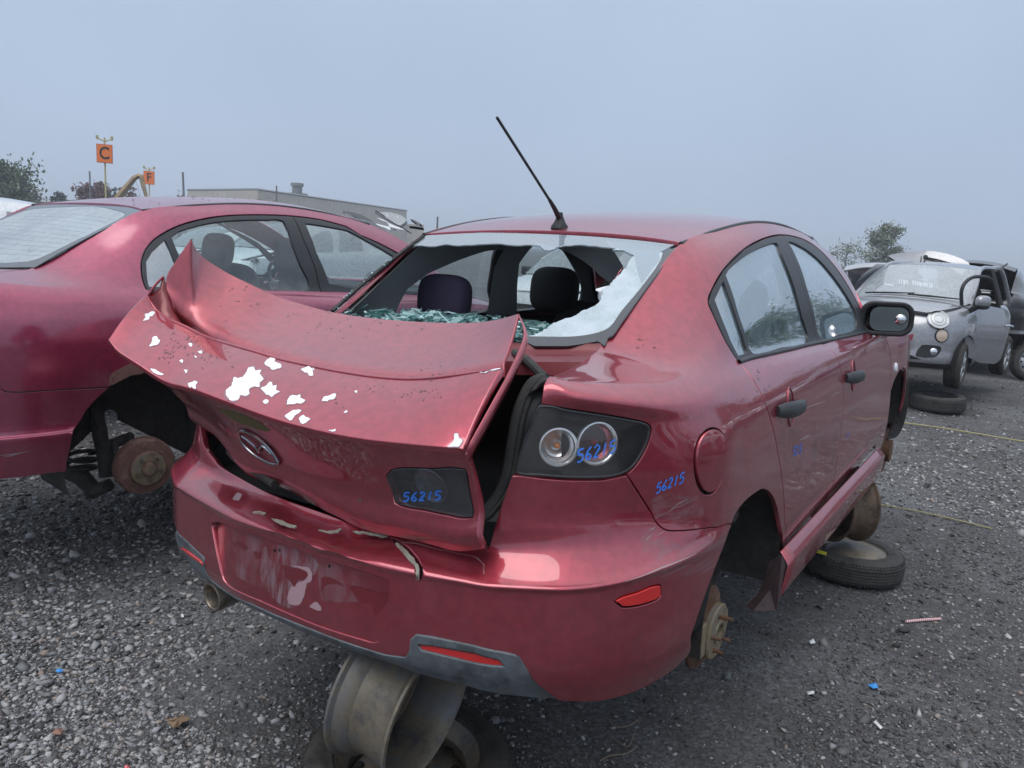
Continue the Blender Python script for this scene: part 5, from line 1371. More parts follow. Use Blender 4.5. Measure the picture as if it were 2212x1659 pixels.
pts = [c0+(c1-c0)*t+np.array([math.cos(t*2*math.pi*2.6)*.062, math.sin(t*2*math.pi*2.6)*.062, 0]) for t in np.linspace(0, 1, 60)]
mb = MB(); mb.tube(pts, .0095, 8); mb.build('coil_spring', M['black'], car2)
mb = MB(); mb.tube([P((680, 1330), .45), P((900, 1400), .5), P((1050, 1560), .56), P((1200, 1500), .66)], [.03, .045, .04, .03], 8); mb.tube([P((1240, 1040), .64), P((1440, 960), .60)], .026, 8)
mb.tube([P((1270, 1020), .66), P((1290, 1160), .70)], .014, 8); mb.tube([P((1900, 1180), .55), P((1500, 1360), .66)], .018, 8); mb.tube([P((1430, 930), .62), P((1450, 1010), .64)], .016, 8)
mb.build('suspension_arm', M['dirtyblack'], car2)
for p, q, w in (((0, 1168), (330, 1118), .006), ((40, 1180), (200, 1150), .004)):
    ribbon('scuff', LS, LS.pix(RZ([p, ((p[0]+q[0])/2, (p[1]+q[1])/2+6), q])), [w*.3, w, w*.2], mat('grey_scuff', (.34, .24, .27), .8), car2, off=.0008)
M['rustpatch'] = rusty('arch_rust', (.13, .055, .045), (.20, .10, .08), (.11, .03, .04), 26, .85, 0)
decal('rust_patch', LS, jit(smooth_poly(RZ([(1215, 300), (1280, 230), (1380, 180), (1480, 140), (1600, 200), (1590, 245), (1450, 285), (1330, 340), (1230, 390), (1200, 380)]), 3, True), 1.0), M['rustpatch'], car2, .0006)
# wheels the crimson car stands on
def tyre(name, label, T, R_, r=.30, w=.19, parent=None, group=None, rim='steel', matt='rubber', cat='tyre', dish=True):
    """a tyre with its wheel: axis = local z"""
    f = Frame(np.array(R_), T)
    o = empty(name, f, label, cat, group) if parent is None else parent
    h = w/2; ri = r-.105
    mb = MB(); prof = [(ri, -h*.75), (ri+.012, -h*.92), (ri+.045, -h), (r-.045, -h*.96), (r-.020, -h*.84), (r-.005, -h*.64)]
    for k in range(-2, 3): prof += [(r, h*.22*k-h*.07), (r, h*.22*k+h*.05), (r-.006, h*.22*k+h*.07), (r-.006, h*.22*k+h*.12)]
    prof += [(r-.005, h*.64), (r-.020, h*.84), (r-.045, h*.96), (ri+.045, h), (ri+.012, h*.92), (ri, h*.75), (ri-.02, h*.4), (ri-.02, -h*.4)]
    mb.lathe(prof, (0, 0, 0), (0, 0, 1), 48, closed=True)
    for k in range(0, 96):
        t = 2*math.pi*k/96
        for zz in (-.70, .70): mb.box((math.cos(t)*(r-.016), math.sin(t)*(r-.016), zz*h), (.018, .007, h*.18), np.array(Matrix.Rotation(t, 3, 'Z')))
    tb = mb.build('tread', M[matt], o)
    if dish:
        mb = MB(); mb.lathe([(ri-.004, -h*.8), (ri-.03, -h*.6), (ri-.03, h*.35), (ri-.012, h*.6), (ri+.004, h*.82), (ri+.010, h*.84)], (0, 0, 0), (0, 0, 1), 40)
        mb.lathe([(ri-.03, -h*.1), (ri-.05, h*.12), (ri-.075, h*.30), (.075, h*.38), (.065, h*.20), (.035, h*.20), (.033, -h*.2)], (0, 0, 0), (0, 0, 1), 40)
        rm = mb.build('rim', M['rimsteel'] if rim == 'steel' else M['silverwheel'], o)
        for k in range(10):
            t = 2*math.pi*k/10; mb = MB(); c = np.array([math.cos(t)*(ri-.065), math.sin(t)*(ri-.065), h*.255])
            n_ = np.array([math.cos(t)*.42, math.sin(t)*.42, .9]); mb.lathe([(0, .012), (.014, .012), (.016, .006)], c, n_, 12); mb.build('wheel_hole', M['dark'], rm)
    return o
flat_ = np.eye(3)
def flatR(rx, ry, rz=0): return np.array((Matrix.Rotation(rz, 3, 'Z') @ Matrix.Rotation(ry, 3, 'Y') @ Matrix.Rotation(rx, 3, 'X')))
# ------------------------------------------------------------------ wheels and rims under the wrecked car
def barrel(name, label, T, axis, r=.205, w=.20, mt='rimsteel', group=None):
    f = Frame(np.eye(3), T); o = empty(name, f, label, 'wheel rim', group); h = w/2
    prof = [(r-.012, -h), (r, -h+.004), (r, -h+.012), (r-.012, -h+.020), (r-.016, -h+.045), (r-.032, -h+.062), (r-.036, -.01), (r-.026, h*.35), (r-.022, h-.03), (r-.012, h-.016), (r, h-.010), (r, h-.002), (r-.008, h), (r-.013, h-.004), (r-.028, h-.035), (r-.032, h*.3), (r-.042, -.01), (r-.040, -h+.06), (r-.022, -h+.04), (r-.016, -h+.004)]
    mb = MB(); mb.lathe(prof, (0, 0, 0), axis, 64, closed=True); b = mb.build('barrel', M[mt], o)
    mb = MB(); mb.lathe([(r-.038, -h+.055), (r-.06, -h+.052), (r-.085, -h+.035), (.085, -h+.035), (.07, -h+.05), (.03, -h+.05)], (0, 0, 0), axis, 48); mb.build('disc', M['rimrust'], o)
    ax = np.array(axis, float); ax /= np.linalg.norm(ax); a1 = np.cross(ax, [0, 0, 1.]); a1 /= np.linalg.norm(a1); b1 = np.cross(ax, a1)
    mb = MB(); mb.lathe([(0, .003), (.006, .003), (.007, 0)], ax*(-h+.055)+(a1*.4+b1*-.05)*0+(-a1*math.cos(.2)+b1*math.sin(.2))*(r-.034), (-a1*math.cos(.2)+b1*math.sin(.2)), 10); mb.build('valve_hole', M['dark'], b)
    return o
KB = K(1200, 2500, 900)
tyre('lying_wheel', 'steel wheel with worn tyre lying flat under the bare rim at the rear bumper', (.17, .36, .095), flatR(.03, .02), r=.31, w=.19, cat='wheel', matt='dirtyblack')
barrel('bare_rim', 'bare stained steel rim standing upright under the rear bumper', (.205, .275, .405), (.95, .12, -.13), r=.205, w=.20)
K4T = K(3000, 1750, 800*2212/1896)
tyre('lying_tyre', 'narrow spare tyre lying flat on the gravel under the front door', (.78, 3.30, .075), flatR(-.02, .02), r=.285, w=.145, cat='tyre', rim='steel')
mb = MB(); mb.lathe([(.175, .0), (.172, .03), (.15, .066), (.11, .086), (.05, .09), (0, .09)], (.82, 3.27, .07), (0, 0, 1), 36)
o = mb.build('wheel_disc', M['rimsteel']); tag(o, 'rust-stained domed wheel centre lying inside the narrow spare tyre', 'wheel disc')
barrel('support_rim', 'rust brown rim standing upright on the narrow spare tyre under the sill', (.72, 3.25, .385), (-.66, -.75, .0), r=.205, w=.17, mt='rimrust')
M['yellow'] = mat('yellow_label', (.62, .60, .05), .6)
mb = MB(); Q = [WORLD.at(p, 'z', .16) for p in K4T([(612, 1052), (730, 1088), (722, 1112), (605, 1078)])]; mb.add(Q+[q-np.array([0, 0, .004]) for q in Q], [(0, 1, 2, 3), (7, 6, 5, 4), (0, 4, 5, 1), (1, 5, 6, 2), (2, 6, 7, 3), (3, 7, 4, 0)])
o = mb.build('yellow_tag', M['yellow'], None, smooth=False); tag(o, 'small bright yellow tag on the narrow spare tyre', 'tag')
tyre('support_wheel', 'wheel lying under the sill of the crimson sedan', (-1.95, 1.9, .10), flatR(0, 0), r=.31, w=.2, cat='wheel')
tyre('support_wheel', 'wheel lying under the nose of the crimson sedan', (-2.9, 3.2, .10), flatR(0, 0), r=.31, w=.2, cat='wheel')
# ------------------------------------------------------------------ small grey hatchback facing us
K5 = K(3300, 900, 796*2212/2201)
FIF = yawframe(math.pi-.15, (-.12, 9.98, .335), pitch=.0, roll=0)
hatch = empty('small_hatchback', FIF, 'small grey hatchback with round headlights, open door and raised tailgate, propped on a tyre', 'car')
gp = M['grey_paint']
FP = np.array([(0, .68), (.25, .66), (.45, .605), (.60, .51), (.71, .36), (.775, .16), (.805, -.08), (.812, -.45), (.812, -1.2), (.80, -1.8), (.76, -2.3), (.65, -2.6), (.4, -2.75), (0, -2.8)])
ft = np.gradient(FP, axis=0); ft /= np.linalg.norm(ft, axis=1)[:, None]; fn = np.stack([ft[:, 1], -ft[:, 0]], 1); fn = -fn
fk = np.array([1, 1, 1, .9, .6, .3, .12, 0, 0, 0, .1, .2, .3, .3])
frows = []
for i in range(len(FP)):
    k = fk[i]; r_ = []
    for z, offF, offS in ((.19, .06, .05), (.27, .0, .01), (.42, .005, 0), (.56, .012, .0), (.68, .03, .004), (.78, .075, .012), (.86, .155, .035), (.915, .27, .065), (.955, .40, .095)):
        q = FP[i]-fn[i]*(offF*k+offS*(1-k)); r_.append((q[0], q[1], z))
    frows.append(r_)
frows = np.array(frows)
HULL = Surf(np.concatenate([frows[:0:-1]*[-1, 1, 1], frows]), FIF, 5, 5, flip=True)
hk = HULL.ku; vkk = HULL.kv; mid_ = len(FP)-1
hR = Surf(frows, FIF, 5, 5, flip=True); hRk, hRv = hR.ku, hR.kv
ah1 = hR.xyz([(.79, .335*math.cos(t), .27+.335*math.sin(t)) for t in np.linspace(0.02, math.pi-.02, 20)])
body_o = np.concatenate([[(hRk[0], hRv[6]), (hRk[0], hRv[0])], hR.xyz([(.70, .36, .20)]), ah1, [(hRk[7]-.02, hRv[0]), (hRk[7]-.02, hRv[8]), (hRk[5], hRv[8]), (hRk[4], hRv[7]), (hRk[3], hRv[6])]])
rear_o = np.concatenate([[(hRk[9]-.1, hRv[8]), (hRk[9]-.1, hRv[0])], hR.xyz([(.79, -2.3+.335*math.cos(t), .27+.335*math.sin(t)) for t in np.linspace(0.02, math.pi-.02, 16)]), [(hRk[-1], hRv[0]), (hRk[-1], hRv[8])]])
sd_o = np.array([(hRk[7]-.015, hRv[8]), (hRk[7]-.015, hRv[0]+.02), (hRk[9]-.105, hRv[0]+.02), (hRk[9]-.105, hRv[8])])
for mir in (False, True):
    panel('front_wing', hR, body_o, gp, hatch, gap=.0, res=.035, mirror=mir, skirt=.02)
    panel('rear_quarter', hR, rear_o, gp, hatch, gap=.0, res=.08, mirror=mir)
panel('door', hR, sd_o, gp, hatch, res=.08)
bn = [[(x*.44, .53+.07*(1-x*x), .845+.02*(1-x*x)) for x in np.linspace(-1, 1, 9)], [(x*.585, .34+.05*(1-x*x), .892+.03*(1-x*x)) for x in np.linspace(-1, 1, 9)], [(x*.675, .08, .935+.04*(1-x*x)) for x in np.linspace(-1, 1, 9)], [(x*.69, -.22+.10*(1-x*x), .965+.045*(1-x*x)) for x in np.linspace(-1, 1, 9)]]
BN = Surf(np.transpose(np.array(bn), (1, 0, 2)), FIF, 4, 4, flip=True)
panel('bonnet', BN, full(BN), gp, hatch, gap=0, res=.04)
mb = MB(); mb.tube(smooth_poly([b for b in np.array(bn)[:, -1]]+[], 5)*[1, 1, 1]+[.0, .004, .004], .005, 6); mb.tube(smooth_poly(np.array(bn)[:, 0], 5)+[.0, .004, .004], .005, 6); mb.tube(smooth_poly(np.array(bn)[0], 4)+[0, .006, .002], .005, 6)
ob = mb.build('bonnet_gap', M['dark'], hatch); ob['kind'] = 'stuff'
wsf = [[(x*.67, -.22+.10*(1-x*x), .968+.045*(1-x*x)) for x in np.linspace(-1, 1, 9)], [(x*.62, -.56+.10*(1-x*x), 1.20+.03*(1-x*x)) for x in np.linspace(-1, 1, 9)], [(x*.545, -.93+.08*(1-x*x), 1.395+.03*(1-x*x)) for x in np.linspace(-1, 1, 9)]]
WSF = Surf(np.transpose(np.array(wsf), (1, 0, 2)), FIF, 5, 5, flip=True)
M['fiatglass'] = glass('frosted_windscreen', fog=.60, fogcol=(.66, .72, .76), gloss=.34, streak=False)
wf = panel('windscreen', WSF, full(WSF), M['fiatglass'], hatch, skirt=.004, res=.05)
rff = [[(x*.545, -.93+.08*(1-x*x), 1.40+.03*(1-x*x)) for x in np.linspace(-1, 1, 9)], [(x*.56, -1.5, 1.43+.045*(1-x*x)) for x in np.linspace(-1, 1, 9)], [(x*.55, -2.2, 1.40+.045*(1-x*x)) for x in np.linspace(-1, 1, 9)]]
RFF = Surf(np.transpose(np.array(rff), (1, 0, 2)), FIF, 4, 4, flip=True); panel('roof', RFF, full(RFF), gp, hatch, gap=0, res=.06)
for s_ in (-1, 1):
    mb = MB(); mb.tube(smooth_poly([(s_*.70, -.20, .955), (s_*.645, -.56, 1.19), (s_*.57, -.95, 1.395), (s_*.575, -1.5, 1.43), (s_*.57, -2.15, 1.40), (s_*.66, -2.5, .97)], 5), .032, 8); mb.build('pillar', gp, hatch)
    mb = MB(); mb.tube([(s_*.78, -1.42, .95), (s_*.60, -1.42, 1.41)], .035, 8); mb.build('pillar', M['black'], hatch)
sw = Surf(np.array([[(.785, y, .955), (.70, y, 1.20), (.575, y-(.2 if y > -.4 else 0), 1.40)] for y in (-.30, -.9, -1.4, -2.3)]), FIF, 3, 3)
panel('side_window', sw, full(sw), M['darkpane'], hatch, skirt=0, res=.1)
mb = MB(); mb.box((0, -1.3, .30), (1.5, 2.5, .08)); mb.box((0, -.05, .55), (1.1, .9, .5)); mb.box((0, -.42, .82), (1.35, .3, .24)); mb.build('underbody', M['dark'], hatch)
for x in (-.33, .33): pillow('front_seat', (x, -1.3, .85), (.48, .2, .75), M['blackfab'], hatch, -.2)
# wipers, headlights, lower lamps, fog lamps, grille, whisker trim
for a, b, c in (((-.55, .0), (.02, -.10), .02), ((.0, .0), (.55, -.08), .0)):
    mb = MB(); Z = lambda x, d: np.array([x, -.18+.09*(1-(x/.67)**2)-d*.3, .995+.04*(1-(x/.67)**2)+d*.16])
    mb.tube([Z(-a[0], .0), Z(-(a[0]*.5+b[0]*.5), .03), Z(-b[0], .10)], [.010, .012, .007], 6); mb.tube([Z(-(a[0]*.8+b[0]*.2)+.02, .04), Z(-b[0]-.05, .12)], .008, 6); mb.build('wiper', M['black'], hatch)
def on(px, surf): 
    uv = surf.hit(px); return uv, surf.ev(uv)[0], surf.frame_at(uv)[2][0]
M['lampglass'] = mat('headlight_glass', (.72, .74, .72), .12, 0, 1.)
M['lampgrey'] = mat('headlight_inner', (.42, .44, .43), .3, .4)
for s_ in (1, -1):
    uv, X, N = on(K5([(1250, 1045)])[0], hR) if False else (None, None, None)
    _, Xh, Nh = on(K5([(1250, 1045)])[0], HULL); _, Xt, Nt = on(K5([(1290, 1225)])[0], HULL); _, Xf, Nf = on(K5([(1150, 1395)])[0], HULL)
    fl2_ = np.array([1 if s_ == 1 else -1, 1, 1])
    Xh, Nh, Xt, Nt, Xf, Nf = Xh*fl2_, Nh*fl2_, Xt*fl2_, Nt*fl2_, Xf*fl2_, Nf*fl2_
    mb = MB(); mb.lathe([(.128, -.02), (.128, .010), (.122, .016), (.116, .016), (.112, .006)], Xh, Nh, 36); h_ = mb.build('headlight', M['chrome'], hatch)
    mb = MB(); mb.lathe([(0, .022), (.05, .020), (.09, .013), (.113, .004)], Xh, Nh, 36); mb.build('lens', M['lampglass'], h_)
    mb = MB(); mb.lathe([(.045, .0225), (.052, .024), (.058, .0215)], Xh, Nh, 30); mb.lathe([(.080, .0175), (.086, .018), (.092, .0145)], Xh, Nh, 30); mb.build('inner_ring', M['lampgrey'], h_)
    mb = MB(); mb.lathe([(.082, -.02), (.082, .006), (.070, .008)], Xt, Nt, 30); h_ = mb.build('lower_lamp', M['black'], hatch)
    M['lens_peach'] = M.get('lens_peach') or mat('peach_lens', (.58, .46, .36), .15, 0, 1.)
    mb = MB(); mb.lathe([(0, .018), (.04, .015), (.071, .007)], Xt, Nt, 30); mb.build('lens', M['lens_peach'], h_)
    fo = HULL.pix(smooth_poly(K5([(1070, 1325), (1200, 1330), (1280, 1345), (1285, 1380), (1250, 1440), (1200, 1465), (1010, 1455), (1000, 1430), (1040, 1350)]), 2, True))
    if s_ == 1:
        f_ = panel('fog_lamp_surround', HULL, fo, M['black'], hatch, off=.004, skirt=.01, res=.04)
    else:
        c_ = HULL.ku[-1]; f2 = fo.copy(); f2[:, 0] = c_-f2[:, 0]; f_ = panel('fog_lamp_surround', HULL, f2, M['black'], hatch, off=.004, skirt=.01, res=.04)
    _, Xg, Ng = on(K5([(1200, 1402)])[0], HULL); Xg, Ng = Xg*fl2_, Ng*fl2_
    mb = MB(); mb.lathe([(0, .016), (.03, .014), (.042, .006)], Xg, Ng, 20); mb.build('fog_lamp', M['chrome'], f_)
cc = hk[mid_]
panel('grille', HULL, smooth_poly([(cc-.42, vkk[1]+.03), (cc+.42, vkk[1]+.03), (cc+.36, vkk[2]+.0), (cc-.36, vkk[2]+.0)], 2, True), M['dark'], hatch, off=.003, skirt=.01, res=.06)
mb = MB(); mb.tube(HULL.ev(np.array([(cc+t, vkk[4]-.01+.03*abs(t)) for t in np.linspace(-.24, .24, 14)]))+HULL.frame_at(np.array([(cc+t, vkk[4]) for t in np.linspace(-.24, .24, 14)]))[2]*.006, np.concatenate([np.linspace(.004, .012, 7), np.linspace(.012, .004, 7)]), 8); mb.build('whisker_trim', M['chrome'], hatch)
panel('lower_lip', HULL, np.array([(cc+t, vkk[0]+.005) for t in np.linspace(-.95, .95, 20)]+[(cc+t, vkk[1]-.01) for t in np.linspace(.95, -.95, 20)]), M['black'], hatch, off=.006, skirt=.01, res=.05)
# wheels
def road_wheel(parent, c, r=.29, w=.19, steer=0., mt='silverwheel', name='wheel'):
    ax = np.array([math.copysign(math.cos(steer), c[0]), -math.sin(steer)*math.copysign(1, c[0]), 0]); h = w/2; ri = r-.10
    mb = MB(); prof = [(ri, h*.8), (ri+.03, h), (r-.025, h*.92), (r-.006, h*.7), (r, h*.5)]
    for k in (-.3, 0, .3): prof += [(r, h*(-k)+.012), (r-.008, h*(-k)+.006), (r-.008, h*(-k)-.006), (r, h*(-k)-.012)]
    prof += [(r, -h*.5), (r-.006, -h*.7), (r-.025, -h*.92), (ri+.03, -h), (ri, -h*.8)]
    mb.lathe(prof, c, ax, 40, closed=True); wh = mb.build(name, M['dirtyblack'], parent)
    mb = MB(); mb.lathe([(ri+.008, h*.84), (ri-.004, h*.80), (ri-.016, h*.5), (ri-.02, -h*.8)], c, ax, 32)
    a1 = np.cross(ax, [0, 0, 1.]); b1 = np.cross(ax, a1)
    for k in range(7):
        t = 2*math.pi*k/7; d = a1*math.cos(t)+b1*math.sin(t); mb.tube([np.array(c)+ax*h*.62+d*.04, np.array(c)+ax*h*.72+d*(ri-.01)], [.026, .018], 6)
    mb.lathe([(0, h*.76), (.05, h*.74), (.06, h*.55)], c, ax, 20)
    mb.build('rim', M[mt], wh); mb = MB(); mb.lathe([(0, h*.2), (ri-.015, h*.2)], c, ax, 24); mb.build('brake', M['dark'], wh)
    return wh
road_wheel(hatch, (-.70, 0, .225), steer=-.10); road_wheel(hatch, (.70, 0, .225)); road_wheel(hatch, (-.70, -2.3, .225)); road_wheel(hatch, (.70, -2.3, .225))
for s_ in (-1, 1):
    mb = MB(); V = []
    for t in np.linspace(-.1, math.pi+.1, 18): V += [(s_*.78, .335*math.cos(t), .27+.335*math.sin(t)), (s_*.50, .32*math.cos(t), .27+.32*math.sin(t))]
    mb.add(V, [(2*i, 2*i+2, 2*i+3, 2*i+1) for i in range(17)]); mb.build('wheel_well', M['dark'], hatch)
# open door with frame, mirror and handle
hinge = FIF.A @ np.array([-.80, -.45, 0])+FIF.T
dv = np.array([.44, .90, 0]); dv /= np.linalg.norm(dv)
DF = Frame(np.stack([dv, [-dv[1], dv[0], 0], [0, 0, 1]], 1), hinge)
q_ = lambda pts: np.array([DF.at(p, 'y', 0) for p in pts])
door_px = K5([(1530, 900), (1960, 922), (1995, 985), (2012, 1120), (1995, 1300), (1945, 1480), (1870, 1540), (1570, 1460), (1545, 1200)])
Y0 = q_(door_px)
gx = np.linspace(Y0[:, 0].min()-.03, Y0[:, 0].max()+.03, 6); gzv = np.linspace(Y0[:, 2].min()-.03, Y0[:, 2].max()+.03, 7)
DS = Surf(np.array([[(x, -.05*math.sin(math.pi*min(1, max(0, (z-gzv[0])/(gzv[-1]-gzv[0]))))-.02, z) for z in gzv] for x in gx]), DF, 4, 4)
MDm = FIF.matrix().inverted() @ DF.matrix()
dr_ = panel('open_door', DS, DS.pix(smooth_poly(door_px, 2, True)), gp, hatch, res=.05, skirt=.07); dr_.matrix_local = MDm
fr_px = q_(K5([(1530, 905), (1528, 730), (1560, 650), (1640, 585), (1760, 575), (1850, 605), (1905, 760), (1940, 915)]))+np.array([0, .02, 0])
mb = MB(); mb.tube(smooth_poly(fr_px, 5), .022, 8); o = mb.build('door_frame', M['black'], dr_)
mc2 = DF.at(K5([(1750, 850)])[0], 'y', -.16)
o = pillow('door_mirror', mc2, (.24, .12, .155), gp, dr_, 0, p=2.6)
o = pillow('mirror_base', mc2+[0, 0, -.05], (.22, .11, .09), M['black'], dr_, 0, p=2.6)
mb = MB(); mb.tube([mc2+[-.06, .03, -.06], DF.at(K5([(1590, 960)])[0], 'y', -.03)], [.04, .028], 8); mb.build('mirror_arm', M['black'], dr_)
mb = MB(); mb.tube(q_(K5([(1925, 1108), (1970, 1105), (2015, 1115)]))+[0, -.075, 0], [.012, .016, .012], 8); mb.build('door_handle', M['chrome'], dr_)
# raised tailgate with wiper
TGF = Frame(FIF.A, FIF.A @ np.array([0, -2.35, 0])+FIF.T)
tg_px = K5([(652, 402), (690, 340), (800, 312), (980, 292), (1180, 285), (1340, 312), (1460, 350), (1570, 400), (1602, 437), (1560, 500), (1510, 552), (1400, 480), (1200, 440), (900, 405)])
Q = np.array([TGF.at(p, 'y', -.25) for p in tg_px])
cx_ = (Q[:, 0].min()+Q[:, 0].max())/2; wx = (Q[:, 0].max()-Q[:, 0].min())/2+.04
TG = Surf(np.array([[(cx_+wx*f, yy-.12*f*f, zz-.03*f*f) for yy, zz in ((-.05, Q[:, 2].min()-.06), (-.22, Q[:, 2].min()+.10), (-.34, (Q[:, 2].min()+Q[:, 2].max())/2+.05), (-.44, Q[:, 2].max()+.06))] for f in np.linspace(-1, 1, 9)]), TGF, 4, 4, flip=True)
MT = FIF.matrix().inverted() @ TGF.matrix()
tg = panel('tailgate', TG, TG.pix(smooth_poly(tg_px, 2, True)), gp, hatch, res=.05, skirt=.08); tg.matrix_local = MT
mb = MB(); t_ = lambda pts, o_: np.array([TG.ev(TG.hit(p))[0]+np.array([0, .03, .0])*o_ for p in pts])
mb.tube(t_(K5([(1110, 360), (1250, 385), (1420, 430)]), 1), [.016, .012, .008], 6); mb.tube(t_(K5([(1160, 385), (1280, 410), (1400, 425)]), 1.6), .008, 6); mb.lathe([(0, .03), (.03, .025), (.035, 0)], t_(K5([(1115, 355)]), .3)[0], (0, 1, .3), 12)
mb.build('wiper', M['black'], tg)
mb = MB(); mb.tube(t_(K5([(1068, 345), (1055, 425)]), .3), .005, 5); mb.build('seam', M['dark'], tg)
for s_ in (-.5, .5):
    mb = MB(); mb.tube([np.array([s_, -2.15, 1.40]), np.array([s_*1.1, -2.5, 1.52])], .012, 6); mb.build('gas_strut', M['black'], hatch)
# faint yard writing on the windscreen
wr = []
for i, (x0, y0, n_) in enumerate(((820, 600, 5), (975, 615, 3), (1040, 630, 7), (670, 645, 7))):
    for k in range(n_):
        x = x0+k*(22 if i != 3 else 14); h_ = 55 if i != 3 else 22
        wr.append(K5([(x, y0+k*3), (x+random.uniform(-6, 14), y0+h_*.5+k*3), (x+random.uniform(-5, 12), y0+h_+k*3)]))
        wr.append(K5([(x-2, y0+random.uniform(5, h_*.7)+k*3), (x+16, y0+random.uniform(5, h_*.9)+k*3)]))
strokes('windscreen_writing', WSF, wr, .010, M['white_ink'], wf, off=.003)
tyre('lying_tyre', 'worn tyre lying flat under the front wheel of the small grey hatchback', (.46, 9.72, .10), flatR(.03, -.03), r=.31, w=.19, cat='tyre', dish=False)
# ------------------------------------------------------------------ plain sedans for the rest of the yard
DONF = Frame(np.eye(3), (0, 0, 0))
def generic():
    f = DONF; root = empty('parked_car', f, 'donor', 'car')
    S_ = Surf(np.concatenate([GL2, GR2]), f, 3, 3); H_ = Surf(GR2, f, 3, 3, knots=(RIGHT.ku, RIGHT.kv))
    A1 = H_.xyz([(.88, 1.01+.37*math.cos(t), .29+.37*math.sin(t)) for t in np.linspace(-.1, math.pi+.1, 12)]); A2 = H_.xyz([(.88, 3.60+.37*math.cos(t), .30+.37*math.sin(t)) for t in np.linspace(-.1, math.pi+.1, 12)])
    v0 = kv[0]+.01
    lo = np.concatenate([[(ku[0], kv[9]-.0), (ku[0], kv[1])], [(ku[7], kv[1]), (ku[8]-.02, v0)], A1[::-1], A2[::-1], [(ku[19], kv[1]), (ku[19], kv[9])], [(u, kv[9]) for u in ku[18:3:-1]]])
    wo = WOUT; cab = np.concatenate([[(u, VM) for u in ku[6:17]], [(ku[16], kv[9]), (ku[9], kv[9]), (ku[7], kv[9])]])
    pw = np.concatenate([WOUT, BELTF[::-1][1:], BELTR[::-1][1:]])
    for mir in (False, True):
        panel('body_side', H_, lo, M['white_paint'], root, gap=0, res=.11, mirror=mir, skirt=.03)
        panel('pillars', H_, cab, M['white_paint'], root, holes=[], gap=0, res=.10, mirror=mir)
        panel('side_window', H_, np.concatenate([paneF[:0:-1]]), M['darkpane'], root, off=.004, gap=0, skirt=.01, res=.12, mirror=mir)
        panel('side_window', H_, paneR, M['darkpane'], root, off=.004, gap=0, skirt=.01, res=.12, mirror=mir)
        lampo = np.array([(ku[4], kv[6]), (ku[6], kv[6]-.02), (ku[7]+.02, kv[7]-.02), (ku[4], kv[7])])
        panel('tail_lamp', H_, lampo, M['redlens'], root, off=.004, skirt=.01, res=.1, mirror=mir)
    for nm, S2, mt in (('roof', Surf(ROOF.c, f, 3, 3), 'white_paint'), ('rear_window', Surf(RW.c, f, 3, 3), 'darkpane'), ('windscreen', Surf(WS.c, f, 3, 3, flip=True), 'windscreen')):
        panel(nm, S2, full(S2), M[mt], root, gap=0, res=.10)
    S2 = Surf(HD.c-np.array([0, 3.50, .95]), f, 3, 3); o = panel('bonnet', S2, full(S2), M['white_paint'], root, gap=0, res=.10); o.location = (0, 3.50, .95)
    S2 = Surf(TL.c-np.array([0, .62, 1.06]), f, 3, 3); o = panel('trunk_lid', S2, full(S2), M['white_paint'], root, gap=0, res=.10); o.location = (0, .62, 1.06)
    loft('front_bumper', fb, M['white_paint'], root)
    for s_ in (-1, 1):
        mb = MB(); P_ = [(s_*.60, 4.20, .60), (s_*.80, 3.98, .64), (s_*.84, 3.80, .74), (s_*.78, 3.90, .78), (s_*.58, 4.14, .76)]
        mb.add(P_+[(x*.95, y-.08, z) for x, y, z in P_], [(0, 1, 2, 3, 4), (9, 8, 7, 6, 5)]+[(i, (i+1) % 5, 5+(i+1) % 5, 5+i) for i in range(5)]); mb.build('headlight', M['lampglass'], root, smooth=False)
        mb = MB(); mb.box((s_*.95, 2.98, 1.0), (.20, .10, .14)); o = mb.build('door_mirror', M['black'], root); b_ = o.modifiers.new('b', 'BEVEL'); b_.width = .03; b_.segments = 2
    mb = MB(); mb.box((0, 4.40, .50), (.9, .06, .16)); mb.build('grille', M['dark'], root)
    mb = MB(); mb.box((0, 2.2, .34), (1.5, 3.6, .10)); mb.box((0, 3.6, .62), (1.1, .8, .4)); mb.box((0, 1.9, .78), (1.5, 2.2, .4)); mb.build('underbody', M['dark'], root)
    for c in ((.76, 1.01, .29), (-.76, 1.01, .29), (.76, 3.60, .29), (-.76, 3.60, .29)): road_wheel(root, c)
    for x in (-.36, .36): pillow('front_seat', (x, 2.25, .85), (.46, .2, .75), M['blackfab'], root, .2, n=(10, 6))
    return root
donor = generic()
def set_paint(o, old, new):
    for i, sl in enumerate(o.material_slots):
        if sl.material == old:
            sl.link = 'OBJECT'; sl.material = new
def dup(root, frame, label, paint_, group=None, bonnet=0., lid=0., scale=(1, 1, 1), name=None, dim_lamps=False):
    r = root.copy(); COL.objects.link(r)
    if name: r.name = name
    M4 = frame.matrix(); r.matrix_world = M4 @ Matrix.Diagonal((*scale, 1)); r['label'] = label
    if group: r['group'] = group
    for ch in list(root.children):
        c = ch.copy(); COL.objects.link(c); c.parent = r; set_paint(c, M['white_paint'], paint_)
        if dim_lamps: set_paint(c, M['redlens'], M['black'])
        if ch.name.startswith('bonnet') and bonnet: c.rotation_euler = (bonnet, 0, 0)
        if ch.name.startswith('trunk_lid') and lid: c.rotation_euler = (-lid, 0, 0)
        for g in list(ch.children):
            d = g.copy(); COL.objects.link(d); d.parent = c
    return r
YG = 'cars parked in the salvage yard rows'
fc = lambda x, y, z=.12: yawframe(math.pi, (x, y, z))          # facing the camera: nose towards -y
def front_at(x, y, z=.15, yaw=0): return yawframe(math.pi+yaw, (x, y+4.3, z))
dup(donor, front_at(-4.75, 8.25, .28, .03), 'white car whose headlight shows through the smashed rear window', M['white_paint'], YG)
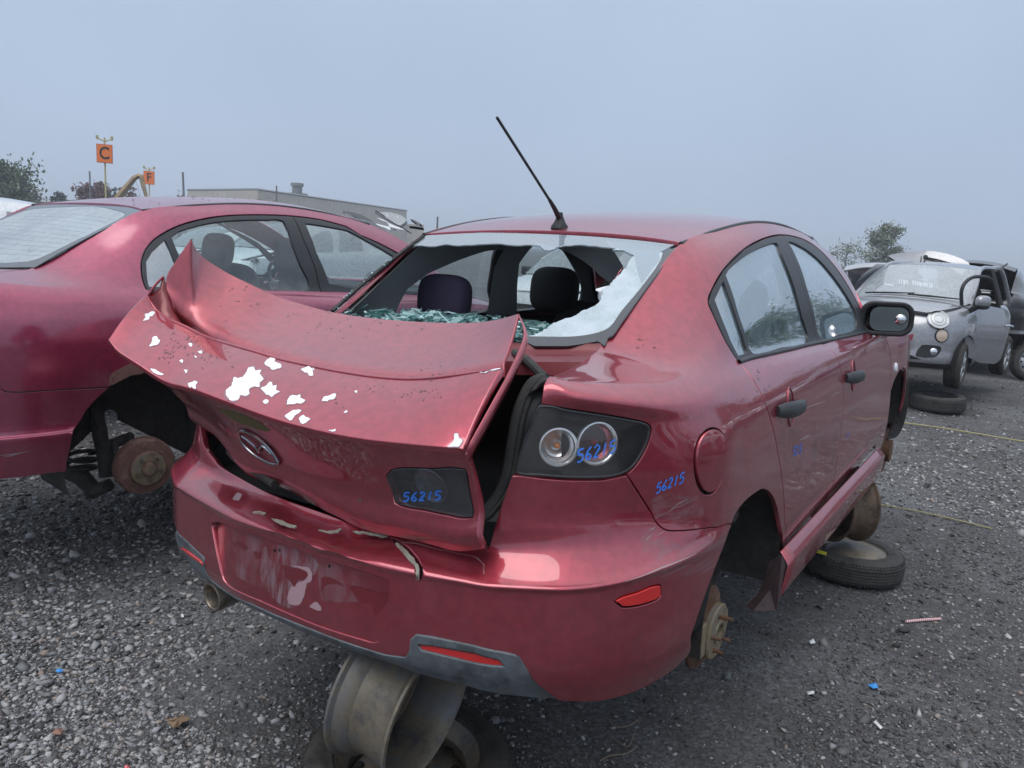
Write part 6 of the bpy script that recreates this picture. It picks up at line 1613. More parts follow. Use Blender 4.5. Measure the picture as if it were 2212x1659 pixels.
wb_ = dup(donor, front_at(-11.6, 8.0, .20), 'white hatchback with its frosted tailgate raised, seen over the crimson roof', M['white_paint'], YG, scale=(1, 1, 1.12))
dup(donor, front_at(-2.3, 9.2, .18), 'silver car nose on, between the white car and the grey hatchback', M['silver_paint'], YG)
dup(donor, front_at(-14.5, 8.4, .2), 'white car seen far left through the crimson sedan windows', M['white_paint'], YG)
dup(donor, Frame(np.eye(3), (-5.55, -.55, .30)), 'white car just beyond the crimson sedan at the left edge', M['white_paint'], YG)
dup(donor, Frame(np.eye(3), (-1.15, 13.7, .25)), 'pale car behind the grey hatchback with a dark trunk lid up', M['silver_paint'], YG, lid=1.15)
dup(donor, Frame(np.eye(3), (.25, 13.9, .36)), 'dark car with black trunk lid raised behind the grey hatchback door', M['black_paint'], YG, lid=1.25, dim_lamps=True)
dup(donor, Frame(np.eye(3), (-.1, 20.2, .25)), 'white wagon with its dark hood lifted down the right-hand row', M['white_paint'], YG, lid=1.1, scale=(1, 1, 1.12))
ORD = ('first', 'second', 'third', 'fourth', 'fifth', 'sixth', 'seventh', 'eighth')
cols = ['silver_paint', 'blue_paint', 'white_paint', 'black_paint', 'grey_paint', 'red2', 'white_paint', 'silver_paint']
words = ['silver', 'navy', 'white', 'black', 'grey', 'crimson', 'white', 'silver']
for i in range(8):
    dup(donor, Frame(np.eye(3), (-.35-.1*(i % 3), 26.5+i*6.2, .2+.1*(i % 2))), words[i]+' car far down the right-hand row, %s beyond the white wagon' % ORD[i], M[cols[i]], YG, lid=(1.1 if i % 3 == 0 else 0), bonnet=(1.0 if i % 3 == 1 else 0))
for i in range(7):
    dup(donor, yawframe(.03, (1.62+.8*(i > 2), 27+i*6.5, .2)), words[(i+3) % 8]+' car on the far side of the aisle, %s from the near end' % ORD[i], M[cols[(i+3) % 8]], YG, bonnet=(1.0 if i % 2 else 0))
# the row across the aisle, outside the picture but mirrored in the doors
for i, (y, c) in enumerate(((1.5, 'white_paint'), (5.2, 'silver_paint'), (8.6, 'white_paint'), (12.0, 'grey_paint'), (15.4, 'silver_paint'), (18.8, 'white_paint'), (22.5, 'blue_paint'))):
    dup(donor, yawframe(math.pi/2+.05*(i % 3-1), (9.6, y, .25)), c.split('_')[0]+' car across the aisle mirrored in the doors, %s along that row' % ('first', 'second', 'third', 'fourth', 'fifth', 'sixth', 'seventh')[i], M[c], 'cars across the aisle reflected in the doors')
for o in [donor]+list(donor.children_recursive): bpy.data.objects.remove(o)
# frosted white tailgate held up behind the white hatchback
K6 = K(1300, 750, 600)
TW = Frame(np.eye(3), (-11.0, 11.6, 0))
tp = K6([(600, 425), (660, 395), (790, 362), (900, 360), (1050, 385), (1160, 430), (1195, 480), (1150, 540), (1000, 610), (975, 560), (900, 490), (700, 430)])
Q = np.array([TW.at(p, 'y', 0) for p in tp]); x0, x1, z0, z1 = Q[:, 0].min()-.05, Q[:, 0].max()+.05, Q[:, 2].min()-.04, Q[:, 2].max()+.04
TS = Surf(np.array([[(x0+(x1-x0)*f, .25*g+.10*(2*f-1)**2, z0+(z1-z0)*g) for g in (0, .33, .66, 1)] for f in np.linspace(0, 1, 7)]), TW, 3, 3)
M['frostpane'] = rusty('frosted_pane', (.46, .48, .48), (.33, .35, .37), (.60, .61, .60), 12, .5, 0)
raised = empty('raised_tailgate', TW, 'frosted white tailgate standing open above the crimson roof, black wiper on it', 'tailgate')
panel('pane', TS, TS.pix(smooth_poly(tp, 2, True)), M['frostpane'], raised, skirt=.08, res=.08)
low = K6([(600, 430), (700, 435), (850, 480), (940, 550), (972, 635), (900, 600), (780, 560), (690, 500)])
panel('painted_edge', TS, TS.pix(smooth_poly(low, 2, True)), M['white_paint'], raised, off=.02, skirt=.06, res=.08)
mb = MB(); mb.tube([TS.ev(TS.hit(p))[0]-[0, .06, 0] for p in K6([(525, 392), (640, 352), (775, 345)])], .014, 5); mb.tube([TS.ev(TS.hit(p))[0]-[0, .06, 0] for p in K6([(540, 385), (680, 372), (780, 385), (775, 340)])], .011, 5); mb.build('wiper', M['black'], raised)
blk = empty('raised_bonnet', Frame(np.eye(3), (-12.0, 11.2, 0)), 'black underside of a raised bonnet showing over the crimson roof', 'car bonnet')
BKF = Frame(np.eye(3), (-12.0, 11.2, 0)); bp_ = K6([(100, 352), (250, 348), (420, 365), (540, 405), (650, 460), (780, 560), (700, 545), (560, 490), (400, 440), (250, 395)])
Q = np.array([BKF.at(p, 'y', 0) for p in bp_]); x0, x1, z0, z1 = Q[:, 0].min()-.05, Q[:, 0].max()+.05, Q[:, 2].min()-.04, Q[:, 2].max()+.04
BS = Surf(np.array([[(x0+(x1-x0)*f, .3*g, z0+(z1-z0)*g) for g in (0, .5, 1)] for f in np.linspace(0, 1, 5)]), BKF, 3, 3)
panel('bonnet_skin', BS, BS.pix(smooth_poly(bp_, 2, True)), M['black_paint'], blk, skirt=.06, res=.1)
bk2 = K6([(1190, 470), (1260, 462), (1340, 490), (1425, 548), (1350, 540), (1330, 560), (1150, 545)])
o = empty('raised_bonnet', Frame(np.eye(3), (-10.0, 11.6, 0)), 'small dark raised bonnet at the end of the beige building', 'car bonnet')
BKF = Frame(np.eye(3), (-10.0, 11.6, 0)); Q = np.array([BKF.at(p, 'y', 0) for p in bk2]); x0, x1, z0, z1 = Q[:, 0].min()-.05, Q[:, 0].max()+.05, Q[:, 2].min()-.04, Q[:, 2].max()+.04
BS = Surf(np.array([[(x0+(x1-x0)*f, .3*g, z0+(z1-z0)*g) for g in (0, .5, 1)] for f in np.linspace(0, 1, 5)]), BKF, 3, 3)
panel('bonnet_skin', BS, BS.pix(smooth_poly(bk2, 2, True)), M['black_paint'], o, skirt=.06, res=.1)
tyre('leaning_wheel', 'wheel with silver alloy rim leaning beside the open door of the grey hatchback', (1.22, 14.5, .30), flatR(math.radians(80), 0, .6), r=.31, w=.2, rim='alloy', cat='wheel')
# ------------------------------------------------------------------ signs, poles, digger arm, building, trees
def metres(px_h, d): return px_h*d/FL
M['orange'] = mat('orange_sign', (.92, .20, .02), .5)
M['signrim'] = mat('sign_rim', (.50, .10, .04), .5)
M['yellowpole'] = mat('pale_yellow_pole', (.50, .45, .22), .6)
M['polegrey'] = mat('grey_pole', (.16, .17, .18), .6)
M['letter'] = mat('black_letter', (.012, .012, .014), .6)
def facing(X):
    d = CAM_POS-X; return math.atan2(d[0], -d[1])
def sign(ch, px, py, d, wpx, hpx, top_px, label):
    X = WORLD.depth((px, py), d); w, h = metres(wpx, d), metres(hpx, d)
    f = yawframe(facing(X)-.12, (X[0], X[1], 0)); r = empty('letter_sign', f, label, 'sign', 'letter signs above the yard')
    mb = MB(); mb.box((0, 0, X[2]), (w, .16, h)); mb.build('sign_box', M['signrim'], r, smooth=False)
    mb = MB(); mb.box((0, -.085, X[2]), (w*.93, .01, h*.94)); pnl = mb.build('sign_face', M['orange'], r, smooth=False)
    cu = bpy.data.curves.new('letter', 'FONT'); cu.body = ch; cu.size = h*.92; cu.align_x = 'CENTER'; cu.align_y = 'CENTER'; cu.extrude = .012; cu.offset = h*.012
    tmp = bpy.data.objects.new('tmp', cu); lm = bpy.data.meshes.new_from_object(tmp); bpy.data.objects.remove(tmp); o = bpy.data.objects.new('letter', lm); link(o, pnl); o.location = (0, -.10, X[2]-.0); o.rotation_euler = (math.pi/2, 0, 0); o.scale = (.82, 1, 1); lm.materials.clear(); lm.materials.append(M['letter'])
    zt = X[2]+metres(top_px, d)
    mb = MB(); mb.tube([(0, .10, 0), (0, .10, zt)], .055, 10); mb.build('pole', M['yellowpole'], r)
    for s_ in (-1, 1):
        mb = MB(); mb.tube([(0, .1, zt-.25), (s_*w*.30, .1, zt-.12), (s_*w*.46, .1, zt-.1)], .04, 8); mb.lathe([(0, .12), (.09, .10), (.07, -.14), (0, -.16)], (s_*w*.46, .1, zt), (0, 0, 1), 12); mb.build('lamp', M['yellowpole'], r)
sign('C', 226, 332, 52, 31, 39, 34, 'orange letter sign C on a pale yellow pole, the larger of the two')
sign('F', 322, 384, 74, 21.5, 28, 22, 'smaller orange letter sign F beside the digger arm')
def pole(px, py_top, d, rad, label, lean=0., lamp=False, name='pole'):
    X = WORLD.depth((px, py_top), d); f = Frame(np.eye(3), (X[0], X[1], 0)); r = empty(name, f, label, 'lamp post' if lamp else 'pole')
    mb = MB(); mb.tube([(0, 0, 0), (lean, 0, X[2])], [rad*1.2, rad], 8); mb.build('post', M['polegrey'], r)
    if lamp:
        for s_ in (-1, 1): mb = MB(); mb.box((s_*.8, 0, X[2]), (1.3, .5, .16)); mb.tube([(0, 0, X[2]-.1), (s_*.4, 0, X[2])], .08, 6); mb.build('lamp_head', M['polegrey'], r)
pole(55, 371, 80, .12, 'tall grey floodlight post beside the tree at the left', 0, True, 'lamp_post')
pole(50, 389, 110, .12, 'shorter floodlight post behind the tall one at the left', 0, True, 'lamp_post')
pole(195, 370, 60, .06, 'thin grey post left of the C sign', -.1)
pole(400, 372, 70, .09, 'grey post at the left end of the beige building', -.35)
pole(597.5, 401, 55, .05, 'thin post in front of the beige building', 0)
pole(640+5*0+112+0, 430, 60, .02, 'hair-thin wire post over the crimson roof') if False else None
for px, py in ((641, 0),): pass
pole(945.5, 468, 45, .05, 'short thin post left of the roof of the wrecked car')
M['arm'] = rusty('sandy_steel', (.34, .24, .12), (.28, .20, .11), (.20, .15, .09), 2, .7, 0)
dE = 65; E_ = lambda pts: [WORLD.depth(p, dE) for p in R1(pts)]
f = Frame(np.eye(3), (*WORLD.depth((280, 410), dE)[:2], 0)); ex_ = empty('excavator', f, 'sandy yellow excavator arm reaching up beside the F sign', 'excavator')
L_ = lambda pts: [p-f.T for p in E_(pts)]
mb = MB(); mb.tube(L_([(700, 520), (775, 425), (850, 335), (872, 325)]), [.32, .28, .22, .18], 4); mb.build('boom', M['arm'], ex_, smooth=False)
mb = MB(); mb.tube(L_([(868, 322), (892, 325), (905, 380), (922, 440), (925, 520)]), [.2, .24, .22, .18, .15], 4); mb.build('stick', M['arm'], ex_, smooth=False)
mb = MB(); mb.tube(L_([(862, 350), (880, 400), (885, 450)]), .06, 6); mb.build('ram', M['chrome'], ex_)
p0 = L_([(700, 520)])[0]; mb = MB(); mb.box((p0[0], p0[1], 1.4), (3, 2.4, 1.6)); mb.box((p0[0], p0[1], .4), (3.4, 2.8, .8)); mb.build('machine_body', M['arm'], ex_, smooth=False)
# building
B0 = WORLD.depth((557, 409.5), 107); B1 = WORLD.depth((879, 452), 150); BL = WORLD.depth((405, 405), 122)
hB = B0[2]; B1[2] = BL[2] = hB
M['wallbeige'] = rusty('beige_cladding', (.50, .47, .42), (.47, .44, .39), (.53, .50, .45), .4, .8, 0)
M['wallcap'] = mat('roof_edge_metal', (.20, .21, .22), .5)
f = Frame(np.eye(3), (B0[0], B0[1], 0)); bld = empty('warehouse', f, 'long flat-roofed beige warehouse behind the crimson sedan', 'building')
b0, b1, bl = (np.array([p[0]-B0[0], p[1]-B0[1]]) for p in (B0, B1, BL)); b3 = b1+bl
mb = MB(); P_ = [b0, b1, b3, bl]; mb.add([(*p, 0) for p in P_]+[(*p, hB) for p in P_], [(0, 1, 5, 4), (1, 2, 6, 5), (2, 3, 7, 6), (3, 0, 4, 7), (4, 5, 6, 7)]); mb.build('wall', M['wallbeige'], bld, smooth=False)
mb = MB(); ring_ = [np.array((*p, hB+.02)) for p in P_]; mb.tube(ring_, .14, 4, closed=True); mb.build('roof_edge', M['wallcap'], bld, smooth=False)
V0 = WORLD.depth((642, 404), 120); vv = V0-f.T
mb = MB(); mb.lathe([(.75, -1.0), (.75, .25), (.95, .3), (.95, .75), (.75, .8)], (vv[0], vv[1], hB+1.2), (0, 0, 1), 16); mb.box((vv[0], vv[1], hB+.25), (2.4, 2.0, .5)); mb.build('roof_vent', M['polegrey'], bld)
C0 = WORLD.depth((916, 486), 152); f2 = Frame(np.eye(3), (*B1[:2], 0)); lb = empty('low_annex', f2, 'low pale annex at the far end of the beige warehouse', 'building')
c = C0-f2.T; mb = MB(); d2 = (b1/np.linalg.norm(b1))
P_ = [np.array([.05, .05]), np.array([c[0], c[1]]), np.array([c[0], c[1]])+np.array([-8, 6]), np.array([-8, 6])]
mb.add([(*p, 0) for p in P_]+[(*p, C0[2]) for p in P_], [(0, 1, 5, 4), (1, 2, 6, 5), (2, 3, 7, 6), (3, 0, 4, 7), (4, 5, 6, 7)]); mb.build('wall', M['wallbeige'], lb, smooth=False)
# pole-mounted lamp on the building corner
# trees
def leafmat(name, a, b, c):
    m_ = mat(name, a, .8); t = NT(m_); g = t.n('ShaderNodeNewGeometry')
    t.l(t.ramp(g.outputs['Random Per Island'], [(.0, a), (.5, b), (1., c)]), t.b.inputs['Base Color']); t.b.inputs['Specular IOR Level'].default_value = .2
    return m_
M['leafgreen'] = leafmat('dark_leaves', (.065, .095, .060), (.105, .14, .08), (.15, .185, .11))
M['leafpale'] = leafmat('pale_leaves', (.18, .21, .16), (.23, .26, .20), (.28, .30, .24))
M['leafred'] = leafmat('maroon_leaves', (.13, .065, .075), (.17, .085, .095), (.20, .12, .12))
M['leaffir'] = leafmat('fir_needles', (.022, .040, .035), (.035, .058, .050), (.05, .075, .062))
M['leafyellow'] = leafmat('yellowing_leaves', (.14, .12, .05), (.18, .15, .07), (.12, .12, .06))
M['bark'] = rusty('bark', (.07, .055, .045), (.05, .042, .036), (.09, .075, .06), 8, .9, 0)
def tree(base, h, w, label, leaf='leafgreen', n=2600, ls=.16, crown0=.28, name='tree', group=None, seed=1, airy=.0, cone=False):
    rg = np.random.default_rng(seed)
    f = Frame(np.eye(3), base); r = empty(name, f, label, 'tree', group)
    mb = MB(); mb.tube([(0, 0, -.2), (.03*h, 0, h*.3), (-.01*h, .02*h, h*.62), (0, 0, h*.92)], [h*.028, h*.02, h*.012, h*.003], 8); ends = []
    nb = 14
    for k in range(nb):
        z0 = h*(crown0*.7+(.85-crown0*.7)*k/nb); a = k*2.4+rg.uniform(-.4, .4)
        L = w*.5*(1-(abs((z0/h)-.5)*1.2)**2)*rg.uniform(.7, 1.1)
        if cone: L = w*.5*(1.02-z0/h)
        e = np.array([math.cos(a)*L, math.sin(a)*L, z0+L*(.55 if not cone else -.1)])
        mb.tube([(0, 0, z0), e*.55+np.array([0, 0, z0*.45+.02*h]), e], [h*.010, h*.006, h*.002], 5); ends.append((np.array([0, 0, z0]), e))
    mb.build('trunk', M['bark'], r)
    V = []; F = []
    cl = []
    for b_, e in ends:
        for k in range(4): q = b_+(e-b_)*rg.uniform(.45, 1.1)+rg.normal(0, w*.05, 3); cl.append((q, w*rg.uniform(.07, .16)))
    for k in range(8): cl.append((np.array([rg.normal(0, w*.1), rg.normal(0, w*.1), h*rg.uniform(.75, .97)]), w*rg.uniform(.06, .12)))
    for i in range(n):
        q, s_ = cl[rg.integers(0, len(cl))]
        p = q+rg.normal(0, 1, 3)*s_*np.array([1, 1, .8])
        if cone: p[2] = min(p[2], h)
        if p[2] < h*crown0*.6: continue
        t1 = rg.normal(0, 1, 3); t1 /= np.linalg.norm(t1); t2 = np.cross(t1, rg.normal(0, 1, 3)); t2 /= np.linalg.norm(t2)+1e-9
        l_ = ls*rg.uniform(.6, 1.3); b0_ = len(V)
        V += [p-t1*l_*.5, p+t2*l_*.28, p+t1*l_*.5, p-t2*l_*.28]; F.append((b0_, b0_+1, b0_+2, b0_+3))
    o = mesh('crown', V, F, M[leaf], r, False)
    return r
def tree_at(px, py_top, d, wpx, label, **k):
    X = WORLD.depth((px, py_top), d); return tree((X[0], X[1], 0), X[2], metres(wpx, d), label, **k)
tree_at(0, 360, 78, 104, 'large dark green tree at the left edge behind the white car', n=7000, ls=.42, seed=3, crown0=.12)
tree_at(60, 398, 85, 44, 'low pale tree right of the large one at the left edge', leaf='leafpale', n=1500, ls=.35, seed=4, crown0=.05)
tree_at(130, 415, 95, 36, 'small dark bush beside the white roof', leaf='leaffir', n=900, ls=.4, seed=5, crown0=.05)
tree_at(190, 394, 85, 50, 'maroon leaved tree behind the thin post', leaf='leafred', n=1800, ls=.36, seed=6, crown0=.05)
tree_at(216, 392, 88, 44, 'maroon leaved tree behind the C sign pole', leaf='leafred', n=1800, ls=.36, seed=7, crown0=.05)
tree_at(234, 403, 92, 22, 'small fir tree right of the C sign pole', leaf='leaffir', n=900, ls=.36, seed=8, crown0=.05, cone=True)
tree_at(248, 402, 94, 22, 'middle fir tree between the signs', leaf='leaffir', n=900, ls=.36, seed=9, crown0=.05, cone=True)
tree_at(261, 405, 94, 18, 'small fir tree left of the digger arm', leaf='leaffir', n=800, ls=.36, seed=10, crown0=.05, cone=True)
tree_at(282, 404, 98, 26, 'maroon bush under the digger arm', leaf='leafred', n=900, ls=.36, seed=11, crown0=.05)
tree_at(385, 408, 100, 20, 'thin maroon bush left of the warehouse', leaf='leafred', n=350, ls=.36, seed=12, crown0=.05)
tree_at(1920, 484, 72, 66, 'grey green tree standing behind the grey hatchback roof', leaf='leafpale', n=6500, ls=.22, seed=13, crown0=.16)
tree_at(1832, 526, 95, 66, 'pale bare-looking tree left of the grey green tree', leaf='leafpale', n=900, ls=.30, seed=14, crown0=.15)
tree_at(2160, 592, 140, 46, 'yellowing tree far down the aisle at the right', leaf='leafyellow', n=800, ls=.5, seed=15, crown0=.05)
tree_at(2125, 583, 150, 16, 'bare thin tree far down the aisle', leaf='leafpale', n=200, ls=.4, seed=16, crown0=.05)
# trees across the aisle, mirrored in the side glass
for i, (x, y, h, w) in enumerate(((9.6, 28, 4.8, 4.6), (14.5, 31, 6.0, 6.0), (8.2, 41, 5.6, 5.0), (19, 36, 7, 7))):
    tree((x, y, 0), h, w, 'leafy tree across the aisle mirrored in the side windows, '+('behind the mirrored cars', 'beside the rear door glass', 'farthest off', 'nearest the bumper')[i], n=2400, ls=.30, seed=30+i, group='trees across the aisle')
# ------------------------------------------------------------------ ground
mg = mat('wet_gravel_ground', (.05, .05, .055), .85)
t = NT(mg); v = t.coord()
n1 = t.noise(v, .55, 5, .6); n2 = t.noise(v, 45, 6, .75); n3 = t.noise(v, 5, 5, .65); n4 = t.noise(v, 160, 3, .8)
vo = t.n('ShaderNodeTexVoronoi'); vo.inputs['Scale'].default_value = 60; t.l(v, vo.inputs['Vector'])
c = t.ramp(n2, [(.35, (.038, .036, .037)), (.5, (.076, .073, .075)), (.62, (.13, .126, .128)), (.75, (.24, .24, .24))])
c = t.mix(t.val(n1, .46, .60), c, t.ramp(n2, [(.3, (.07, .07, .073)), (.5, (.13, .13, .135)), (.7, (.28, .285, .30))]))
c = t.mix(t.math('MULTIPLY', t.val(n3, .5, .68), .55), c, (.072, .066, .066))
c = t.mix(t.math('MULTIPLY', t.val(n4, .60, .72), .5), c, (.20, .20, .21))
t.l(c, t.b.inputs['Base Color'])
t.l(t.val(n3, .3, .7, .55, .95), t.b.inputs['Roughness'])
t.bump(t.math('ADD', n2, t.math('MULTIPLY', vo.outputs['Distance'], .6)), .7, .02)
gs = 900
def gz(x, y): return .012*np.sin(x*1.3+.7)*np.sin(y*1.1)+.008*np.sin(x*3.1+y*2.3)
mb = MB()
xs = np.concatenate([[-gs, -200, -60, -25], np.linspace(-12, 14, 90), [25, 60, 200, gs]])
ys_ = np.concatenate([[-gs, -200, -40], np.linspace(-8, 18, 90), [30, 60, 120, 300, gs]])
V = [(x, y, float(gz(x, y)) if abs(x) < 15 and -9 < y < 19 else 0.) for x in xs for y in ys_]
nn = len(ys_)
mb.add(V, [(i*nn+j, (i+1)*nn+j, (i+1)*nn+j+1, i*nn+j+1) for i in range(len(xs)-1) for j in range(nn-1)])
g = mb.build('ground', mg, None, sharp=None); g['kind'] = 'structure'
# loose stones
def stones(name, n, size, light, seed, label):
    rg = np.random.default_rng(seed)
    bm = bmesh.new(); bmesh.ops.create_icosphere(bm, subdivisions=1, radius=1); bv = np.array([v_.co[:] for v_ in bm.verts]); bf = np.array([[v_.index for v_ in f_.verts] for f_ in bm.faces]); bm.free()
    pts = []
    while len(pts) < n:
        m_ = 20000
        px = rg.uniform(-60, PW+60, m_); py = rg.uniform(760, PH+120, m_)
        d = CF[None]+CR[None]*((px-PW/2)/FL)[:, None]-CU[None]*((py-PH/2)/FL)[:, None]
        tt = -CAM_POS[2]/d[:, 2]; P = CAM_POS+d*tt[:, None]; ok = (tt > 0) & (tt < 13)
        P = P[ok]
        # drifts of pale stone, mud where the cars stand
        w = .5+.5*np.sin(P[:, 0]*1.7+1.1*np.sin(P[:, 1]*1.3))*np.sin(P[:, 1]*1.9+.6)
        near = np.exp(-(((P[:, 0]+.95)/.75)**2+((P[:, 1]+.0)/.55)**2))*1.6
        far = np.exp(-((P[:, 1]-6.4)/1.6)**2)*(P[:, 0] > -.2)*1.2
        under = ((P[:, 0] > -1.0) & (P[:, 0] < .95) & (P[:, 1] > .2) & (P[:, 1] < 4.4))
        right = (P[:, 0] > .7) & (P[:, 1] < 4.8)
        k = np.where(right, .10+.10*w, .15+.35*w+near+far*.8) if light else (.6+.4*w)
        k = np.where(under, k*.25, k)
        pts += list(P[rg.random(len(P)) < k])
    P = np.array(pts[:n]); dist = np.linalg.norm(P-CAM_POS, axis=1)
    s_ = size*np.exp(rg.normal(0, .45, n))*np.clip(dist/3.2, .75, 1.5)*np.where((P[:, 0] > .3) & (P[:, 1] < 4.8), .72, 1.)
    s_ = np.clip(s_, 0, .022*np.clip(dist/3, 1, 2))
    S3 = np.stack([s_*rg.uniform(.8, 1.4, n), s_*rg.uniform(.6, 1.0, n), s_*rg.uniform(.35, .7, n)], 1)
    a = rg.uniform(0, 6.28, n); ca, sa = np.cos(a), np.sin(a)
    tl_ = rg.normal(0, .35, n)
    nv = len(bv); jitter = np.clip(1+rg.normal(0, .30, (n, nv, 1)), .45, 1.7)
    L = bv[None]*jitter*S3[:, None]
    z2 = L[..., 2]*np.cos(tl_)[:, None]+L[..., 0]*np.sin(tl_)[:, None]; x2 = L[..., 0]*np.cos(tl_)[:, None]-L[..., 2]*np.sin(tl_)[:, None]
    X = x2*ca[:, None]-L[..., 1]*sa[:, None]; Y = x2*sa[:, None]+L[..., 1]*ca[:, None]
    W = np.stack([X+P[:, 0:1], Y+P[:, 1:2], z2+(gz(P[:, 0], P[:, 1])+S3[:, 2]*.35)[:, None]], -1).reshape(-1, 3)
    Fx = (bf[None]+(np.arange(n)*nv)[:, None, None]).reshape(-1, 3)
    me = bpy.data.meshes.new(name); me.vertices.add(len(W)); me.vertices.foreach_set('co', W.ravel())
    me.loops.add(Fx.size); me.loops.foreach_set('vertex_index', Fx.ravel().astype(np.int32)); me.polygons.add(len(Fx))
    me.polygons.foreach_set('loop_start', np.arange(0, Fx.size, 3, dtype=np.int32)); me.polygons.foreach_set('loop_total', np.full(len(Fx), 3, np.int32)); me.update(calc_edges=True)
    m_ = mat(name+'_stone', (.1, .1, .1), .7); t_ = NT(m_); gg = t_.n('ShaderNodeNewGeometry')
    st = [(0, (.14, .14, .15)), (.35, (.23, .23, .24)), (.65, (.33, .33, .34)), (.85, (.42, .415, .41)), (.95, (.24, .19, .16)), (1, (.48, .48, .48))] if light else [(0, (.032, .032, .034)), (.4, (.072, .069, .071)), (.75, (.13, .126, .127)), (.93, (.20, .195, .19)), (1, (.27, .25, .24))]
    t_.l(t_.ramp(gg.outputs['Random Per Island'], st), t_.b.inputs['Base Color']); me.materials.append(m_)
    o = link(bpy.data.objects.new(name, me)); tag(o, label, 'gravel', kind='stuff')
stones('gravel', 42000, .0052, False, 1, 'dark crushed gravel over the yard')
stones('pale_gravel', 21000, .0056, True, 2, 'pale grey stones scattered through the gravel')

# litter on the ground
def thing_mesh(name, mb, mt, label, cat, smooth=False): o = mb.build(name, mt, None, smooth); tag(o, label, cat); return o
K8 = K(0, 2022, 1400)
def gpt(p, z=.006): 
    X = WORLD.at(p, 'z', z); X[2] = float(gz(X[0], X[1]))+z; return X
M['rope'] = mat('yellow_rope', (.34, .31, .16), .8)
mb = MB(); mb.tube(smooth_poly([gpt(p, .02) for p in R4([(1498, 1323), (1700, 1350), (1950, 1385), (2212, 1425), (2500, 1470)])], 6), .008, 6); thing_mesh('yellow_rope', mb, M['rope'], 'long yellow rope across the aisle near the grey hatchback', 'rope', True)
mb = MB(); mb.tube(smooth_poly([gpt(p, .014) for p in K4T([(1050, 600), (1300, 640), (1560, 690), (1896, 765), (2300, 860)])], 6), .0045, 6); thing_mesh('yellow_rope', mb, M['rope'], 'thinner yellow rope on the gravel beside the wrecked car', 'rope', True)
ms_ = mat('striped_straw', (.7, .3, .3), .6); t = NT(ms_); wv = t.n('ShaderNodeTexWave'); wv.inputs['Scale'].default_value = 40; t.l(t.coord(), wv.inputs[0]); t.l(t.ramp(wv.outputs[0], [(.45, (.72, .68, .68)), (.55, (.62, .18, .20))]), t.b.inputs['Base Color'])
mb = MB(); mb.tube([gpt(p, .012) for p in ((1957, 1341), (1995, 1336), (2032, 1333))], .0065, 8); thing_mesh('striped_straw', mb, ms_, 'red and white striped strip lying on the dark gravel', 'straw', True)
for pts, lb in ((R7([(605, 1290), (630, 1325), (690, 1330), (765, 1290)]), 'curved pale twig nearest the bumper corner'), (R7([(605, 1378), (650, 1410), (700, 1440), (730, 1400), (735, 1370)]), 'forked pale twig, middle of three on the gravel'), (R7([(550, 1522), (610, 1490), (690, 1480), (760, 1438)]), 'long pale twig, lowest of three on the gravel')):
    mb = MB(); mb.tube(smooth_poly([gpt(p, .008) for p in pts], 5), .0022, 6); thing_mesh('twig', mb, M['wood'], lb, 'twig', True)
def scrap(name, pts, mt, label, cat, up=.012, z=.012):
    P_ = [gpt(p, z+random.uniform(0, up)) for p in pts]; c_ = np.mean(P_, 0)+[0, 0, .006]; n_ = len(P_); mb = MB(); P2 = [p-np.array([0, 0, .002]) for p in P_]
    mb.add(P_+[c_]+P2, [(i, (i+1) % n_, n_) for i in range(n_)]+[(n_+1+i, n_+1+(i+1) % n_, (i+1) % n_, i) for i in range(n_)]); thing_mesh(name, mb, mt, label, cat)
scrap('dry_leaf', K8([(1042, 1335), (1085, 1345), (1110, 1315), (1135, 1330), (1150, 1300), (1165, 1320), (1205, 1322), (1185, 1345), (1150, 1355), (1130, 1380), (1095, 1392), (1080, 1370)]), M['leaf_brown'], 'curled brown dry leaf on the pale gravel', 'leaf', .02)
M['bluebit'] = mat('blue_plastic', (.05, .30, .75), .5); M['pinkbit'] = mat('pink_plastic', (.75, .18, .20), .5); M['whitebit'] = mat('white_paper', (.75, .76, .77), .7); M['brownbit'] = mat('brown_plastic', (.26, .13, .09), .6)
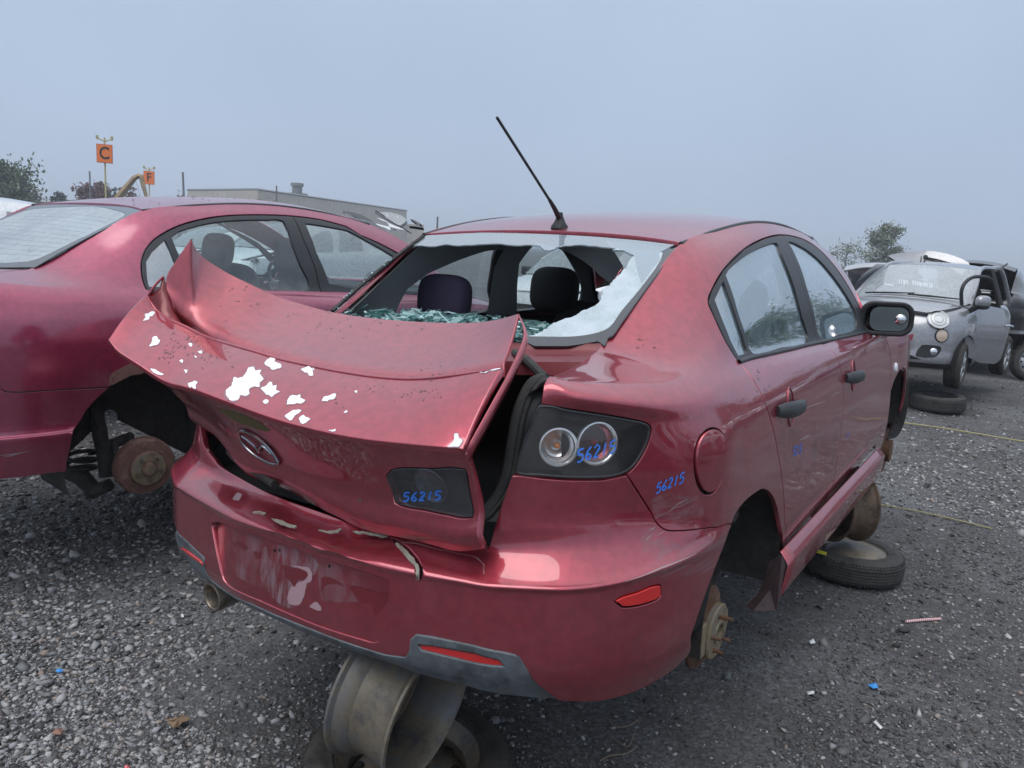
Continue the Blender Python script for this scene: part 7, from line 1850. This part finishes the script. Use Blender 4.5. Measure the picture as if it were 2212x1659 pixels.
for nm, pts, mt, lb in (('plastic_scrap', K8([(352, 1050), (370, 1035), (400, 1042), (392, 1056), (365, 1060)]), 'bluebit', 'bright blue plastic scrap in the pale gravel'), ('plastic_scrap', K8([(783, 1635), (805, 1622), (822, 1640), (800, 1658)]), 'pinkbit', 'pink plastic scrap at the lower edge of the gravel'),
                        ('plastic_scrap', K8([(330, 1445), (350, 1412), (400, 1410), (385, 1445)]), 'brownbit', 'brown square plastic scrap in the pale gravel'), ('paper_scrap', K8([(1145, 672), (1162, 672), (1162, 690), (1146, 690)]), 'whitebit', 'small white crumb of glass near the exhaust tip'),
                        ('paper_scrap', K8([(0, 690), (20, 648), (22, 655), (4, 694)]), 'whitebit', 'white sliver of paper at the left edge'), ('paper_scrap', R7([(1706, 868), (1730, 852), (1742, 875), (1715, 882)]), 'whitebit', 'white scrap on the dark gravel right of the hub'),
                        ('paper_scrap', R7([(2062, 1318), (2075, 1310), (2112, 1350), (2100, 1358)]), 'whitebit', 'pale flat stick at the lower right'), ('paper_scrap', R7([(1695, 1150), (1735, 1145), (1735, 1160), (1700, 1165)]), 'whitebit', 'pale scrap below the narrow spare tyre'), ('plastic_scrap', R7([(2090-60, 1090+20), (2075, 1098), (2090, 1125), (2060, 1130)]), 'bluebit', 'blue scrap at the right of the gravel'),
                        ('plastic_scrap', R7([(1240, 1035), (1272, 1030), (1275, 1070), (1245, 1068)]), 'polegrey', 'dark grey plastic scrap below the brake disc')):
    scrap(nm, pts, M[mt], lb, 'scrap', .008, .012)

# ------------------------------------------------------------------ damp air
mh = bpy.data.materials.new('haze_air'); mh.use_nodes = True; th_ = mh.node_tree; th_.nodes.clear()
pv = th_.nodes.new('ShaderNodeVolumePrincipled'); pv.inputs['Color'].default_value = (.88, .93, 1, 1); pv.inputs['Density'].default_value = .0017; pv.inputs['Anisotropy'].default_value = .2
oo = th_.nodes.new('ShaderNodeOutputMaterial'); th_.links.new(pv.outputs[0], oo.inputs['Volume'])
mb = MB(); mb.box((0, 0, 6.0), (1900, 1900, 14.0)); hz = mb.build('haze', mh, None, smooth=False); tag(hz, 'pale damp air over the yard', 'haze', kind='stuff')
